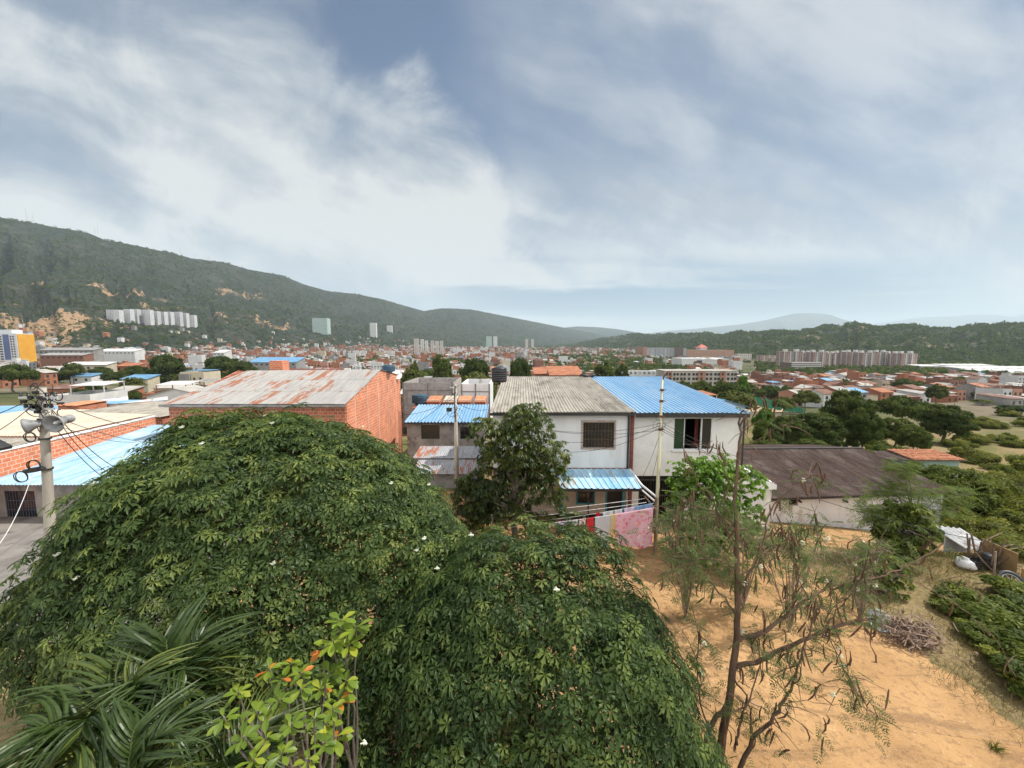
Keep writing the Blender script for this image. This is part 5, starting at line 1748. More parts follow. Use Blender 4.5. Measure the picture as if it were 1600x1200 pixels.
g0 = on_ground(1120, 1198)
mbase = (U(1118, 1215, D0).x - .1, D0 + .05, float(ground_h(3.3, D0)))
br = [
    ([mbase + (0,), *bl((1118, 1215), (1132, 1140), (1146, 1050), (1153, 960), (1154, 900), (1150, 830), (1150, 760), (1155, 700), (1158, 640))], .100, .011, .03, .12),
    (bl((1150, 1040), (1185, 1035), (1230, 1010), (1290, 985), (1335, 970), (1372, 964), d1=5.9), .05, .018, .8, 1.2),
    (bl((1152, 1000), (1190, 990), (1230, 962), (1262, 935), (1300, 915), d1=6.9), .045, .016, .9, 1.3),
    (bl((1300, 915), (1350, 905), (1400, 893), (1440, 872), (1474, 850), d0=6.9, d1=7.1), .016, .012, .25, .5),
    (bl((1395, 895), (1440, 915), (1490, 940), (1530, 970), (1565, 1010), (1580, 1050), d0=7.0, d1=6.6), .010, .004, .12, .25),
    (bl((1395, 893), (1450, 905), (1500, 912), (1545, 935), d0=7.0, d1=7.2), .008, .003, .1, .1),
    (bl((1146, 1060), (1175, 1100), (1150, 1110), d1=6.2), .02, .01, .6, .6),
    (bl((1138, 1100), (1112, 1130), (1102, 1165), (1098, 1215), d0=6.4, d1=6.1), .04, .045, .3, .2),
    (bl((1108, 1140), (1092, 1095), (1088, 1040), (1092, 980), d1=6.1), .02, .006, .7, .5),
    (bl((1150, 1215), (1172, 1160), (1200, 1130), (1225, 1100), (1240, 1060), (1258, 1010), (1280, 950), d0=5.9, d1=5.8), .045, .008, .8, .8),
    (bl((1152, 1165), (1158, 1120), (1180, 1070), (1195, 1020), d0=5.9, d1=6.0), .022, .006, .6, .5),
    (bl((1151, 960), (1120, 920), (1090, 890), (1065, 860), (1040, 845), d1=6.9), .022, .006, 1.2, 1.0),
    (bl((1154, 930), (1175, 890), (1195, 850), (1200, 800), (1225, 770), (1270, 742), d1=6.1), .02, .006, .5, .8),
    (bl((1153, 905), (1185, 880), (1215, 850), (1250, 830), (1290, 822), d1=6.8), .018, .006, .9, 1.3),
    (bl((1150, 850), (1125, 815), (1105, 780), (1085, 740), (1072, 705), d1=6.9), .016, .005, .25, 1.2),
    (bl((1150, 820), (1120, 800), (1080, 790), (1055, 800), d1=6.2), .014, .005, 1.0, 1.2),
    (bl((1151, 770), (1130, 735), (1118, 700), (1122, 690), d1=6.6), .012, .004, .04, 1.0),
    (bl((1155, 700), (1180, 690), (1215, 668), (1240, 660), d1=6.2), .009, .003, .15, .5),
    (bl((1158, 645), (1180, 632), (1212, 630), d1=6.5), .006, .003, .3, .3),
    (bl((1156, 660), (1172, 690), (1176, 730), d1=6.3), .007, .003, .2, .6),
    (bl((1290, 985), (1312, 1030), (1330, 1070), (1350, 1100), (1375, 1125), d0=6.1, d1=5.7), .010, .004, .7, .3),
    (bl((1262, 1060), (1300, 1075), (1340, 1078), d0=5.8, d1=5.7), .007, .003, .3, .6),
    (bl((1215, 1100), (1250, 1095), (1310, 1100), d0=5.9, d1=5.6), .007, .003, .2, .7),
    (bl((1290, 980), (1320, 940), (1350, 900), (1370, 860), d0=6.1, d1=6.4), .012, .004, 1.0, 1.2),
    (bl((1230, 965), (1245, 920), (1250, 880), (1240, 850), d0=6.7, d1=6.6), .012, .004, .9, 1.3),
    (bl((1152, 890), (1100, 870), (1070, 880), (1040, 900), d1=6.0), .012, .004, .9, .5),
]
br2 = []
for (pl, r0, r1, l_, p_) in br:
    br2.append(([p if not (len(p) == 4) else (p[0], p[1], p[2]) for p in pl], r0, r1, l_, p_))
# the first trunk point is a world point, so turn every pixel point into world first
br3 = []
for k, (pl, r0, r1, l_, p_) in enumerate(br2):
    w_ = []
    for i, p in enumerate(pl):
        w_.append((*(p if (k == 0 and i == 0) else U(*p)), 1.0))
    br3.append((w_, r0, r1, l_, p_))
airy_tree('moringa_tree', 'tall thin bare tree with hanging brown pods standing over the sandy yard', mbase, br3, 341, spray=.27, nspray=820, npod=100, flowers=24)


# ---- general crowns: leaf clumps on a limbed trunk
def clump_crown(r, rad, nclump, per, leaf, flat=-.35, inner=.25, clr=(.24, .38), tint=.45, core=True):
    rad = np.array(rad, float)
    lp, ln, lt, ls, ti = [], [], [], [], []
    for k in range(nclump):
        d = rsph(r, 1)[0]
        while d[2] < flat: d = rsph(r, 1)[0]
        f = r.uniform(.62, .95) if r.random() > inner else r.uniform(.2, .6)
        c = d * rad * f
        cr = rad.mean() * r.uniform(*clr) * (1.15 - .35 * f)
        dd = nrmz(rsph(r, per) + d * .45 + np.array([0, 0, .35]))
        p = c + dd * cr * (r.random((per, 1)) ** .35) * np.array([1.1, 1.1, .8])
        lp.append(p)
        ln.append(nrmz(dd + d * .3 + r.normal(size=(per, 3)) * .55))
        lt.append(r.normal(size=(per, 3)) + np.array([0, 0, -.5]) + dd * .5)
        ls.append(r.uniform(.7, 1.25, per) * leaf)
        bt = np.clip(r.normal(tint, .17), 0, 1)
        ti.append(np.clip(bt + r.normal(size=per) * .13, 0, 1))
    return tuple(np.concatenate(q) for q in (lp, ln, lt, ls, ti))


TREES = {}
def tree_proto(key, rad, ch, nclump, per, leaf, m, seed, flat=-.35, w=.6, trunk_r=.2, limb=7, clr=(.24, .38), tint=.45, bark=None):
    """unit tree built at the origin: crown centre at height ch"""
    def make(label, group, cat='tree', name='tree'):
        r = np.random.default_rng(seed)
        root = empty(name, (0, 0, 0), label=label, cat=cat, group=group)
        p, n_, t_, s_, ti = clump_crown(r, rad, nclump, per, leaf, flat, clr=clr, tint=tint)
        tv, tf = blade(w, .1, .2, 2)
        leaf_cloud('crown', tv, tf, p + [0, 0, ch], n_, t_, s_, ti, m, root)
        mb = MB()
        top = np.array([0, 0, ch - rad[2] * .45])
        limbs(mb, (0, 0, -.6), top, trunk_r, trunk_r * .7, trunk_r * .4, r, 5, 7)
        for k in range(limb):
            d = rsph(r, 1)[0]; d[2] = abs(d[2]) * .7
            limbs(mb, top, np.array([0, 0, ch]) + d * np.array(rad) * .75, trunk_r * .5, trunk_r * .12, .3 * trunk_r * 2, r, 4, 5)
        mb.build('trunk', bark or m_barkg, root)
        return root
    TREES[key] = make


def tree(key, x, y, z, s, rz, label, group=None, cat='tree', name='tree', _c={}):
    """first of a kind is built, the others are copies of it with copies of its parts"""
    s = s if hasattr(s, '__len__') else (s, s, s)
    if key not in _c:
        o = TREES[key](label, group, cat, name); _c[key] = o
        o.location = (x, y, z); o.rotation_euler = (0, 0, rz); o.scale = s
    else:
        o = copy_tree(_c[key], (x, y, z), rz, s)
        o.name = name
        o['label'] = label; o['category'] = cat
        if group: o['group'] = group
        elif 'group' in o: del o['group']
    return o
# ------------------------------------------------------------------ poles, cables, washing line
def sagline(p, q, sag, n=14):
    p = np.array(p, float); q = np.array(q, float)
    return [p * (1 - t) + q * t - np.array([0, 0, sag * 4 * t * (1 - t)]) for t in np.linspace(0, 1, n)]


def cable(p, q, sag, r, label, group=None, m=None, name='overhead_cable'):
    o = MB().tube(sagline(p, q, sag), r, 5).build(name, m or m_cable)
    return tag(o, label, 'cable', group)


# concrete pole with the horn loudspeakers
YP = 11.5
pt = U(66, 606, YP); pb = U(77, 800, YP)
Pp = empty('utility_pole', (pb.x, YP, 0), label='old concrete utility pole tangled with cables at the left side', cat='utility pole')
mb = MB()
x0, z0 = pb.x + (pb.x - pt.x) * 0.0, pb.z
dxz = (pt.x - pb.x) / (pt.z - pb.z)
zt = pt.z
pole_pts = [(pb.x + dxz * (z - pb.z), YP, z) for z in np.linspace(-.3, zt, 7)]
mb.tube(pole_pts, [.165 - .075 * i / 6 for i in range(7)], 14)
mb.build('pole_shaft', m_concrete, Pp, True)
mb = MB()
for zz, w_ in ((zt - .28, .55), (zt - .62, .42)):
    xx = pb.x + dxz * (zz - pb.z)
    mb.box(xx - w_, xx + w_ * 1.1, YP - .15, YP - .09, zz - .03, zz + .03)
mb.build('cross_arm', m_galv, Pp)
ins = MB()
_r = np.random.default_rng(5)
for zz, w_ in ((zt - .28, .55), (zt - .62, .42)):
    xx = pb.x + dxz * (zz - pb.z)
    for f in (-.9, -.5, .5, .95):
        ins.lathe([(0, 0), (.035, .01), (.05, .04), (.03, .07), (.045, .1), (.02, .13), (0, .135)], (xx + w_ * f, YP - .12, zz + .03), 8)
ins.build('insulator', m_blackplastic, Pp)
# tangled cable coils round the head
mb = MB()
for k in range(26):
    c = np.array([pt.x + _r.normal() * .28 + .05, YP - .12 + _r.normal() * .07, zt - .42 + _r.normal() * .26])
    a = _r.uniform(0, 6.28); R = _r.uniform(.06, .20)
    tilt = _r.normal(size=2) * .5
    pts = []
    for t in np.linspace(0, _r.uniform(3.0, 6.0), 12):
        pts.append(c + np.array([R * math.cos(a + t), tilt[0] * R * math.sin(a + t) * .6, R * math.sin(a + t) * .8 + tilt[1] * .1 * t]))
    mb.tube(pts, _r.uniform(.008, .016), 4)
for k in range(9):
    c = np.array([pt.x + _r.normal() * .25, YP - .16, zt - .42 + _r.normal() * .22])
    mb.box(c[0] - .05, c[0] + .07, c[1] - .05, c[1] + .03, c[2] - .04, c[2] + .05)
mb.build('cable_tangle', m_cable, Pp)
mb = MB()
def coil(px_, py_, R, rr, turns=2):
    c = np.array(U(px_, py_, YP - .25))
    pts = []
    for t in np.linspace(0, 6.28 * turns, 20 * turns):
        pts.append(c + np.array([R * math.cos(t) * (1 + .06 * math.sin(t * 1.7)), .02 * math.sin(t * .5), R * math.sin(t) * .82]))
    mb.tube(pts, rr, 5)
coil(47, 683, .17, .013); coil(53, 727, .19, .016); coil(33, 745, .20, .013)
mb.build('cable_coil', m_cable, Pp)
q = U(54, 735, YP - .25)
mb = MB()
mb.hexa([(q.x - .20, q.y - .07, q.z - .08), (q.x + .16, q.y - .07, q.z - .02), (q.x + .16, q.y + .07, q.z - .02), (q.x - .20, q.y + .07, q.z - .08)],
        [(q.x - .16, q.y - .07, q.z + .06), (q.x + .18, q.y - .07, q.z + .12), (q.x + .18, q.y + .07, q.z + .12), (q.x - .16, q.y + .07, q.z + .06)])
mb.tube([(q.x - .32, q.y, q.z - .02), (q.x + .3, q.y, q.z + .06)], .05, 8)
mb.build('splice_box', m_blackplastic, Pp)
for zz in (zt - 1.55, zt - 2.5, zt - .95):
    xx = pb.x + dxz * (zz - pb.z)
    MB().lathe([(.135, -.025), (.145, -.025), (.145, .025), (.135, .025)], (xx, YP, zz), 14).build('pole_band', m_steel, Pp)

m_horn = noisy('grey_horn_metal', (.20, .205, .21), (.32, .32, .32), 4, .5, c3=(.16, .12, .1))
def horn(px_, py_, Rpx, aim, label):
    c = U(px_, py_, YP - .35)
    R = Rpx / F * (YP - .35)
    ax_ = Vector(aim).normalized()
    e = empty('loudspeaker', c - ax_ * .35 + Vector((0, 0, -.1)), label=label, cat='loudspeaker')
    prof = [(R * 1.0, 0), (R * .985, .02), (R * .82, -.035), (R * .62, -.10), (R * .44, -.19), (R * .32, -.28), (R * .27, -.34), (R * .33, -.345), (R * .5, -.2), (R * .7, -.11), (R * .9, -.05), (R * 1.03, -.005), (R * 1.0, 0)]
    MB().lathe(prof, c, 26, axis=ax_).build('horn', m_horn, e, True)
    MB().lathe([(0, -.02), (R * .10, -.025), (R * .17, -.07), (R * .22, -.2), (R * .2, -.26), (0, -.27)], c, 16, axis=ax_).build('horn_centre', m_galv, e, True)
    MB().lathe([(0, -.56), (R * .42, -.55), (R * .45, -.52), (R * .45, -.38), (R * .3, -.34), (0, -.34)], c, 16, axis=ax_).build('driver_housing', m_horn, e, True)
    back = c - ax_ * .42
    MB().tube([back, (back.x * .5 + (pt.x + .02) * .5, YP - .2, back.z - .06), (pt.x + .03, YP - .05, back.z - .05)], .022, 6).build('bracket', m_steel, e)

horn(83, 662, 14.5, (.12, -.95, -.12), 'grey horn loudspeaker facing us, right side of the concrete pole')
horn(40, 666, 12.5, (-.75, -.62, -.2), 'grey horn loudspeaker turned away to the left of the concrete pole')

# slim steel pole by the washing
Q = (PX_, PY_)
qt = U(1035, 592, PY_); qb = U(1026, 800, PY_)
dq = (qt.x - qb.x) / (qt.z - qb.z)
Sp = empty('utility_pole', (qb.x, PY_, -.2), label='slim pale yellow steel pole between the washing and the blue roofed house', cat='utility pole')
MB().tube([(qb.x + dq * (z - qb.z), PY_, z) for z in (-.4, 2, 4.5, 4.55, 6.3, 6.35, qt.z)], [.085, .08, .075, .062, .06, .05, .045], 12).build('pole_shaft', m_pole, Sp, True)
mb = MB()
mb.tube([(qt.x, PY_, qt.z - .1), (qt.x + .05, PY_ - .05, qt.z + .12), (qt.x + .18, PY_ - .1, qt.z + .33)], .03, 6)
mb.build('bent_tip', m_rust, Sp)
mb = MB()
for zz in (qt.z - .5, qt.z - 1.0, qt.z - 1.7, qt.z - 2.3):
    xx = qb.x + dq * (zz - qb.z)
    mb.lathe([(.05, -.05), (.085, -.05), (.085, .05), (.05, .05)], (xx, PY_, zz), 10)
    mb.tube([(xx - .02, PY_ - .1, zz), (xx - .16, PY_ - .12, zz - .03)], .018, 5)
    mb.tube([(xx + .02, PY_ - .1, zz), (xx + .15, PY_ - .12, zz + .02)], .018, 5)
mb.build('pole_clamp', m_rust, Sp)
mb = MB()
for k in range(7):
    c = np.array([qb.x + dq * (qt.z - 2.2 - qb.z) + _r.normal() * .3, PY_ - .1 + _r.normal() * .1, qt.z - 2.1 + _r.normal() * .25])
    R = _r.uniform(.10, .3); a = _r.uniform(0, 6)
    mb.tube([c + np.array([R * math.cos(a + t), 0.1 * math.sin(t), R * .8 * math.sin(a + t)]) for t in np.linspace(0, _r.uniform(2.5, 5), 10)], .007, 4)
mb.build('cable_tangle', m_cable, Sp)

# concrete pole in the gap, before the grey cement house
gt, gb = U(711, 600, 26.3), U(713, 700, 26.3)
Gp = empty('utility_pole', (gb.x, 26.3, -.8), label='grey concrete pole with wires in front of the bright blue wavy roof', cat='utility pole')
MB().tube([(gb.x, 26.3, -1.2), (gb.x, 26.3, gb.z), (gt.x, 26.3, gt.z)], [.16, .14, .09], 10).build('pole_shaft', m_concrete, Gp, True)
mb = MB()
mb.box(gt.x - .35, gt.x + .35, 26.12, 26.18, gt.z - .25, gt.z - .19)
mb.build('cross_arm', m_galv, Gp)
mb = MB()
for k in range(9):
    c = np.array([gt.x + _r.normal() * .22, 26.1, gt.z - 1.2 + _r.normal() * .7]); R = _r.uniform(.1, .3); a = _r.uniform(0, 6)
    mb.tube([c + np.array([R * math.cos(a + t), 0.05 * math.sin(t), R * math.sin(a + t)]) for t in np.linspace(0, 4.5, 10)], .014, 4)
q = U(702, 640, 26.1)
mb.tube([(gt.x + .05, 26.1, gt.z - 2.6), (gt.x - .04, 26.1, gt.z - 1.2), (gt.x + .05, 26.1, gt.z - .1)], .03, 6)
mb.build('cable_tangle', m_cable, Gp)
MB().box(q.x - .18, q.x + .18, 25.95, 26.1, q.z - .12, q.z + .14).build('meter_box', m_blackplastic, Gp)

# overhead cables
L0 = (pt.x + .3, YP - .12, zt - .25)
gw = 'cables running from the concrete pole on the left'
for k, (tx, ty, tY, sag, rr) in enumerate(((230, 668, 27.0, .25, .014), (190, 735, 15.0, .3, .012), (178, 742, 13.5, .35, .010), (250, 690, 24, .3, .010), (160, 745, 12.3, .15, .010), (245, 682, 26.5, .5, .009))):
    zs = zt - .25 - .16 * k
    cable((pt.x + .12 + .08 * (k % 3), YP - .12, zs), U(tx, ty, tY), sag, rr, 'dark cable running from the left concrete pole over the pale blue roof', gw)
cable((pt.x - .2, YP - .12, zt - .3), U(-60, 662, 12.5), .1, .013, 'dark cable leaving the left concrete pole towards the left edge', 'cables leaving to the left edge')
cable((pt.x - .2, YP - .12, zt - .5), U(-70, 700, 12), .2, .011, 'dark cable leaving the left concrete pole towards the left edge', 'cables leaving to the left edge')
cable(U(50, 742, YP - .3), U(-10, 862, 9), .2, .008, 'thin pale drop wire falling from the black splice box', m=m_offwhite)
S0 = (qb.x, PY_ - .1, qt.z - 2.1)
gs = 'cables from the slim steel pole across the white house'
for k, (tx, ty, tY, sag) in enumerate(((860, 672, 19.6, .25), (872, 690, 19.6, .3), (878, 706, 19.5, .35), (800, 660, 19.8, .4))):
    cable((S0[0], S0[1], S0[2] - .1 * k + .1), U(tx, ty, tY), sag, .010, 'thin cable from the slim steel pole across the white house front', gs)
gr = 'cables from the slim steel pole to the right'
for k, (tx, ty, tY, sag) in enumerate(((1420, 770, 14.0, .6), (1300, 760, 15, .45), (1210, 740, 18, .3), (1620, 860, 11.0, .7))):
    cable((S0[0] + .05, S0[1], S0[2] + .12 - .12 * k), U(tx, ty, tY), sag, .010, 'thin cable from the slim steel pole running to the right', gr)
for k, (a_, b_) in enumerate((((1036, 662), (1000, 752)), ((1036, 668), (1012, 770)))):
    cable(U(a_[0], a_[1], PY_ - .1), U(b_[0], b_[1], 18.6), .25, .009, 'slack wire hanging from the slim steel pole to the awning', 'slack wires at the awning')
gg = 'cables at the grey concrete pole in the gap'
for k, (tx, ty, tY, sag) in enumerate(((628, 672, 33, .3), (630, 648, 33, .3), (760, 640, 30, .25), (632, 690, 32, .35), (765, 690, 24, .4))):
    cable((gt.x, 26.1, gt.z - .6 - .3 * k), U(tx, ty, tY), sag, .016, 'dark cable strung from the grey concrete pole in the gap', gg)

# washing lines
YW = 16.0
wpost = U(1020, 792, YW)
for k, (pa, pb_, nm) in enumerate((((776, 816), (1026, 776), 'nearer'), ((820, 800), (1018, 782), 'middle'))):
    pass
la = (U(770, 826, YW), U(1022, 793, YW))
lb = (U(780, 812, YW + .5), U(1010, 785, YW + .5))
lc = (U(790, 802, YW + 1.0), U(1008, 779, YW + 1.0))
tag(MB().tube(sagline(*la, .10), .008, 5).build('washing_line', m_offwhite), 'front washing line carrying the clothes', 'washing line')
tag(MB().tube(sagline(*lb, .05), .012, 5).build('washing_line', m_offwhite), 'empty middle washing line behind the clothes', 'washing line')
tag(MB().tube(sagline(*lc, .05), .014, 5).build('washing_line', m_offwhite), 'empty rear washing line nearest the house', 'washing line')
lp_ = empty('line_post', (la[1].x + .25, YW + .3, -.1), label='timber post holding the right end of the washing lines', cat='post')
mb = MB()
mb.tube([(la[1].x + .3, YW + .5, -.3), (la[1].x + .25, YW + .5, lc[1].z + .25)], .05, 7)
mb.build('post', m_wood, lp_)
mb = MB()
mb.tube([lc[1] + Vector((-.02, 0, .1)), la[1] + Vector((.1, -.05, -.12))], .028, 6)
mb.build('cross_bar', m_wood, lp_)
l2 = empty('line_post', (la[0].x - .05, YW + .4, -.1), label='pale post at the left end of the washing lines under the mango tree', cat='post')
MB().tube([(la[0].x - .05, YW + .4, -.3), (la[0].x - .05, YW + .4, lc[0].z + .2)], .06, 7).build('post', m_concrete, l2)
MB().tube([lc[0], la[0]], .028, 6).build('cross_bar', m_wood, l2)


def line_z(px_):
    t = (U(px_, 800, YW).x - la[0].x) / (la[1].x - la[0].x)
    return la[0].z * (1 - t) + la[1].z * t - .10 * 4 * t * (1 - t)


def cloth(px0, px1, lenL, lenR, m, label, name, seed, cat='laundry', top=0.0, vneck=None, fold=.05):
    """cloth folded over the line: hangs down both sides"""
    r = np.random.default_rng(seed)
    xa, xb = U(px0, 810, YW).x, U(px1, 810, YW).x
    n, k = 40, 22
    V = np.zeros((k * 2, n, 3))
    for j in range(n):
        t = j / (n - 1)
        x = xa + (xb - xa) * t
        zt_ = line_z(px0 + (px1 - px0) * t) + .012
        L = lenL + (lenR - lenL) * t
        if vneck: L *= vneck(t)
        ph = t * 9 + r.uniform(0, .2)
        for i in range(k):                     # front side
            f = i / (k - 1)
            V[i, j] = (x + .015 * math.sin(f * 5 + ph), YW - .012 - fold * f * (.5 + .8 * math.sin(ph + f * 1.6)) - .01 * f, zt_ - L * f)
        for i in range(k):                     # back side, shorter
            f = i / (k - 1)
            V[k + i, j] = (x, YW + .012 + .03 * f, zt_ - L * .55 * f)
    F1 = grid_faces(k, n); F2 = grid_faces(k, n)[:, ::-1] + k * n
    br = np.array([(j + 1, j, k * n + j, k * n + j + 1) for j in range(n - 1)])
    o = np_mesh(name, V.reshape(-1, 3), np.vstack([F1, F2, br]), m, smooth=True)
    return tag(o, label, cat)


def translucent(m, amt=.45):
    nt_ = m.node_tree; out = nt_.nodes['Material Output']; p_ = nt_.nodes['Principled BSDF']
    tr_ = nt_.nodes.new('ShaderNodeBsdfTranslucent'); mx_ = nt_.nodes.new('ShaderNodeMixShader'); mx_.inputs[0].default_value = amt
    s_ = p_.inputs['Base Color']
    if s_.is_linked: nt_.links.new(s_.links[0].from_socket, tr_.inputs[0])
    nt_.links.new(p_.outputs[0], mx_.inputs[1]); nt_.links.new(tr_.outputs[0], mx_.inputs[2]); nt_.links.new(mx_.outputs[0], out.inputs[0])
m_pink, b, p = newmat('pink_printed_cotton', 0.9, 0.1)
t = b.n('ShaderNodeTexCoord').outputs['Object']
vo = b.n('ShaderNodeTexVoronoi'); b.set(vo.inputs['Vector'], b.mapping(t, (1, .2, 1))); vo.inputs['Scale'].default_value = 5.5
n_ = b.noise(t, 9, 4, .6)
col = b.mix(b.ss(b.m('ADD', vo.outputs['Distance'], b.m('MULTIPLY', n_, .25)), .42, .5), (.86, .36, .48), (.84, .58, .67))
col = b.mix(b.ss(b.noise(t, 4.2, 3, .5), .60, .64), col, (.74, .16, .24))
col = b.mix(b.ss(b.noise(b.mapping(t, (1, 1, 1), (5, 0, 2)), 6, 3, .5), .64, .67), col, (.85, .72, .35))
b.set(p.inputs['Base Color'], col)
m_cw = noisy('white_cotton', (.72, .74, .80), (.82, .83, .86), 6, .9)
m_red = noisy('red_cotton', (.62, .03, .05), (.74, .08, .10), 6, .9)
m_lil = noisy('lilac_cotton', (.62, .55, .72), (.75, .68, .80), 6, .9)
m_bl = noisy('pale_blue_cotton', (.22, .42, .72), (.40, .58, .8), 6, .9)
m_yel = noisy('yellow_cotton', (.72, .55, .22), (.8, .66, .32), 6, .9)
m_pkc = noisy('light_pink_cotton', (.78, .62, .68), (.85, .72, .76), 7, .9)
for m_ in (m_pink, m_cw, m_red, m_lil, m_bl, m_yel, m_pkc): translucent(m_)
cloth(961, 1020, 1.45, 1.72, m_pink, 'pink patterned bedspread hanging at the right end of the washing line', 'bedspread', 401, 'bedspread', fold=.16)
cloth(930, 957, 1.2, .95, m_cw, 'white T-shirt hanging left of the pink bedspread', 'shirt', 402, 'shirt', vneck=lambda t: 1.15 - 1.3 * abs(t - .6) ** 1.3)
cloth(917, 928, .60, .55, m_red, 'bright red cloth hanging beside the white T-shirt', 'cloth', 403, 'cloth')
cloth(952, 962, .8, .95, m_yel, 'yellow cloth hanging between the T-shirt and the bedspread', 'cloth', 404, 'cloth')
cloth(905, 915, .22, .24, m_pkc, 'small pale pink garment hanging left of the red cloth', 'garment', 405, 'garment')
cloth(889, 903, .2, .22, m_cw, 'small white garment in the middle of the washing line', 'garment', 406, 'garment')
cloth(872, 886, .18, .2, m_lil, 'small lilac garment toward the left end of the washing line', 'garment', 407, 'garment')
cloth(858, 870, .16, .16, m_pkc, 'small pale pink garment at the far left of the washing line', 'garment', 408, 'garment')
# second row of clothes pegged just above on the middle line
_la, _YW = la, YW
la = (U(800, 818, YW + .25), U(1022, 786, YW + .25)); YW = YW + .25
tag(MB().tube(sagline(*la, .10), .008, 5).build('washing_line', m_offwhite), 'second washing line carrying small clothes behind the bedspread', 'washing line')
cloth(992, 1019, .30, .32, m_bl, 'pale blue cloth pegged above the pink bedspread', 'cloth', 411, 'cloth')
cloth(975, 990, .28, .28, m_lil, 'lilac cloth pegged left of the pale blue one', 'cloth', 412, 'cloth')
cloth(960, 972, .28, .28, m_cw, 'white cloth pegged above the left edge of the bedspread', 'cloth', 413, 'cloth')
cloth(942, 958, .26, .26, m_cw, 'white cloth pegged above the T-shirt', 'cloth', 414, 'cloth')
cloth(931, 937, .26, .28, m_red, 'tiny red garment pegged above the T-shirt', 'garment', 415, 'garment')
la, YW = _la, _YW

# ------------------------------------------------------------------ right side: shack, junk, bushes, dead branches
YS = 16.6
gS = float(ground_h(20.5, YS))
sa, sb = U(1486, 836, 17.6), U(1536, 842, 17.6)
sk = empty('shack', (21, YS, gS), label='tumbledown shed of grey metal sheets and sticks among the bushes', cat='shed')
roof_sheet('roof', (sa.x - .1, 16.9, sa.z - .30), (sb.x, 16.9, sb.z - .34), (sb.x + .1, 18.6, sb.z + .02), (sa.x, 18.6, sa.z + .02), m_galv, sk, .30, .05, seed=91)
m_board = noisy('ochre_board', (.30, .19, .09), (.40, .27, .13), 2, .9, stretch=(.4, 1, 1))
wa, wb_ = U(1536, 842, 17.0), U(1592, 866, 15.4)
mb = MB()
mb.hexa([(wa.x, 17.0, gS - .3), (wb_.x, 15.4, gS - .2), (wb_.x + .05, 15.46, gS - .2), (wa.x + .05, 17.06, gS - .3)], [(wa.x, 17.0, wa.z), (wb_.x, 15.4, wb_.z), (wb_.x + .05, 15.46, wb_.z), (wa.x + .05, 17.06, wa.z)])
mb.build('board_wall', m_board, sk)
wc = U(1640, 910, 14.6)
mb = MB()
mb.hexa([(wb_.x + .1, 15.3, gS - .3), (wc.x, 14.6, gS - .3), (wc.x + .05, 14.66, gS - .3), (wb_.x + .15, 15.36, gS - .3)], [(wb_.x + .1, 15.3, U(1590, 888, 15.3).z), (wc.x, 14.6, wc.z + .1), (wc.x + .05, 14.66, wc.z + .1), (wb_.x + .15, 15.36, U(1590, 888, 15.3).z)])
mb.build('low_board_wall', m_board, sk)
MB().box(sa.x + .1, sb.x - .2, 17.9, 17.95, gS - .2, sa.z - .2).build('back_board', m_offwhite, sk)
mb = MB()
_r = np.random.default_rng(12)
for k in range(16):
    a = np.array([_r.uniform(sa.x + .1, wb_.x - .2), _r.uniform(15.9, 16.9), gS - .1]); L = _r.uniform(.9, 1.7)
    d = nrmz(np.array([_r.normal() * .5, _r.normal() * .3, 1.0]))
    mb.tube([a, a + d * L * .5 + _r.normal(size=3) * .03, a + d * L], _r.uniform(.02, .04), 5)
for k in range(7):
    a = np.array([sa.x + _r.uniform(0, .6), _r.uniform(15.8, 16.8), gS + _r.uniform(.3, 1.4)])
    mb.tube([a, a + np.array([_r.uniform(1.0, 1.9), _r.normal() * .3, _r.normal() * .3])], .022, 5)
mb.build('stick_frame', m_wood, sk)
tag(MB().tube([U(1556, 862, 15.2), (U(1553, 905, 15.2).x, 15.2, gS - .2)], .035, 6).build('fence_post', m_deadwood), 'pale upright stick in front of the ochre board shed', 'post')
# old tyre / wheel
wh = U(1580, 908, 14.6)
ww_ = empty('wheel', (wh.x, 14.6, gS), label='old rubber wheel lying against the ochre board wall', cat='wheel')
axw = Vector((-.3, -.7, .6)).normalized()
tor = [(.34 + .07 * math.cos(a), .06 * math.sin(a)) for a in np.linspace(0, 2 * math.pi, 11)]
MB().lathe(tor, wh, 26, axis=axw).build('tyre', m_blackplastic, ww_, True)
MB().lathe([(.27, -.03), (.25, -.03), (.25, .03), (.27, .03), (.27, -.03)], wh, 22, axis=axw).build('rim', m_galv, ww_, True)
sp = MB()
qx = Vector((0, 0, 1)).rotation_difference(axw)
for k in range(8):
    a = k * math.pi / 4
    sp.tube([wh, wh + qx @ Vector((.26 * math.cos(a), .26 * math.sin(a), 0))], .008, 4)
sp.build('spokes', m_galv, ww_)
tb2 = empty('wheel', (wh.x + .8, 14.3, gS), label='second old wheel half hidden at the right edge by the boards', cat='wheel')
MB().lathe(tor, (wh.x + .75, 14.2, wh.z - .1), 26, axis=axw).build('tyre', m_blackplastic, tb2, True)
MB().lathe([(.27, -.03), (.25, -.03), (.25, .03), (.27, .03), (.27, -.03)], (wh.x + .75, 14.2, wh.z - .1), 22, axis=axw).build('rim', m_galv, tb2, True)
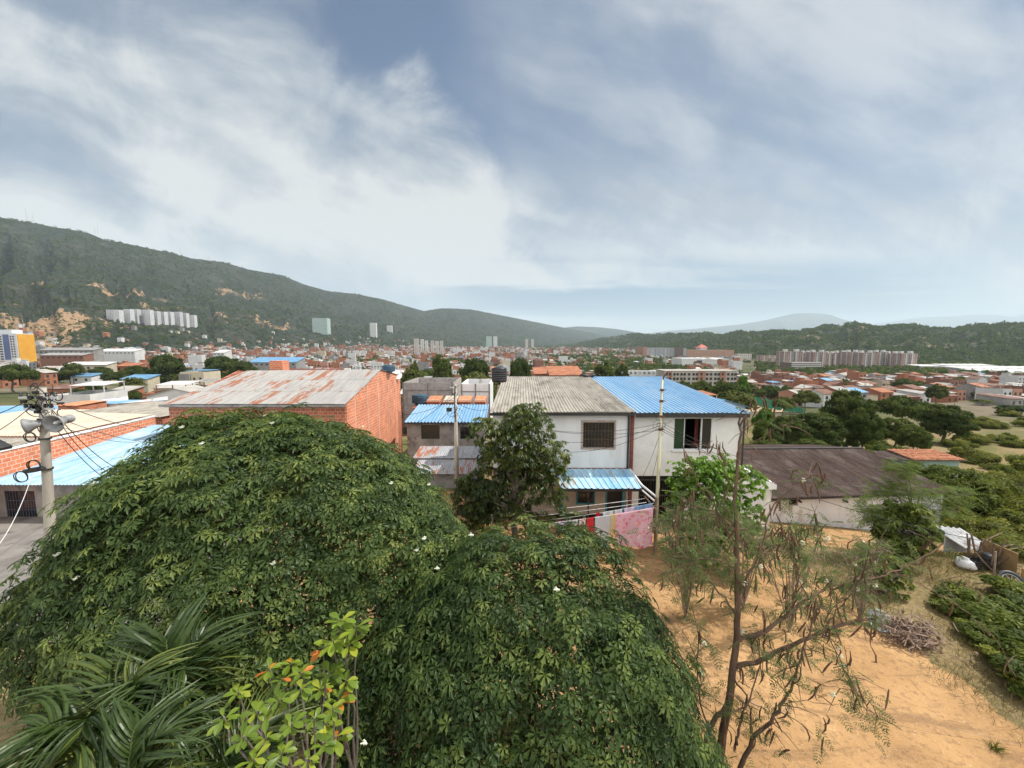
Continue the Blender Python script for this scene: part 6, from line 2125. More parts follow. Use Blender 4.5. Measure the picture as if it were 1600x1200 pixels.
# scrap under the shack
for k, (px_, py_, s, mm, lab) in enumerate(((1510, 866, .42, m_offwhite, 'white sack heaped under the metal sheet roof of the shed'), (1545, 884, .33, m_blackplastic, 'black plastic drum lying in front of the ochre boards'), (1526, 878, .3, m_blackplastic, 'dark crate under the sticks of the shed'))):
    c = U(px_, py_, 16.2)
    c.z = float(ground_h(c.x, c.y)) + (.38 if k == 0 else .28)
    if k == 0:
        mb = MB().lathe([(0, 0), (.26, .03), (.31, .18), (.25, .38), (.1, .45), (.13, .5), (0, .49)], (c.x, c.y, c.z - .4), 12)
        mb.v = [(c.x + (x - c.x) * (1 + .22 * math.sin(5 * z + 3 * y)), c.y + (y - c.y) * (1 + .18 * math.sin(9 * z + 4 * x)), z + .05 * math.sin(7 * x)) for (x, y, z) in mb.v]
    elif k == 1:
        mb = MB().lathe([(0, 0), (.22, 0), (.24, .04), (.24, .3), (.22, .34), (.24, .38), (.24, .62), (.2, .66), (0, .66)], (c.x, c.y, c.z - .3), 14)
    else:
        mb = MB()
        mb.box(c.x - .3, c.x + .3, c.y - .2, c.y + .2, c.z - .3, c.z - .25)
        for j in range(3):
            zz = c.z - .24 + .13 * j
            mb.box(c.x - .3, c.x + .3, c.y - .2, c.y - .18, zz, zz + .09); mb.box(c.x - .3, c.x + .3, c.y + .18, c.y + .2, zz, zz + .09)
            mb.box(c.x - .3, c.x - .28, c.y - .18, c.y + .18, zz, zz + .09); mb.box(c.x + .28, c.x + .3, c.y - .18, c.y + .18, zz, zz + .09)
        for sx in (-.3, .25):
            for sy in (-.2, .15): mb.box(c.x + sx + .003, c.x + sx + .047, c.y + sy + .003, c.y + sy + .047, c.z - .248, c.z + .14)
    tag(mb.build(('sack', 'drum', 'crate')[k], mm, smooth=(k < 2)), lab, ('sack', 'drum', 'crate')[k])

# heap of dead branches with a basin beside it
hc = on_ground(1418, 1000)
hp = empty('branch_pile', hc, label='heap of dry dead branches and leaves at the edge of the sandy yard', cat='branch pile')
mb = MB()
_r = np.random.default_rng(19)
for k in range(110):
    a = _r.uniform(0, 6.28); d = np.array([math.cos(a), math.sin(a), _r.uniform(-.1, .55)])
    c = np.array(hc) + np.array([_r.normal() * .35, _r.normal() * .3, .1 + abs(_r.normal()) * .25])
    L = _r.uniform(.3, .8)
    mb.tube([c - d * L * .5, c + _r.normal(size=3) * .05, c + d * L * .5], _r.uniform(.006, .018), 4)
for k in range(6):
    c = np.array(hc) + np.array([.1 + .14 * k, _r.normal() * .15, 0])
    mb.tube([c + [0, 0, -.1], c + [_r.normal() * .06, 0, .6]], .03, 5)
mb.build('twigs', m_deadwood, hp)
tv, tf = blade(.35, .2, .3, 2)
n = 700
pos = np.array(hc) + _r.normal(size=(n, 3)) * [.38, .33, .16] + [0, 0, .28]
leaf_cloud('dead_leaves', tv, tf, pos, nrmz(_r.normal(size=(n, 3)) + [0, 0, .5]), _r.normal(size=(n, 3)) + [0, 0, -.8], _r.uniform(.10, .22, n), _r.uniform(0, .7, n), noisy('dead_leaf', (.16, .10, .075), (.34, .24, .18), 5, .9), hp)
bc_ = on_ground(1372, 978)
bs = empty('basin', bc_, label='tilted grey plastic basin lying left of the dead branches', cat='basin')
MB().lathe([(0, .0), (.26, .01), (.33, .15), (.36, .155), (.35, .165), (.32, .16), (.25, .025), (0, .02)], bc_ + Vector((0, 0, .16)), 22, axis=(-.35, -.6, .7)).build('basin_body', noisy('grey_plastic', (.35, .36, .38), (.5, .5, .52), 3, .4), bs, True)
MB().lathe([(0, .022), (.29, .07), (.30, .075), (0, .03)], bc_ + Vector((0, 0, .16)), 18, axis=(-.35, -.6, .7)).build('plastic_sheet', m_offwhite, bs)
# string across the yard
cable(U(1350, 1094, 9.0), U(1640, 1172, 8.2), .1, .005, 'thin string stretched low across the sandy yard', m=m_deadwood, name='string')

# bushes of the right-hand side
tree_proto('hedge', (1.5, 1.3, 1.0), .8, 46, 210, .17, m_shrub, 501, flat=-.6, w=.5, trunk_r=.06, clr=(.22, .36), tint=.5, limb=6)
tree_proto('thicket', (1.5, 1.3, 1.0), .8, 40, 190, .15, m_oshrub, 511, flat=-.6, w=.4, trunk_r=.06, clr=(.22, .4), tint=.5, limb=8)
tree_proto('weed', (.9, .8, .6), .45, 26, 150, .12, m_shrub, 502, flat=-.5, w=.4, trunk_r=.03, clr=(.25, .4), tint=.6, limb=5)
gh = 'low green bushes along the right side of the yard'
_lab = 'low dark leaved bush in the thicket right of the yard'
_r = np.random.default_rng(23)
for (px_, py_, s) in ((1515, 925, .95), (1555, 940, 1.0), (1590, 960, 1.0), (1630, 985, 1.1), (1482, 915, .6), (1545, 968, .7), (1588, 1000, .75), (1625, 1030, .9), (1665, 1060, 1.1), (1610, 915, 1.0), (1665, 945, 1.2)):
    g = on_ground(px_ + 14, py_ + 42)
    tree('hedge', g.x, g.y, g.z - .1, (s * .95, s * .95, s * _r.uniform(.42, .6)), _r.uniform(0, 6.28), _lab, gh, 'bush', 'bush')
gh2 = 'bushes behind the tumbledown shed'
for (px_, py_, Y_, s) in ((1530, 800, 22, 1.6), (1575, 790, 22, 1.9), (1620, 800, 21, 2.0), (1495, 770, 27, 1.6), (1545, 750, 28, 2.2), (1600, 740, 28, 2.3), (1650, 760, 25, 2.4), (1520, 730, 34, 2.2), (1570, 720, 36, 2.4), (1625, 715, 36, 2.6), (1600, 830, 18.5, 1.3), (1640, 850, 17, 1.6)):
    q = U(px_, py_, Y_)
    g = float(ground_h(q.x, q.y))
    hh = max(.8, (q.z - g) / 1.75)
    tree('thicket', q.x, q.y, g - .1, (s * .8, s * .8, hh * .85), _r.uniform(0, 6.28), 'tall green thicket bush behind the tumbledown shed', gh2, 'bush', 'bush')
# glossy bush by the warehouse end and the feathery tree above it
mango('bush', 'glossy dark green bush with yellowing leaves before the end of the warehouse', (17.6, 16.6, -.5), (17.6, 16.6, .95), (1.25, 1.0, 1.35), 420, 503, m=m_shrub, ll=(.18, .26), w=.34)
mango('bush', 'small leafy bush right behind the tilted basin', (14.6, 14.2, -.4), (14.7, 14.2, .3), (.9, .7, .7), 160, 504, m=m_shrub, ll=(.13, .2), w=.4)
fb_ = (18.6, 17.4, float(ground_h(18.6, 17.4)))
fbr = []
def W3(px_, py_, Y_): return (*U(px_, py_, Y_), 1.0)
fbr.append(([(*fb_, 1.0), W3(1440, 850, 17.3), W3(1425, 800, 17.2), W3(1415, 755, 17.2)], .07, .02, .8, 0))
for (e1, e2, y_) in (((1380, 790), (1335, 792), 16.8), ((1395, 760), (1360, 770), 17.4), ((1440, 760), (1470, 770), 17.5), ((1450, 800), (1500, 800), 17.2), ((1420, 730), (1412, 735), 17.0), ((1400, 820), (1345, 812), 16.6), ((1385, 750), (1400, 738), 17.6), ((1460, 780), (1520, 772), 17.9)):
    fbr.append(([W3(1428, 815, 17.2), W3(*e1, (17.2 + y_) / 2), W3(*e2, y_)], .03, .008, 1.2, 0))
airy_tree('feathery_tree', 'light feathery leaved tree in front of the right end of the warehouse', fb_, fbr, 505, spray=.55, nspray=620, npod=0, twig_r=.008, flowers=0, trunk_m=m_barkg, leaf=m_feather)

# dry airy bushes behind the bare tree
def airy_bush(label, px_, py_b, py_t, wpx, Y_, seed, n=380, leaf=None):
    g = U(px_, py_b, Y_); g = (g.x, Y_, float(ground_h(g.x, Y_)))
    r = np.random.default_rng(seed)
    brs = []
    for k in range(9):
        x1 = px_ + (k - 4) / 4 * wpx * .5 + r.normal() * 6; y1 = py_t + abs(k - 4) / 4 * (py_b - py_t) * .35 + r.normal() * 8
        yy_ = Y_ + r.normal() * .6
        brs.append(([(*g, 1.0), W3((px_ + x1) / 2 + r.normal() * 5, (py_b + y1) / 2, (Y_ + yy_) / 2), W3(x1, y1, yy_)], .03, .006, 1.2, .5))
    return airy_tree('airy_bush', label, g, brs, seed, spray=.42, nspray=n, npod=0, twig_r=.007, flowers=8, cat='bush', trunk_m=m_deadwood, leaf=leaf)

airy_bush('pale airy bush with cream flowers right of the pink bedspread', 1075, 880, 790, 110, 12.5, 521, 300)
airy_bush('sparse dry bush in front of the bright yellow green bush', 1165, 885, 812, 90, 13.0, 522, 170)
airy_bush('low twiggy bush in the middle of the sandy yard', 1240, 900, 835, 120, 12.0, 523, 150)
airy_bush('small twiggy bush left of the glossy dark bush', 1350, 905, 850, 90, 12.5, 524, 130)

# dry grass and weeds: uncountable ground cover
def grass(name, n, fx, fy, hgt, seed, m, cond=None, w=.05):
    r = np.random.default_rng(seed)
    x = r.uniform(*fx, n); y = r.uniform(*fy, n)
    dn = fbm(x * .8, y * .8, seed, 3)
    k = dn > r.uniform(.25, .65, n)
    if cond is not None: k &= cond(x, y, r)
    x, y = x[k], y[k]
    z = ground_h(x, y)
    n = len(x)
    tv, tf = blade(w, .1, .35, 2, 'strap')
    pos = np.stack([x, y, z], -1)
    tip = nrmz(r.normal(size=(n, 3)) * [.7, .7, .15] + [0, 0, 1.0 if 'litter' not in name else .12])
    o = leaf_cloud(name, tv, tf, pos, r.normal(size=(n, 3)) * [1, 1, .2], tip, r.uniform(.5, 1.2, n) * hgt, np.clip(r.normal(.45, .25, n), 0, 1), m, origin=(0, 0, 0))
    return tag(o, kind='stuff')

m_litter = leafmat('dry_leaf_litter', (0.12, 0.07, 0.04), (0.24, 0.15, 0.09), (0.40, 0.30, 0.19), 0.1, 0.8, 0.1)
grass('dry_grass', 42000, (12.0, 26), (7, 19), .26, 601, m_drygrass, lambda x, y, r: x > 12.6 + r.normal(size=len(x)) * .6, .07)
grass('green_grass', 26000, (13, 60), (14, 60), .30, 602, m_shrub, lambda x, y, r: ((y < 22) | (x > 28.5) | (y > 37)) & (fbm(x * .15, y * .15, 9, 3) > .42), .06)
grass('dry_litter', 9000, (.5, 6), (4.5, 15), .11, 603, m_litter, None, .16)
wd = on_ground(1556, 1172)
tv, tf = blade(.08, .1, .5, 3, 'strap')
_r = np.random.default_rng(31)
n = 60
tuft = leaf_cloud('grass_tuft', tv, tf, np.array(wd) + _r.normal(size=(n, 3)) * [.05, .05, 0], _r.normal(size=(n, 3)) * [1, 1, .3], nrmz(_r.normal(size=(n, 3)) * [.8, .8, .1] + [0, 0, .7]), _r.uniform(.12, .28, n), _r.uniform(.2, .7, n), m_shrub)
tag(tuft, 'lone small green grass tuft on the bare sand', 'grass tuft')
# twigs and sticks on the sand
_r = np.random.default_rng(37)
o0 = None
for k in range(14):
    g = on_ground(_r.uniform(1130, 1260), _r.uniform(960, 1195))
    if k == 0:
        o0 = MB().tube([(0, 0, .012), (.12, .02, .016), (.27, 0, .012)], .008, 5).build('stick', m_deadwood, origin=(0, 0, 0)); o = o0
    else:
        o = o0.copy(); C.objects.link(o)
    o.location = g; o.rotation_euler = (0, 0, _r.uniform(0, 6.28)); s = _r.uniform(.6, 1.7); o.scale = (s, s, 1)
    tag(o, 'short dry stick lying on the sand by the bare tree', 'stick', 'dry sticks on the sand')
# ------------------------------------------------------------------ town: materials
WALLS = {
    'brick': brickmat('town_orange_brick', (0.296, 0.107, 0.056), (0.370, 0.148, 0.078), (0.355, 0.244, 0.185), .6, .3, .02, bump=0),
    'brown': brickmat('town_brown_brick', (0.178, 0.078, 0.052), (0.244, 0.111, 0.074), (0.252, 0.185, 0.148), .6, .3, .02, bump=0),
    'white': noisy('town_white_wall', (0.488, 0.488, 0.481), (0.592, 0.585, 0.570), .35, .85),
    'cream': noisy('town_cream_wall', (0.407, 0.355, 0.266), (0.503, 0.444, 0.333), .35, .85),
    'grey': noisy('town_grey_wall', (0.200, 0.192, 0.185), (0.296, 0.285, 0.274), .35, .9),
    'salmon': noisy('town_salmon_wall', (0.370, 0.185, 0.133), (0.444, 0.237, 0.170), .35, .85),
    'pale blue': noisy('town_pale_blue_wall', (0.266, 0.340, 0.400), (0.355, 0.429, 0.474), .35, .85),
}
ROOFS = {
    'clay tile': noisy('town_clay_roof', (0.266, 0.100, 0.052), (0.370, 0.155, 0.085), .5, .85, c3=(0.163, 0.074, 0.052)),
    'rust brown': noisy('town_rust_roof', (0.126, 0.063, 0.044), (0.207, 0.111, 0.081), .5, .85, c3=(0.252, 0.207, 0.178)),
    'grey sheet': noisy('town_grey_roof', (0.222, 0.215, 0.207), (0.326, 0.311, 0.296), .5, .7, c3=(0.148, 0.126, 0.111)),
    'pale cement': noisy('town_cement_roof', (0.326, 0.303, 0.274), (0.429, 0.407, 0.370), .4, .9, c3=(0.222, 0.200, 0.185)),
    'blue sheet': noisy('town_blue_roof', (0.089, 0.222, 0.385), (0.163, 0.311, 0.459), .5, .5),
    'white': noisy('town_white_roof', (0.459, 0.459, 0.444), (0.562, 0.555, 0.533), .4, .8),
}
m_twin, _b, _p = newmat('town_window_glass', .25, .5)
_p.inputs['Base Color'].default_value = (.03, .033, .036, 1)
WK = ['brick', 'brown', 'white', 'cream', 'grey', 'salmon', 'pale blue']
RK = ['clay tile', 'rust brown', 'grey sheet', 'pale cement', 'blue sheet', 'white']


def house_shape(shape):
    """dims and openings of a town house: returns (w, d, h, roof builder, windows)"""
    if shape == 0: return 6.5, 9.0, 5.6
    if shape == 1: return 7.0, 10.0, 3.1
    if shape == 2: return 6.5, 9.0, 5.9
    if shape == 3: return 8.0, 9.0, 8.6
    if shape == 5: return 12.0, 9.0, 13.5
    if shape == 6: return 14.0, 9.5, 4.6
    return 7.0, 8.0, 4.2


def house_meshes(shape):
    w, d, h = house_shape(shape)
    x, y = w / 2, d / 2
    wall = MB(); roof = MB(); wins = []
    if shape in (0, 3, 5):                         # flat slab behind a parapet
        wall.box(-x, x, -y, y, -3, h)
        wall.box(-x, x, -y, -y + .18, h, h + .7); wall.box(-x, x, y - .18, y, h, h + .7)
        wall.box(-x, -x + .18, -y + .18, y - .18, h, h + .7); wall.box(x - .18, x, -y + .18, y - .18, h, h + .7)
        if shape in (3, 5):
            wall.box(-x + .5, -x + 3.4, y - 4, y - .5, h, h + 2.3)
            roof.box(-x + .3, -x + 3.6, y - 4.2, y - .3, h + 2.3, h + 2.45)
        else:
            roof.hexa([(-x + .2, -1, h + 2.1), (x - .2, -1, h + 2.1), (x - .2, y, h + 2.5), (-x + .2, y, h + 2.5)], [(-x + .2, -1, h + 2.16), (x - .2, -1, h + 2.16), (x - .2, y, h + 2.56), (-x + .2, y, h + 2.56)])
            for sx in (-x + .3, x - .45):
                for sy in (-.8, y - .3): wall.box(sx, sx + .15, sy, sy + .15, h, h + (2.11 if sy < 0 else 2.46))
        roof.box(-x + .18, x - .18, -y + .18, y - .18, h + .0, h + .03)
    elif shape in (1, 4, 6):                       # one slope of sheet
        wall.prism([(-y, -3), (y, -3), (y, h + .7), (-y, h)], 'x', -x, x)
        roof.hexa([(-x - .3, -y - .5, h - .02), (x + .3, -y - .5, h - .02), (x + .3, y + .3, h + .76), (-x - .3, y + .3, h + .76)], [(-x - .3, -y - .5, h + .06), (x + .3, -y - .5, h + .06), (x + .3, y + .3, h + .84), (-x - .3, y + .3, h + .84)])
    else:                                       # gable
        wall.prism([(-y, -3), (y, -3), (y, h), (0, h + 1.3), (-y, h)], 'x', -x, x)
        for s in (-1, 1):
            roof.hexa([(-x - .25, s * (y + .5), h - .14), (x + .25, s * (y + .5), h - .14), (x + .25, 0, h + 1.31), (-x - .25, 0, h + 1.31)][::s] if s > 0 else [(-x - .25, -y - .5, h - .14), (x + .25, -y - .5, h - .14), (x + .25, 0, h + 1.31), (-x - .25, 0, h + 1.31)],
                      [(-x - .25, s * (y + .5), h - .04), (x + .25, s * (y + .5), h - .04), (x + .25, 0, h + 1.41), (-x - .25, 0, h + 1.41)][::s] if s > 0 else [(-x - .25, -y - .5, h - .04), (x + .25, -y - .5, h - .04), (x + .25, 0, h + 1.41), (-x - .25, 0, h + 1.41)])
    fl = max(1, int(h // 2.7))
    for k in range(fl):
        z = .9 + 2.75 * k
        if z + 1.3 > h: break
        for cx in ((-w * .26, w * .26) if w < 10 else (-w * .38, -w * .13, w * .13, w * .38)):
            wins.append(('f', cx, z))
        wins.append(('r', -1.8, z)); wins.append(('r', 2.0, z))
    return wall, roof, wins, w, d


def win_box(mb, wn, w, d, mi=0):
    s, c, z = wn
    if s == 'f': mb.box(c - .65, c + .65, -d / 2 - .03, -d / 2 + .05, z, z + 1.25, mi)
    else: mb.box(w / 2 - .05, w / 2 + .03, c - .65, c + .65, z, z + 1.25, mi)


HP = {}
def town_house(shape, wk, rk, loc, rz, s, label, group, parts):
    key = (shape, wk, rk, parts)
    if key not in HP:
        wall, roof, wins, w, d = house_meshes(shape)
        if parts:
            root = empty('town_house', (0, 0, 0))
            wall.build('wall', WALLS[wk], root); roof.build('roof', ROOFS[rk], root)
            for wn in wins: win_box(MB(), wn, w, d) if 0 else win_box_build(wn, w, d, root)
        else:
            mb = MB()
            o = len(mb.v)
            mb.v += wall.v; mb.f += wall.f; mb.mi += [0] * len(wall.f)
            o = len(mb.v)
            mb.v += roof.v; mb.f += [tuple(i + o for i in f) for f in roof.f]; mb.mi += [1] * len(roof.f)
            for wn in wins: win_box(mb, wn, w, d, 2)
            root = mb.build('town_house', [WALLS[wk], ROOFS[rk], m_twin], origin=(0, 0, 0))
        HP[key] = root
        o = root
        o.location = loc; o.rotation_euler = (0, 0, rz); o.scale = s
    else:
        o = copy_tree(HP[key], loc, rz, s)
        o.name = 'town_house'
    tag(o, label, 'house', group)
    return o


def win_box_build(wn, w, d, root):
    mb = MB(); win_box(mb, wn, w, d)
    mb.build('window', m_twin, root)


# ------------------------------------------------------------------ landmarks
EXC = []          # footprints the scattered houses and trees keep clear of


def gbase(x, y):
    return surf(x, y)


def block(name, label, cat, X, Y, w, d, h, rz, wall, group=None, roofm=None, z=None, extras=None, parapet=1.0, root_only=False):
    z = gbase(X, Y) - .5 if z is None else z
    e = empty(name, (0, 0, 0), label=label, cat=cat, group=group)
    mb = MB()
    mb.box(-w / 2, w / 2, -d / 2, d / 2, -4, h)
    if parapet:
        p = .35
        mb.box(-w / 2, w / 2, -d / 2, -d / 2 + p, h, h + parapet); mb.box(-w / 2, w / 2, d / 2 - p, d / 2, h, h + parapet)
        mb.box(-w / 2, -w / 2 + p, -d / 2 + p, d / 2 - p, h, h + parapet); mb.box(w / 2 - p, w / 2, -d / 2 + p, d / 2 - p, h, h + parapet)
    mb.build('wall', wall, e)
    if roofm:
        MB().box(-w / 2 + .4, w / 2 - .4, -d / 2 + .4, d / 2 - .4, h + .02, h + .2).build('roof', roofm, e)
    if extras: extras(e)
    e.location = (X, Y, z); e.rotation_euler = (0, 0, rz)
    EXC.append((X, Y, math.hypot(w, d) / 2 + 4))
    return e


def at_px(px_, py_base, Yg):
    """X for a pixel column at distance Yg, and its ground height"""
    q = U(px_, py_base, Yg)
    return q.x, gbase(q.x, Yg)


# yellow tower at the left edge
Yt = 400.0
g_face = windowgrid('grey_tower_facade', (.46, .47, .49), (.05, .055, .07), 3.4, 3.0, .22, .25)
def ytower():
    a = U(-22, 570, Yt); b = U(31, 570, Yt); c = U(58, 570, Yt)
    zb = wz(576, Yt)
    h = wz(521, Yt) - zb
    e = empty('apartment_tower', (b.x, Yt, zb - 3), label='tall apartment tower with an orange yellow side wall at the left edge', cat='apartment tower')
    wl = noisy('tower_white_wall', (.52, .53, .55), (.64, .65, .66), .12, .85)
    d = 14.5
    mb = MB().box(a.x, b.x, Yt, Yt + d, zb - 8, zb + h)
    mb.build('wall', wl, e)
    yl = noisy('orange_yellow_wall', (.62, .30, .035), (.72, .38, .05), .08, .85)
    # the yellow end wall turns towards the right
    MB().box(b.x + .01, b.x + .6, Yt + .5, Yt + d, zb - 8, zb + h - .6).build('yellow_wall', yl, e)
    bl_ = noisy('blue_grey_wall', (.10, .13, .26), (.14, .17, .32), .1, .85)
    n0 = U(10, 570, Yt).x; n1 = U(19, 570, Yt).x
    MB().box(n0, n1, Yt - .4, Yt - .02, zb - 8, zb + h - 1).build('blue_panel', bl_, e)
    MB().box(a.x + 3, b.x - 8, Yt + 3, Yt + 12, zb + h, zb + h + 4).build('roof_box', wl, e)
    fl = 13
    proto = None
    for k in range(fl):
        z = zb + 1.5 + (h - 3) * k / fl
        for px_ in (-14, -4, 4, 6.5, 22, 26):
            x = U(px_, 570, Yt).x
            if proto is None:
                proto = MB().box(-.75, .75, -.12, -.02, 0, 1.5).build('window', m_twin, e, origin=(0, 0, 0))
                proto.data.transform(__import__('mathutils').Matrix.Translation(e.location)); o = proto
            else:
                o = proto.copy(); C.objects.link(o); parent(o, e)
            o.location = Vector((x, Yt, z)) - e.location
    EXC.append((b.x, Yt + 10, 34))
ytower()

# white slab towers on the hillside
gslab = 'white slab towers in a row on the hillside'
m_slab = windowgrid('white_slab_facade', (.54, .54, .54), (.16, .16, .17), 5.0, 3.0, .36, .32)
for k, (px_, pt_, pb_) in enumerate(((176, 485, 497), (186, 485, 500), (203, 484, 500), (214, 484, 502), (224, 485, 502), (234, 485, 503), (245, 487, 503), (256, 488, 504), (266, 488, 505), (280, 488, 506), (290, 490, 507), (302, 493, 507))):
    hp_ = hit(px_, pb_ + 3)
    Yh = hp_.y if hp_ else 1500
    h = wz(pt_, Yh) - hp_.z
    block('apartment_tower', 'white slab tower in the long row on the mountain foot', 'apartment tower', hp_.x, Yh, 8.0 / F * Yh * 1.0, 16, max(h, 15), .25, m_slab if k % 3 else windowgrid('grey_slab_facade', (.5, .5, .5), (.12, .12, .13), 4.2, 3.0, .3, .3) if k == 0 else bpy.data.materials['grey_slab_facade'], gslab, z=hp_.z)

m_greenT = windowgrid('pale_green_facade', (.42, .52, .48), (.10, .13, .12), 4.0, 3.0, .28, .3)
m_whiteT = windowgrid('pale_tower_facade', (.66, .65, .62), (.12, .12, .12), 4.5, 3.0, .3, .3)
m_beigeT = windowgrid('beige_tower_facade', (.56, .50, .44), (.10, .10, .10), 4.2, 3.0, .28, .3)
for (px_, wpx, pt_, pb_, mm, lab, Yf) in (
    (503, 25, 498, 519, m_greenT, 'broad pale green apartment tower standing alone below the mountain', 1500),
    (584, 11, 505, 525, m_whiteT, 'slim pale tower right of the pale green tower', 1500),
    (609, 9, 509, 517, m_whiteT, 'small white tower under the mountain slope', 1900),
    (651, 8, 530, 548, m_beigeT, 'leftmost grey beige tower of the cluster in the valley centre', 1000),
    (660, 6, 531, 548, m_whiteT, 'second tower of the cluster in the valley centre', 1010),
    (667, 5, 533, 550, m_whiteT, 'slender middle tower of the valley cluster', 1000),
    (676, 6, 533, 551, m_beigeT, 'beige fourth tower of the valley cluster', 990),
    (683, 6, 534, 551, m_whiteT, 'pale fifth tower of the valley cluster', 1000),
    (690, 6, 533, 551, m_beigeT, 'rightmost tower of the valley cluster', 990),
    (764, 10, 526, 536, m_greenT, 'glassy pale green tower far along the valley', 2300),
    (774, 7, 526, 537, m_whiteT, 'white tower beside the glassy one far along the valley', 2300),
    (823, 5, 530, 538, m_beigeT, 'small dark tower far along the valley floor', 2500),
    (832, 5, 530, 538, m_beigeT, 'second small dark tower far along the valley floor', 2500),
):
    hp_ = hit(px_, pb_ + 2, 300)
    Yh = hp_.y if (px_ < 620 and hp_) else Yf; x = U(px_, pb_, Yh).x
    zb = min(wz(pb_, Yh), gbase(x, Yh)) - 3
    block('apartment_tower', lab, 'apartment tower', x, Yh, wpx / F * Yh * .86, wpx / F * Yh * .6, wz(pt_, Yh) - zb, .12, mm, z=zb, parapet=1.5)

# big brick shopping centre with the red pyramid roof
Ym = 1000.0
m_mall = windowgrid('brick_mall_facade', (.36, .215, .155), (.20, .13, .10), 9, 5, .44, .3)
m_mallg = windowgrid('grey_mall_facade', (.30, .30, .31), (.17, .17, .18), 3.2, 40, .30, .02)
def mall(e):
    pass
me_ = empty('shopping_centre', (U(1075, 560, Ym).x, Ym, wz(561, Ym)), label='huge brick shopping centre with a small red pyramid roof below the hills', cat='shopping centre')
zb = wz(562, Ym) - 8
def sec(p0, p1, pt_, m, y0=0, y1=60, nm='wall'):
    MB().box(U(p0, 550, Ym).x, U(p1, 550, Ym).x, Ym + y0, Ym + y1, zb, wz(pt_, Ym)).build(nm, m, me_)
sec(1005, 1011, 542, m_mall); sec(1011.05, 1055, 543.5, m_mallg, 2); sec(1055.05, 1067, 543, noisy('dark_brown_cladding', (.10, .07, .065), (.15, .11, .10), .05, .9), -2); sec(1067.05, 1073, 544, m_mallg, 1); sec(1073.05, 1147, 547, m_mall)
q = U(1101.5, 545, Ym)
MB().box(q.x - 9, q.x + 9, Ym + 8, Ym + 30, wz(548, Ym), wz(543.5, Ym)).build('roof_lantern', WALLS['white'], me_)
MB().add([(q.x - 12, Ym + 6, wz(543.4, Ym)), (q.x + 12, Ym + 6, wz(543.4, Ym)), (q.x + 12, Ym + 32, wz(543.4, Ym)), (q.x - 12, Ym + 32, wz(543.4, Ym)), (q.x, Ym + 19, wz(537.5, Ym))], [(0, 1, 4), (1, 2, 4), (2, 3, 4), (3, 0, 4), (3, 2, 1, 0)]).build('pyramid_roof', noisy('red_roof', (.45, .12, .10), (.55, .17, .14), .2, .8), me_)
EXC.append((q.x, Ym + 30, 110))
# white hangar-like building in front of it
Yw = 620.0
we_ = empty('hall', (U(1106, 570, Yw).x, Yw, wz(578, Yw)), label='white box shaped hall with dark glass bays in front of the brick shopping centre', cat='hall')
zb = wz(584, Yw) - 4
MB().box(U(1065, 570, Yw).x, U(1097, 570, Yw).x, Yw, Yw + 40, zb, wz(560, Yw)).build('wall', WALLS['white'], we_)
MB().box(U(1097.05, 570, Yw).x, U(1147, 570, Yw).x, Yw + 6, Yw + 42, zb, wz(563, Yw)).build('right_wall', WALLS['white'], we_)
MB().box(U(1088, 570, Yw).x, U(1096.5, 570, Yw).x, Yw - .5, Yw - .02, zb, wz(563, Yw)).build('dark_panel', m_twin, we_)
MB().box(U(1100, 575, Yw).x, U(1146, 575, Yw).x, Yw + 5, Yw + 5.9, zb, wz(571.5, Yw)).build('glass_front', noisy('green_glass', (.07, .12, .11), (.2, .27, .25), .3, .2), we_)
for (a, b) in ((1098, 1120), (1120.5, 1147)):
    xa, xb = U(a, 565, Yw).x, U(b, 565, Yw).x
    MB().prism([(xa, wz(563, Yw) + .02), (xb, wz(563, Yw) + .02), (xb, wz(562, Yw)), ((xa + xb) / 2, wz(559.5, Yw)), (xa, wz(562, Yw))], 'y', Yw + 5.5, Yw + 43).build('roof', WALLS['white'], we_)
EXC.append((U(1106, 570, Yw).x, Yw + 20, 62))

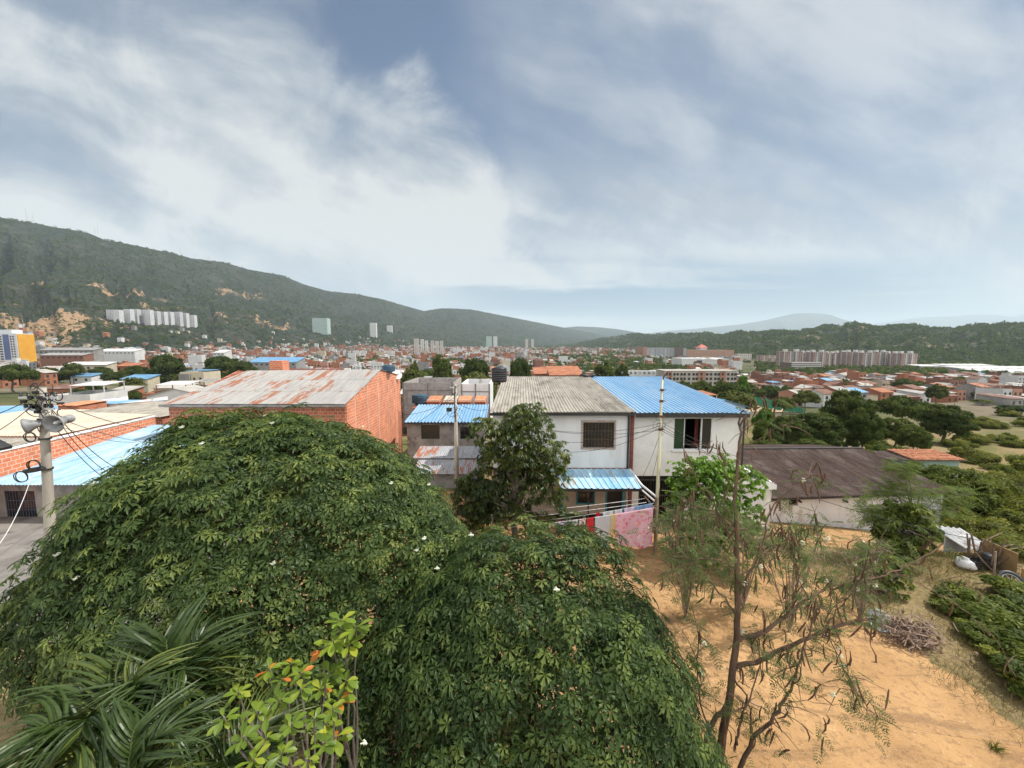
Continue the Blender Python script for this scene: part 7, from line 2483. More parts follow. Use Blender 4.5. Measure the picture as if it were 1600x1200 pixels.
# cement apartment block with brown panels
Ya = 235.0
def cement_block():
    x0, x1 = U(1038, 600, Ya).x, U(1150, 600, Ya).x
    z1 = wz(580, Ya); zb = gbase((x0 + x1) / 2, Ya) - 3
    e = empty('apartment_block', ((x0 + x1) / 2, Ya, zb), label='five storey cement apartment block with brown panels behind the blue ribbed roof', cat='apartment block')
    MB().box(x0, x1, Ya, Ya + 14, zb, z1).build('wall', noisy('raw_cement_wall', (.36, .32, .28), (.46, .42, .37), .3, .9), e)
    MB().box(x0 - .3, x1 + .3, Ya - .3, Ya + 14.3, z1, z1 + .35).build('roof', ROOFS['pale cement'], e)
    m_bp = noisy('brown_panel_wall', (.27, .14, .095), (.35, .19, .13), .4, .9)
    for (a, b) in ((1090, 1101), (1124, 1133), (1044, 1049)):
        MB().box(U(a, 600, Ya).x, U(b, 600, Ya).x, Ya - .35, Ya - .02, zb, z1 - .2).build('brown_panel', m_bp, e)
    proto = None
    L = Vector(e.location)
    for f in range(5):
        z = z1 - 2.6 - 2.75 * f
        if z < zb + 3: break
        for px_ in (1041, 1046, 1053, 1058, 1064, 1069, 1076, 1083, 1088, 1095, 1104, 1110, 1117, 1122, 1128, 1137, 1143, 1148):
            x = U(px_, 600, Ya).x
            if proto is None:
                proto = MB().box(-.62, .62, -.42, -.02, 0, 1.5).build('window', m_twin, e); o = proto
                proto.data.transform(__import__('mathutils').Matrix.Translation(L))
            else:
                o = proto.copy(); C.objects.link(o); parent(o, e)
            o.location = Vector((x, Ya, z)) - L
    EXC.append(((x0 + x1) / 2, Ya + 7, 27))
    # pale block behind on the left
    block('apartment_block', 'long pale block with small windows left of the cement apartment block', 'apartment block', U(1008, 590, 262).x, 262 + 5, 62 / F * 262, 10, wz(581, 262) - gbase(U(1008, 590, 262).x, 262), 0, windowgrid('pale_grey_facade', (.56, .57, .56), (.12, .13, .13), 3.1, 2.9, .26, .3), roofm=ROOFS['white'])
    hx_, hz_ = at_px(1165, 600, 222)
cement_block()
# low grey wall in front of it
q0, q1 = U(1100, 612, 205), U(1153, 612, 205)
lw = empty('yard_wall', ((q0.x + q1.x) / 2, 205, gbase(q0.x, 205)), label='low grey yard wall in front of the cement apartment block', cat='wall')
zb_ = gbase(q0.x, 205)
MB().box(q0.x, q1.x, 205, 205.4, zb_ - 4, wz(606, 205)).build('wall_panel', WALLS['grey'], lw)
MB().box(q0.x - .2, q1.x + .2, 204.9, 205.5, wz(606, 205), wz(606, 205) + .15).build('coping', ROOFS['pale cement'], lw)

# pink and grey towers at the right
Yp = 600.0
m_pinkT = windowgrid('pink_tower_facade', (.36, .235, .20), (.06, .06, .065), 3.3, 2.9, .25, .24, accent=(.46, .42, .39), ax=10.5)
gp = 'pinkish towers standing shoulder to shoulder below the hills'
for k, (p0, p1, pt_, pb_) in enumerate(((1224, 1254, 549, 574), (1255, 1268, 551, 577), (1269, 1292, 550, 579), (1293, 1306, 552, 580), (1307, 1324, 551, 581), (1325, 1344, 550, 581), (1345, 1368, 551, 580), (1369, 1387, 550, 580), (1388, 1406, 552, 580), (1407, 1432, 552, 579))):
    Yk = Yp + 18 * math.sin(k * 1.9)
    xa, xb = U(p0, pb_, Yk).x, U(p1, pb_, Yk).x
    zb = min(gbase((xa + xb) / 2, Yk), wz(pb_, Yk)) - 4
    h = wz(pt_, Yk) - zb
    e = empty('apartment_tower', ((xa + xb) / 2, Yk, zb), label='pinkish brick apartment tower in the dense row below the hills', cat='apartment tower', group=gp)
    w = xb - xa
    cx = (xa + xb) / 2
    MB().box(xa, xa + w * .36, Yk, Yk + 18, zb, zb + h).build('wall', m_pinkT, e)
    MB().box(xa + w * .36, xa + w * .62, Yk + 3.5, Yk + 17, zb, zb + h - 1).build('recessed_wall', noisy('shaded_grey_wall', (.24, .23, .23), (.32, .31, .3), .2, .9), e)
    MB().box(xa + w * .62, xb, Yk + .5, Yk + 18, zb, zb + h - .5).build('wall', m_pinkT, e)
    for f in (.18, .78):
        MB().box(xa + w * (f - .09), xa + w * (f + .09), Yk + 4, Yk + 9, zb + h, zb + h + 3.2).build('roof_box', WALLS['white'], e)
    EXC.append((cx, Yk + 9, 18))
# banded parking block before them
Yk = 520
xa, xb = U(1238, 570, Yk).x, U(1283, 570, Yk).x
pk = empty('parking_block', ((xa + xb) / 2, Yk, gbase(xa, Yk)), label='white banded parking block in front of the pinkish towers', cat='parking block')
zt_ = wz(566, Yk); zb = min(gbase(xa, Yk), wz(584, Yk)) - 3
MB().box(xa, xb, Yk + 1.5, Yk + 24, zb, zt_ - .5).build('wall', noisy('brown_recess_wall', (.15, .11, .09), (.2, .15, .12), .3, .9), pk)
n = 6
for k in range(n):
    z = zt_ - (zt_ - zb - 4) * k / n
    MB().box(xa - .3, xb + .3, Yk, Yk + 1.49, z - 1.2, z).build('floor_band', WALLS['white'], pk)
EXC.append(((xa + xb) / 2, Yk + 10, 26))
# more distant blocks
for (px_, wpx, pt_, pb_, Yf, mm, lab) in (
    (1160, 22, 553, 568, 800, m_beigeT, 'brown brick block just right of the brick shopping centre'),
    (1197, 26, 556, 570, 760, m_pinkT, 'low pinkish block left of the pinkish tower row'),
    (1213, 20, 560, 572, 700, m_pinkT, 'small pinkish block touching the left end of the tower row'),
    (880, 14, 557, 566, 700, WALLS['white'], 'white gabled building in the middle of the valley'),
    (1512, 40, 596, 612, 300, windowgrid('white_flats_facade', (.66, .66, .65), (.08, .08, .085), 4.2, 2.9, .28, .28), 'white flats with dark windows left of the right edge'),
    (1575, 56, 602, 626, 260, None, 'wide white apartment block at the right edge'),
    (1592, 36, 592, 604, 340, None, 'white block partly behind the wide white one at the right edge'),
    (315, 36, 583, 601, 140, WALLS['cream'], 'cream cube house with a blue roof left of the rusted metal roof'),
):
    x = U(px_, pb_, Yf).x
    zb = min(gbase(x, Yf), wz(pb_, Yf)) - 3
    mm = mm or bpy.data.materials['white_flats_facade']
    def ex(e, px_=px_, wpx=wpx, Yf=Yf, pt_=pt_, zb=zb):
        h = wz(pt_, Yf) - zb; w = wpx / F * Yf
        if px_ == 315:
            MB().box(-w / 2 - .02, -w * .06, -4.6, -4.02, -3, h).build('grey_side_wall', WALLS['grey'], e)
            for xx in (w * .1, w * .36):
                for zz in (h - 1.6, h - 4.2): MB().box(xx - .35, xx + .35, -4.1, -4.01, zz - .5, zz + .3).build('window', m_twin, e)
            MB().box(-w * .3, w * .5, -3.5, 3.5, h + 1.02, h + 1.2).build('roof', ROOFS['blue sheet'], e)
    block('cube_house' if px_ == 315 else 'building', lab, 'house' if px_ == 315 else 'building', x, Yf, wpx / F * Yf, 8 if px_ == 315 else max(8, wpx / F * Yf * .4), wz(pt_, Yf) - zb, 0, mm, z=zb, extras=ex, parapet=.6, roofm=None if px_ == 315 else ROOFS['pale cement'])

# long halls with pale roofs
gl = 'long white hall roofs at the foot of the right hills'
for k, (p0, p1, py_, Yf) in enumerate(((1478, 1560, 572, 560), (1500, 1640, 576, 520), (1530, 1660, 580, 490), (1555, 1680, 584, 465), (1440, 1475, 573, 560))):
    xa, xb = U(p0, py_, Yf).x, U(p1, py_, Yf).x
    zt_ = wz(py_ - 1, Yf); zb = min(gbase((xa + xb) / 2, Yf), zt_ - 5) - 1
    e = empty('hall', ((xa + xb) / 2, Yf, zb), label='long low hall with a pale shed roof at the foot of the right hills', cat='hall', group=gl)
    MB().box(xa, xb, Yf, Yf + 22, zb, zt_ - .4).build('wall', WALLS['grey'], e)
    n = 7
    for j in range(n):
        x0_, x1_ = xa + (xb - xa) * j / n, xa + (xb - xa) * (j + 1) / n - .3
        MB().hexa([(x0_, Yf - .5, zt_ - .4), (x1_, Yf - .5, zt_ - .4), (x1_, Yf + 23, zt_ + 1.2), (x0_, Yf + 23, zt_ + .6)], [(x0_, Yf - .5, zt_ - .1), (x1_, Yf - .5, zt_ - .1), (x1_, Yf + 23, zt_ + 1.6), (x0_, Yf + 23, zt_ + 1.0)]).build('roof', ROOFS['white'], e)
    EXC.append(((xa + xb) / 2, Yf + 10, (xb - xa) / 2 + 6))

# roofs that stand out on the left
def shed_bld(p0, p1, py_e, py_r, Yf, dep, wallm, roofm, lab, cat='building', nm='building', flat=False):
    xa, xb = U(p0, py_e, Yf).x, U(p1, py_e, Yf).x
    if p1 < 700: dep = min(dep, max(6, Yf * 16 / (800 - p1)))
    ze = wz(py_e, Yf); zr = min(wz(py_r, Yf + dep), ze + dep * .25)
    g = min(gbase((xa + xb) / 2, Yf), ze - 3) - 2
    e = empty(nm, ((xa + xb) / 2, Yf, g), label=lab, cat=cat)
    MB().prism([(Yf, g), (Yf + dep, g), (Yf + dep, zr - .15), (Yf, ze - .15)], 'x', xa, xb).build('wall', wallm, e)
    MB().hexa([(xa - .5, Yf - .6, ze - .12), (xb + .5, Yf - .6, ze - .12), (xb + .5, Yf + dep + .4, zr - .08), (xa - .5, Yf + dep + .4, zr - .08)], [(xa - .5, Yf - .6, ze), (xb + .5, Yf - .6, ze), (xb + .5, Yf + dep + .4, zr + .05), (xa - .5, Yf + dep + .4, zr + .05)]).build('roof', roofm, e)
    w_ = MB()
    n = max(2, int((xb - xa) / 4))
    pr = None
    for k in range(n):
        x = xa + (xb - xa) * (k + .5) / n
        zz = max(g + 2, ze - 2.4)
        MB().box(x - .7, x + .7, Yf - .06, Yf - .005, zz, zz + 1.2).build('window', m_twin, e)
    EXC.append(((xa + xb) / 2, Yf + dep / 2, (xb - xa) / 2 + 3))
    return e

R_, Wl = ROOFS, WALLS
for a in ((60, 146, 547, 541, 330, 30, Wl['grey'], R_['grey sheet'], 'long dark grey hall with strip windows right of the yellow tower'),
          (62, 130, 555, 549, 290, 22, Wl['brown'], R_['grey sheet'], 'long brown hall below the dark grey hall'),
          (58, 94, 576, 563, 270, 14, Wl['brick'], R_['pale cement'], 'unfinished orange brick block with dark openings right of the yellow tower'),
          (98, 166, 570, 562, 225, 20, Wl['cream'], R_['white'], 'long hall with a pale cream roof in the left of the town'),
          (180, 212, 572, 563, 240, 14, Wl['brick'], R_['clay tile'], 'bright brick block left of the big dark round tree'),
          (150, 210, 549, 538, 420, 20, Wl['white'], R_['white'], 'wide white stepped building in the left of the town'),
          (190, 230, 592, 583, 170, 12, Wl['cream'], R_['blue sheet'], 'house with a light blue roof just left of the big dark tree'),
          (110, 142, 588, 583, 200, 10, Wl['white'], R_['blue sheet'], 'house with a small blue roof in the left of the town'),
          (388, 462, 566, 558, 300, 22, Wl['grey'], R_['blue sheet'], 'long hall with a light blue roof above the rusted metal roof'),
          (333, 350, 551, 541, 430, 12, Wl['white'], R_['white'], 'white cube building behind the town trees left of centre'),
          (232, 250, 614, 606, 118, 10, Wl['brick'], R_['clay tile'], 'small brick house with an orange roof left of the cream cube house'),
          (240, 285, 606, 599, 120, 12, Wl['cream'], R_['pale cement'], 'low cream house left of the cream cube house'),
          (165, 196, 612, 603, 120, 12, Wl['brick'], R_['pale cement'], 'brick house with a flat pale roof before the town trees'),
          (70, 112, 607, 600, 130, 12, Wl['brick'], R_['rust brown'], 'brick house with a rusty roof behind the horn loudspeakers'),
          (1462, 1530, 667, 661, 120, 9, Wl['white'], R_['grey sheet'], 'long white low house beyond the dry field at the right'),
          (1528, 1580, 667, 658, 112, 9, Wl['white'], R_['grey sheet'], 'long pale shed beyond the dry field at the right edge'),
          (1522, 1578, 636, 630, 165, 10, Wl['white'], R_['blue sheet'], 'white house with a light blue roof near the right edge'),
          (1430, 1455, 617, 610, 200, 10, Wl['grey'], R_['blue sheet'], 'house with a light blue roof right of the domed dark tree'),
          (860, 910, 586, 572, 150, 14, Wl['brick'], R_['clay tile'], 'brick terrace with an orange roof just beyond the grey corrugated roof'),
          (836, 862, 584, 574, 165, 12, Wl['salmon'], R_['clay tile'], 'salmon house with an orange roof beyond the grey corrugated roof'),
          (640, 664, 596, 588, 130, 10, Wl['white'], R_['grey sheet'], 'white house with an upper window beyond the grey block building'),
          ):
    shed_bld(*a)

# building site with green netting
m_site = noisy('site_earth', (.40, .27, .16), (.52, .38, .25), .3, .95)
st_ = on_ground(1150, 632)
mb = MB()
vs = []
x0_, x1_ = U(1108, 640, 150).x, U(1225, 640, 150).x
o = sheet('building_site_ground', ((x0_, 128, 0), (x1_ - 10, 128, 0), (x1_ + 14, 185, 0), (x0_ + 20, 185, 0)), m_site, .25)
m_net = noisy('green_netting', (.02, .24, .14), (.04, .36, .22), .8, .8)
for k, (a, b) in enumerate((((1165, 617, 150), (1208, 627, 140)), ((1225, 633, 132), (1256, 638, 128)), ((1196, 622, 150), (1222, 630, 140)))):
    p, q = U(*a), U(*b)
    fe = empty('netting_fence', p, label=('green netting fence along the left of the building site', 'short green netting fence at the right of the building site', 'green netting strip in the middle of the building site')[k], cat='fence')
    mb = MB()
    n = 14
    for i in range(n):
        t0_, t1_ = i / n, (i + 1) / n
        a0, a1 = p.lerp(q, t0_), p.lerp(q, t1_)
        mb.hexa([(a0.x, a0.y, a0.z - 3.0), (a1.x, a1.y, a1.z - 3.0), (a1.x, a1.y + .06, a1.z - 3.0), (a0.x, a0.y + .06, a0.z - 3.0)], [(a0.x, a0.y, a0.z + .3 * math.sin(i * 1.3)), (a1.x, a1.y, a1.z + .3 * math.sin(i * 1.3 + 1.3)), (a1.x, a1.y + .06, a1.z + .3 * math.sin(i * 1.3 + 1.3)), (a0.x, a0.y + .06, a0.z + .3 * math.sin(i * 1.3))])
    mb.build('netting', m_net, fe)
    for i in range(0, n + 1, 3):
        a0 = p.lerp(q, i / n)
        MB().tube([(a0.x, a0.y - .1, a0.z - 5), (a0.x, a0.y - .1, a0.z + .5)], .09, 5).build('post', m_wood, fe)
EXC.append((U(1165, 630, 150).x, 155, 24))

# masts on the mountain crest
gm = 'thin radio masts on the mountain crest'
for k, (px_, hpx) in enumerate(((42, 16), (52, 9), (153, 11), (148, 5), (282, 9), (304, 6), (325, 7), (328, 6), (351, 7))):
    Yr_ = float(yrL(px_)) - 12
    pyc = float(crestL(px_))
    q = U(px_, pyc + 1, Yr_)
    top = U(px_, pyc - hpx, Yr_)
    e = empty('radio_mast', (q.x, q.y, q.z - 8), label='thin radio mast standing on the mountain crest', cat='radio mast', group=gm)
    mb = MB()
    hh = top.z - q.z + 8
    for a in (0, 2.1, 4.2):
        mb.tube([(q.x + 2.2 * math.cos(a), q.y + 2.2 * math.sin(a), q.z - 8), (q.x + .5 * math.cos(a), q.y + .5 * math.sin(a), top.z)], .38, 4)
    for j in range(6):
        z0_ = q.z - 8 + hh * j / 6; r_ = 2.2 - 1.7 * j / 6
        for a in (0, 2.1, 4.2):
            mb.tube([(q.x + r_ * math.cos(a), q.y + r_ * math.sin(a), z0_), (q.x + r_ * math.cos(a + 2.1), q.y + r_ * math.sin(a + 2.1), z0_ + hh / 6)], .2, 3)
    mb.build('mast', m_galv, e)
# ------------------------------------------------------------------ trees of the middle ground
tree_proto('broad', (5.2, 5.0, 3.6), 6.2, 70, 110, .62, m_dark, 701, flat=-.45, w=.7, trunk_r=.32, clr=(.22, .36), tint=.42)
tree_proto('tallround', (3.6, 3.6, 4.4), 6.4, 66, 110, .55, m_midgreen, 702, flat=-.6, w=.7, trunk_r=.26, clr=(.22, .36), tint=.45)
tree_proto('loose', (3.8, 3.6, 3.0), 5.2, 44, 90, .55, m_olive, 703, flat=-.5, w=.65, trunk_r=.22, clr=(.22, .4), tint=.5)
tree_proto('dome', (6.0, 6.0, 2.9), 4.6, 90, 110, .50, m_dark, 704, flat=-.2, w=.7, trunk_r=.34, clr=(.17, .27), tint=.55)
# nearer trees get finer leaves
tree_proto('thick', (3.2, 3.0, 3.6), 4.4, 110, 230, .30, m_dark, 705, flat=-.7, w=.55, trunk_r=.25, clr=(.18, .32), tint=.5)
tree_proto('leafy', (2.6, 2.4, 2.5), 3.2, 90, 220, .26, m_midgreen, 706, flat=-.8, w=.55, trunk_r=.16, clr=(.2, .34), tint=.5)
tree_proto('yellowish', (2.0, 1.9, 1.9), 2.4, 60, 190, .24, m_bright, 707, flat=-.8, w=.5, trunk_r=.1, clr=(.2, .34), tint=.25)

_r = np.random.default_rng(91)


def tree_px(key, px_, py_top, wpx, Y_, label, hz_=None, group=None, dims=None):
    """tree standing on the terrain at distance Y_, top and width read from the photo"""
    q = U(px_, py_top, Y_)
    g = surf(q.x, Y_)
    rad, ch = dims
    hgt = max(2.5, q.z - g)
    sz = hgt / (ch + rad[2] * .97)
    sx = (wpx / F * Y_ / 2) / (rad[0] * 1.02) / math.sqrt(1 + ((px_ - 800) / F) ** 2) ** .9
    EXC.append((q.x, Y_, rad[0] * sx * .8))
    return tree(key, q.x, Y_, g, (sx, sx, sz), _r.uniform(0, 6.28), label, group)


DM = {'broad': ((5.2, 5.0, 3.6), 6.2), 'tallround': ((3.6, 3.6, 4.4), 6.4), 'loose': ((3.8, 3.6, 3.0), 5.2), 'dome': ((6, 6, 2.9), 4.6), 'thick': ((3.2, 3.0, 3.6), 4.4), 'leafy': ((2.6, 2.4, 2.5), 3.2), 'yellowish': ((2.0, 1.9, 1.9), 2.4)}
for (k, px_, pt_, wpx, Y_, lab) in (
    ('broad', 258, 556, 60, 190, 'big dark round tree in the left of the town'),
    ('dome', 16, 571, 90, 150, 'large dark spreading tree at the left edge below the yellow tower'),
    ('dome', 143, 603, 66, 105, 'flat domed tree left of the cream cube house'),
    ('dome', 213, 612, 46, 88, 'small domed tree just left of the rusted metal roof'),
    ('loose', 112, 567, 40, 200, 'loose green tree left of the big dark round tree'),
    ('loose', 208, 590, 42, 140, 'light green tree in front of the big dark round tree'),
    ('broad', 345, 558, 60, 240, 'dark green tree right of the cream cube house'),
    ('loose', 288, 586, 44, 150, 'low pale green tree left of the cream cube house'),
    ('broad', 378, 566, 46, 200, 'dark bushy tree just above the rusted metal roof'),
    ('tallround', 690, 557, 38, 150, 'tall round dark tree beyond the unfinished grey building'),
    ('tallround', 647, 566, 16, 150, 'slim dark tree right of the satellite dish'),
    ('broad', 742, 563, 46, 170, 'dark spreading tree above the pale unfinished building'),
    ('loose', 645, 578, 44, 120, 'green tree directly behind the satellite dish'),
    ('broad', 812, 562, 34, 150, 'dark tree rising behind the grey corrugated roof'),
    ('loose', 745, 582, 60, 115, 'low pale green tree left of the black water tank'),
    ('tallround', 945, 567, 34, 170, 'dark green tree above the blue ribbed roof'),
    ('tallround', 972, 570, 22, 210, 'smaller tree right of the one above the blue ribbed roof'),
    ('dome', 1418, 593, 56, 215, 'dark domed tree standing among the brick houses at the right'),
    ('thick', 1272, 645, 100, 52, 'tall dense dark tree behind the brown roofed warehouse'),
    ('thick', 1330, 612, 90, 56, 'tallest dense tree behind the brown roofed warehouse'),
    ('thick', 1235, 652, 70, 49, 'dark bushy tree beside the blue roofed house'),
    ('thick', 1352, 640, 66, 50, 'dark tree at the right of the dense clump behind the warehouse'),
    ('dome', 1412, 622, 100, 80, 'bright green flat topped tree right of the dense clump'),
    ('leafy', 1402, 655, 74, 62, 'mid green bushy tree below the flat topped one'),
    ('thick', 1480, 634, 92, 66, 'broad dark tree left of the dry field'),
    ('leafy', 1430, 668, 60, 56, 'rounded green shrub tree in front of the dark tree by the field'),
    ('broad', 1588, 634, 66, 115, 'dark tree cut by the right edge beyond the dry field'),
    ('loose', 1535, 632, 40, 150, 'tree in front of the white house near the right edge'),
    ('yellowish', 1195, 640, 40, 62, 'bright yellow green tree by the building site'),
    ('yellowish', 1160, 588, 24, 140, 'yellow green tree at the right end of the cement apartment block'),
    ('leafy', 1205, 660, 60, 50, 'green bush tree right of the blue roofed house'),
    ('leafy', 1375, 690, 50, 46, 'green bush at the far ridge end of the brown roof'),
    ('loose', 1260, 610, 44, 120, 'dull green tree among the houses above the dense clump'),
    ('loose', 1225, 620, 36, 110, 'dull green tree right of the building site'),
):
    tree_px(k, px_, pt_, wpx, Y_, lab, dims=DM[k])
gsh = 'green shrubs on the slope right of the clay tiled hut'
for i in range(34):
    Y_ = _r.uniform(38, 118); px_ = _r.uniform(1490, 1680)
    q = U(px_, 700, Y_); g = surf(q.x, Y_)
    s = _r.uniform(.5, 1.1)
    tree('thicket', q.x, Y_, g - .2, (s * 1.7, s * 1.7, s * 1.3), _r.uniform(0, 6.28), 'green shrub on the slope right of the clay tiled hut', gsh, 'shrub', 'shrub')
for (px_, py_, Y_, s) in ((1452, 722, 29, .85), (1490, 728, 28.5, .95), (1418, 732, 31.5, .6)):
    q = U(px_, py_, Y_); g = surf(q.x, Y_)
    tree('leafy', q.x, Y_, g - .3, (s, s, max(.4, (q.z - g) / 5.6)), _r.uniform(0, 6.28), 'green shrub close in front of the clay tiled hut', 'shrubs before the clay tiled hut', 'shrub', 'shrub')
gsh2 = 'undergrowth shrubs behind the warehouse'
for i in range(9):
    Y_ = _r.uniform(38, 50); px_ = _r.uniform(1180, 1470)
    q = U(px_, 700, Y_); g = surf(q.x, Y_)
    s = _r.uniform(.7, 1.2)
    tree('leafy', q.x, Y_, g - .4, (s, s, s * .6), _r.uniform(0, 6.28), 'low green shrub behind the brown roofed warehouse', gsh2, 'shrub', 'shrub')

# ------------------------------------------------------------------ scattered town
_fx = np.array([-400, 0, 245, 385, 500, 600, 626, 770, 790, 1030, 1172, 1200, 1380, 1530, 1700, 2000], float)
_fy = np.array([600, 604, 620, 585, 577, 577, 600, 600, 590, 590, 640, 640, 650, 690, 700, 700], float)
_r = np.random.default_rng(202)
cells = []
def free(x, y, rr):
    for (a, b, q) in EXC:
        if (x - a) ** 2 + (y - b) ** 2 < (q + rr) ** 2: return False
    return True

EXA = np.array(EXC)
def freev(x, y, rr):
    d = (x[:, None] - EXA[None, :, 0]) ** 2 + (y[:, None] - EXA[None, :, 1]) ** 2
    return (d > (EXA[None, :, 2] + rr) ** 2).all(1)

# street grid, turned a little, rows of joined houses between streets
rot = math.radians(14)
GX, GY = np.meshgrid(np.arange(-260, 261), np.arange(0, 230))
bx = GX * 7.6 + np.floor(GX / 9) * 7.0
by = GY * 11.0 + np.floor(GY / 2) * 8.0
hx_ = (bx * math.cos(rot) - by * math.sin(rot)).ravel(); hy_ = (bx * math.sin(rot) + by * math.cos(rot)).ravel()
px_a, py_a = px_of(hx_, np.maximum(hy_, 1), ground_h(hx_, np.maximum(hy_, 1)))
ok = (hy_ > 66) & (hy_ < 2600) & (px_a > -140) & (px_a < 1740)
hx_, hy_, px_a, py_a = hx_[ok], hy_[ok], px_a[ok], py_a[ok]
dens = fbm(hx_ * .006 + 3, hy_ * .006, 61, 4) - .5
left = px_a < 760
# green belts: foot of the right hills, river strip in the centre
belt = np.exp(-((px_a - 1000) / 130.0) ** 2) * sstep(hy_, 230, 420) * .45 + np.where((px_a > 1150) & (hy_ > 400), 2, 0) + np.where((px_a > 1150) & (hy_ < 150), 1, 0)
belt = belt + np.where(left & (hy_ > 250) & (hy_ < 420) & (px_a > 270), .22, 0) + np.where((hy_ > 1500), .06, 0)
prob = np.clip(.50 + dens * 2.2 - belt, 0, .85)
prob = np.where((px_a > 1180) & (hy_ >= 150) & (hy_ < 400), .86, prob)
ish = _r.random(len(hx_)) < prob
ish &= freev(hx_, hy_, 5.0)
# rising ground of the mountain foot carries only few houses
mz = np.array([grid_height(MG, a, b) for a, b in zip(hx_, hy_)])
gz = ground_h(hx_, hy_)
rise = np.maximum(mz, gz) - gz
hzz = np.maximum(mz, gz)
ish &= (rise < 14) | (_r.random(len(hx_)) < np.clip(.30 - rise / 220.0, 0.0, 1))
ish &= rise < 75
hz2 = np.array([grid_height(HG, a, b) for a, b in zip(hx_, hy_)])
ish &= hz2 < gz + 3
H_i = np.where(ish)[0]
print('houses', len(H_i))
pxh, pyt = px_of(hx_[H_i], hy_[H_i], hzz[H_i] + 5.0)
vis = (pyt < np.interp(pxh, _fx, _fy) + 1) & (pxh > -25) & (pxh < 1625)
order = np.argsort(np.where(vis, hy_[H_i], 1e9))
ind = H_i[order][:300]
rest = H_i[order][300:]


def district(px_, y):
    if px_ < 100: return 'near the yellow tower'
    if px_ < 235: return 'left of the big dark round tree'
    if px_ < 330: return 'around the cream cube house'
    if px_ < 480: return 'above the rusted metal roof'
    if px_ < 640: return 'above the satellite dish'
    if px_ < 770: return 'beyond the unfinished grey building'
    if px_ < 925: return 'beyond the grey corrugated roof'
    if px_ < 1060: return 'above the blue ribbed roof'
    if px_ < 1225: return 'around the cement apartment block'
    if px_ < 1300: return 'before the banded parking block'
    if px_ < 1385: return 'left of the domed dark tree'
    if px_ < 1470: return 'right of the domed dark tree'
    return 'near the wide white apartment block'


def pick(px_, y, rr):
    if px_ > 1180:
        wk = rr.choice(WK, p=[.34, .28, .12, .06, .10, .08, .02]); rk = rr.choice(RK, p=[.17, .36, .22, .12, .07, .06])
    elif px_ < 500:
        wk = rr.choice(WK, p=[.34, .12, .26, .10, .12, .04, .02]); rk = rr.choice(RK, p=[.14, .14, .24, .30, .07, .11])
    else:
        wk = rr.choice(WK, p=[.30, .14, .30, .08, .10, .06, .02]); rk = rr.choice(RK, p=[.24, .20, .18, .22, .05, .11])
    sh = rr.choice([0, 1, 2, 3, 4, 5, 6], p=[.22, .18, .23, .13, .15, .05, .04]) if px_ < 1180 else rr.choice([0, 1, 2, 3, 4, 5, 6], p=[.14, .28, .24, .06, .23, .01, .04])
    if sh in (5, 6) and (y < 380 or (px_ < 330 and y > 560)): sh = 2
    if sh == 3 and y < 190: sh = 0
    return int(sh), str(wk), str(rk)

SHN = ('two storey', 'single storey', 'gabled', 'three storey', 'small', 'tall', 'long low')
hr = np.random.default_rng(303)
for n_, i in enumerate(ind):
    sh, wk, rk = pick(px_a[i], hy_[i], hr)
    lab = f"{SHN[sh]} {wk} house with {rk} roof {district(px_a[i], hy_[i])}"
    s = hr.uniform(.92, 1.08)
    town_house(sh, wk, rk, (hx_[i], hy_[i], hzz[i]), rot + (math.pi / 2 if hr.random() < .15 else 0) + hr.normal() * .03, (s, s, s * hr.uniform(.9, 1.12)), lab, f"{SHN[sh]} {wk} houses with {rk} roofs {district(px_a[i], hy_[i])}", n_ < 110)

# the rest of the town reads as one mass
mats_t = [WALLS[k] for k in WK] + [ROOFS[k] for k in RK] + [m_twin]
MEM = {}
VV, FF, MI = [], [], []
off = 0
for i in rest:
    if hy_[i] > 2400: continue
    sh, wk, rk = pick(px_a[i], hy_[i], hr)
    if sh not in MEM:
        wall, roof, wins, w, d = house_meshes(sh)
        q = MB()
        for wn in wins: win_box(q, wn, w, d)
        MEM[sh] = (np.array(wall.v), wall.f, np.array(roof.v), roof.f, np.array(q.v), q.f)
    a = rot + (math.pi / 2 if hr.random() < .15 else 0) + hr.normal() * .05
    c_, s_ = math.cos(a), math.sin(a); s = hr.uniform(.9, 1.1)
    far_ = hy_[i] > 420
    for (v, f, mi) in ((MEM[sh][0], MEM[sh][1], WK.index(wk)), (MEM[sh][2], MEM[sh][3], 7 + RK.index(rk))) + (() if far_ else ((MEM[sh][4], MEM[sh][5], 13),)):
        x = v[:, 0] * s; y = v[:, 1] * s
        VV.append(np.stack([hx_[i] + x * c_ - y * s_, hy_[i] + x * s_ + y * c_, hzz[i] + v[:, 2] * s], -1))
        FF += [tuple(k + off for k in ff) for ff in f]; MI += [mi] * len(f)
        off += len(v)
Va = np.vstack(VV)
me = bpy.data.meshes.new('town_houses')
me.from_pydata(Va.tolist(), [], FF)
for m in mats_t: me.materials.append(m)
me.polygons.foreach_set('material_index', MI)
me.update()
o = bpy.data.objects.new('town_houses', me)
C.objects.link(o)
tag(o, 'mass of small far houses spread over the valley town', 'houses', kind='stuff')

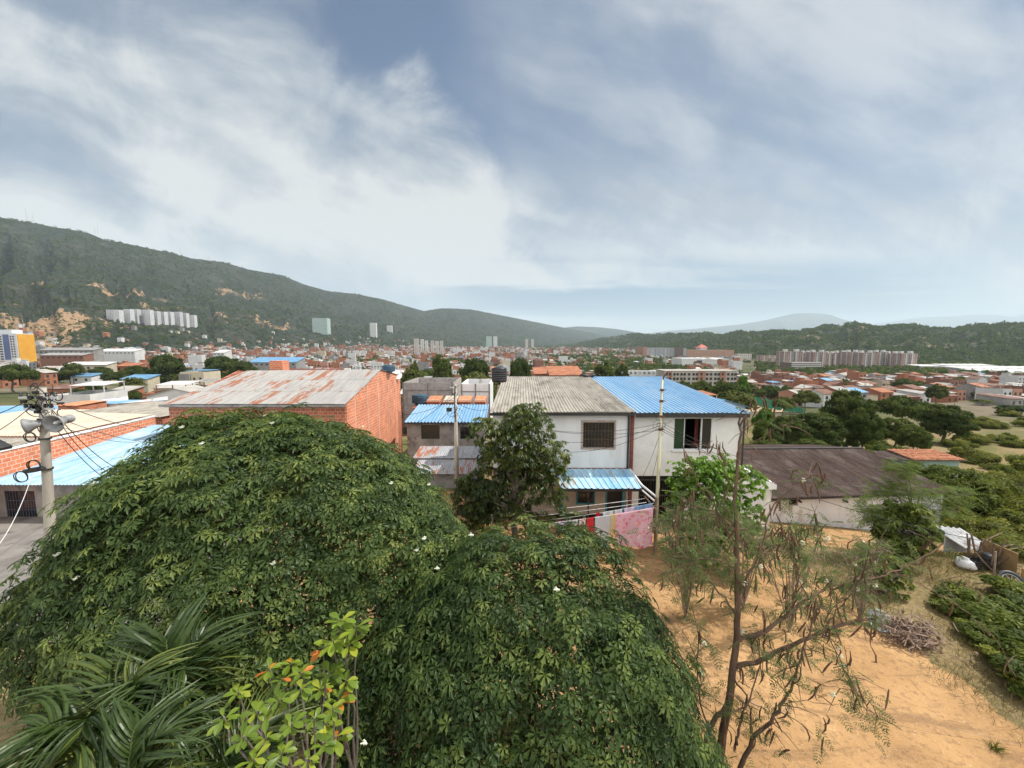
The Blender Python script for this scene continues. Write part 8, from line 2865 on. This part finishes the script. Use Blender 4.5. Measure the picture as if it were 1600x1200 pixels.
# ------------------------------------------------------------------ town trees
tr = np.random.default_rng(404)
N = 19000
yy = np.exp(tr.uniform(math.log(70), math.log(3600), N))
uu = tr.uniform(-1.5, 1.5, N)
xx = uu * yy
pa, _ = px_of(xx, yy, ground_h(xx, yy))
dn = fbm(xx * .006 + 3, yy * .006, 61, 4) - .5
gb = np.exp(-((pa - 1000) / 130.0) ** 2) * sstep(yy, 230, 420) * .55 + np.where((pa > 1180) & (yy > 420), .95, 0)
pr = np.clip(.46 - dn * 2.2 + gb + np.where((pa < 760) & (yy > 250) & (yy < 420) & (pa > 270), .2, 0), .05, 1)
pr = np.where((pa > 1180) & (yy > 150) & (yy < 400), .06, pr)
pr = np.where((pa > 1150) & (yy < 150), .0, pr)
pr = np.where((pa < 400) & (yy < 200), 0, pr)
k = (tr.random(N) < pr) & freev(xx, yy, 3.0)
hh = np.stack([hx_[H_i], hy_[H_i]], -1)
xx, yy, pa = xx[k], yy[k], pa[k]
near_h = np.ones(len(xx), bool)
for j in range(len(xx)):
    if yy[j] < 900:
        d = (hh[:, 0] - xx[j]) ** 2 + (hh[:, 1] - yy[j]) ** 2
        near_h[j] = d.min() > 30
xx, yy, pa = xx[near_h], yy[near_h], pa[near_h]
zz = np.array([surf(a, b) for a, b in zip(xx, yy)])
pxt, pyt = px_of(xx, yy, zz + 8)
v_ = (pyt < np.interp(pxt, _fx, _fy) + 2) & (pxt > -25) & (pxt < 1625)
od = np.argsort(np.where(v_, yy, 1e9))
nI = 210
KT = ['broad', 'tallround', 'loose', 'dome', 'loose']
TN = {'broad': 'dark spreading', 'tallround': 'tall round green', 'loose': 'loose olive', 'dome': 'dark domed'}
print('trees', len(od))
for j in od[:nI]:
    kk = KT[tr.integers(5)]
    s = tr.uniform(.55, 1.05)
    tree(kk, xx[j], yy[j], zz[j] - .3, (s * 1.05, s * 1.05, s), tr.uniform(0, 6.28), f"{TN[kk]} town tree {district(pa[j], yy[j])}", f"{TN[kk]} town trees {district(pa[j], yy[j])}")
# all farther trees: one mass
lp, ln, lt, ls, ti = [], [], [], [], []
for j in od[nI:]:
    y = yy[j]
    if not (-60 < pxt[j] < 1680): continue
    n = 46 if y < 500 else 22 if y < 1200 else 12
    h = tr.uniform(5, 9); rx = tr.uniform(3, 5.2) * (1.25 if y > 1200 else 1)
    d = rsph(tr, n); d[:, 2] = np.abs(d[:, 2]) * 1.1 - .35
    p = np.array([xx[j], y, zz[j] + h * .55]) + d * np.array([rx, rx, h * .48]) * tr.uniform(.6, 1.0, (n, 1))
    lp.append(p); ln.append(nrmz(d + tr.normal(size=(n, 3)) * .4)); lt.append(tr.normal(size=(n, 3)) + [0, 0, -.4])
    ls.append(tr.uniform(.8, 1.3, n) * (1.7 if y < 500 else 2.8 if y < 1200 else 4.6)); bt = tr.normal(.42, .2)
    ti.append(np.clip(bt + tr.normal(size=n) * .12, 0, 1))
tv, tf = blade(.8, .12, .25, 2)
o = leaf_cloud('far_trees', tv, tf, np.vstack(lp), np.vstack(ln), np.vstack(lt), np.concatenate(ls), np.concatenate(ti), m_midgreen, origin=(0, 0, 0))
tag(o, 'mass of far trees between the valley houses', 'trees', kind='stuff')

# scrub on the slopes: bushes too many to count
sc_ = np.random.default_rng(505)
lp, ln, lt, ls, ti = [], [], [], [], []
def scrub(G, n, smax, prange, seed, big):
    px, s, GX, GY, GZ = G
    r = np.random.default_rng(seed)
    pj = r.uniform(*prange, n); sj = r.random(n) ** 1.2 * smax
    j = np.clip(np.searchsorted(px, pj), 1, len(px) - 1); i = np.clip(np.searchsorted(s, sj), 1, len(s) - 1)
    f = ((sj - s[i - 1]) / (s[i] - s[i - 1]))
    X = GX[i - 1, j] * (1 - f) + GX[i, j] * f; Y = GY[i - 1, j] * (1 - f) + GY[i, j] * f; Z = GZ[i - 1, j] * (1 - f) + GZ[i, j] * f
    dn = fbm(X * .012, Y * .012, seed, 4)
    k = dn > r.uniform(.34, .62, n)
    X, Y, Z = X[k], Y[k], Z[k]
    m = 9
    for q in range(m):
        d = rsph(r, len(X)); d[:, 2] = np.abs(d[:, 2]) * .9
        sz = np.clip(Y / 600.0, .8, 3.2)[:, None] * big
        lp.append(np.stack([X, Y, Z + sz[:, 0] * .6], -1) + d * sz * np.array([1.5, 1.5, 1.1])); ln.append(nrmz(d + r.normal(size=d.shape) * .4)); lt.append(r.normal(size=d.shape) + [0, 0, -.3])
        ls.append(sz[:, 0] * r.uniform(1.2, 2.0, len(X))); ti.append(np.clip(r.normal(.4, .2, len(X)), 0, 1))
scrub(MG, 15000, 1.0, (-40, 960), 1, 1.15)
scrub(HG, 16000, 1.0, (820, 1680), 2, 1.7)
o = leaf_cloud('scrub', tv, tf, np.vstack(lp), np.vstack(ln), np.vstack(lt), np.concatenate(ls), np.concatenate(ti), m_dark, origin=(0, 0, 0))
tag(o, 'scrub and small trees covering the mountain and hills', 'scrub', kind='stuff')
HAZE = 6e-5
# ------------------------------------------------------------------ haze
hz, _b, _p = newmat('valley_haze', 0.5)
hz.node_tree.nodes.remove(_p)
pv = _b.n('ShaderNodeVolumePrincipled')
pv.inputs['Color'].default_value = (0.74, 0.88, 1.0, 1)
pv.inputs['Density'].default_value = HAZE
pv.inputs['Density Attribute'].default_value = ''
pv.inputs['Anisotropy'].default_value = 0.0
_b.nt.links.new(pv.outputs[0], _b.nt.nodes['Material Output'].inputs['Volume'])
hb = MB().box(-36000, 36000, -300, 23500, -75, 1700)
o = hb.build('haze', hz, origin=(0, 0, 0))
tag(o, kind='stuff')
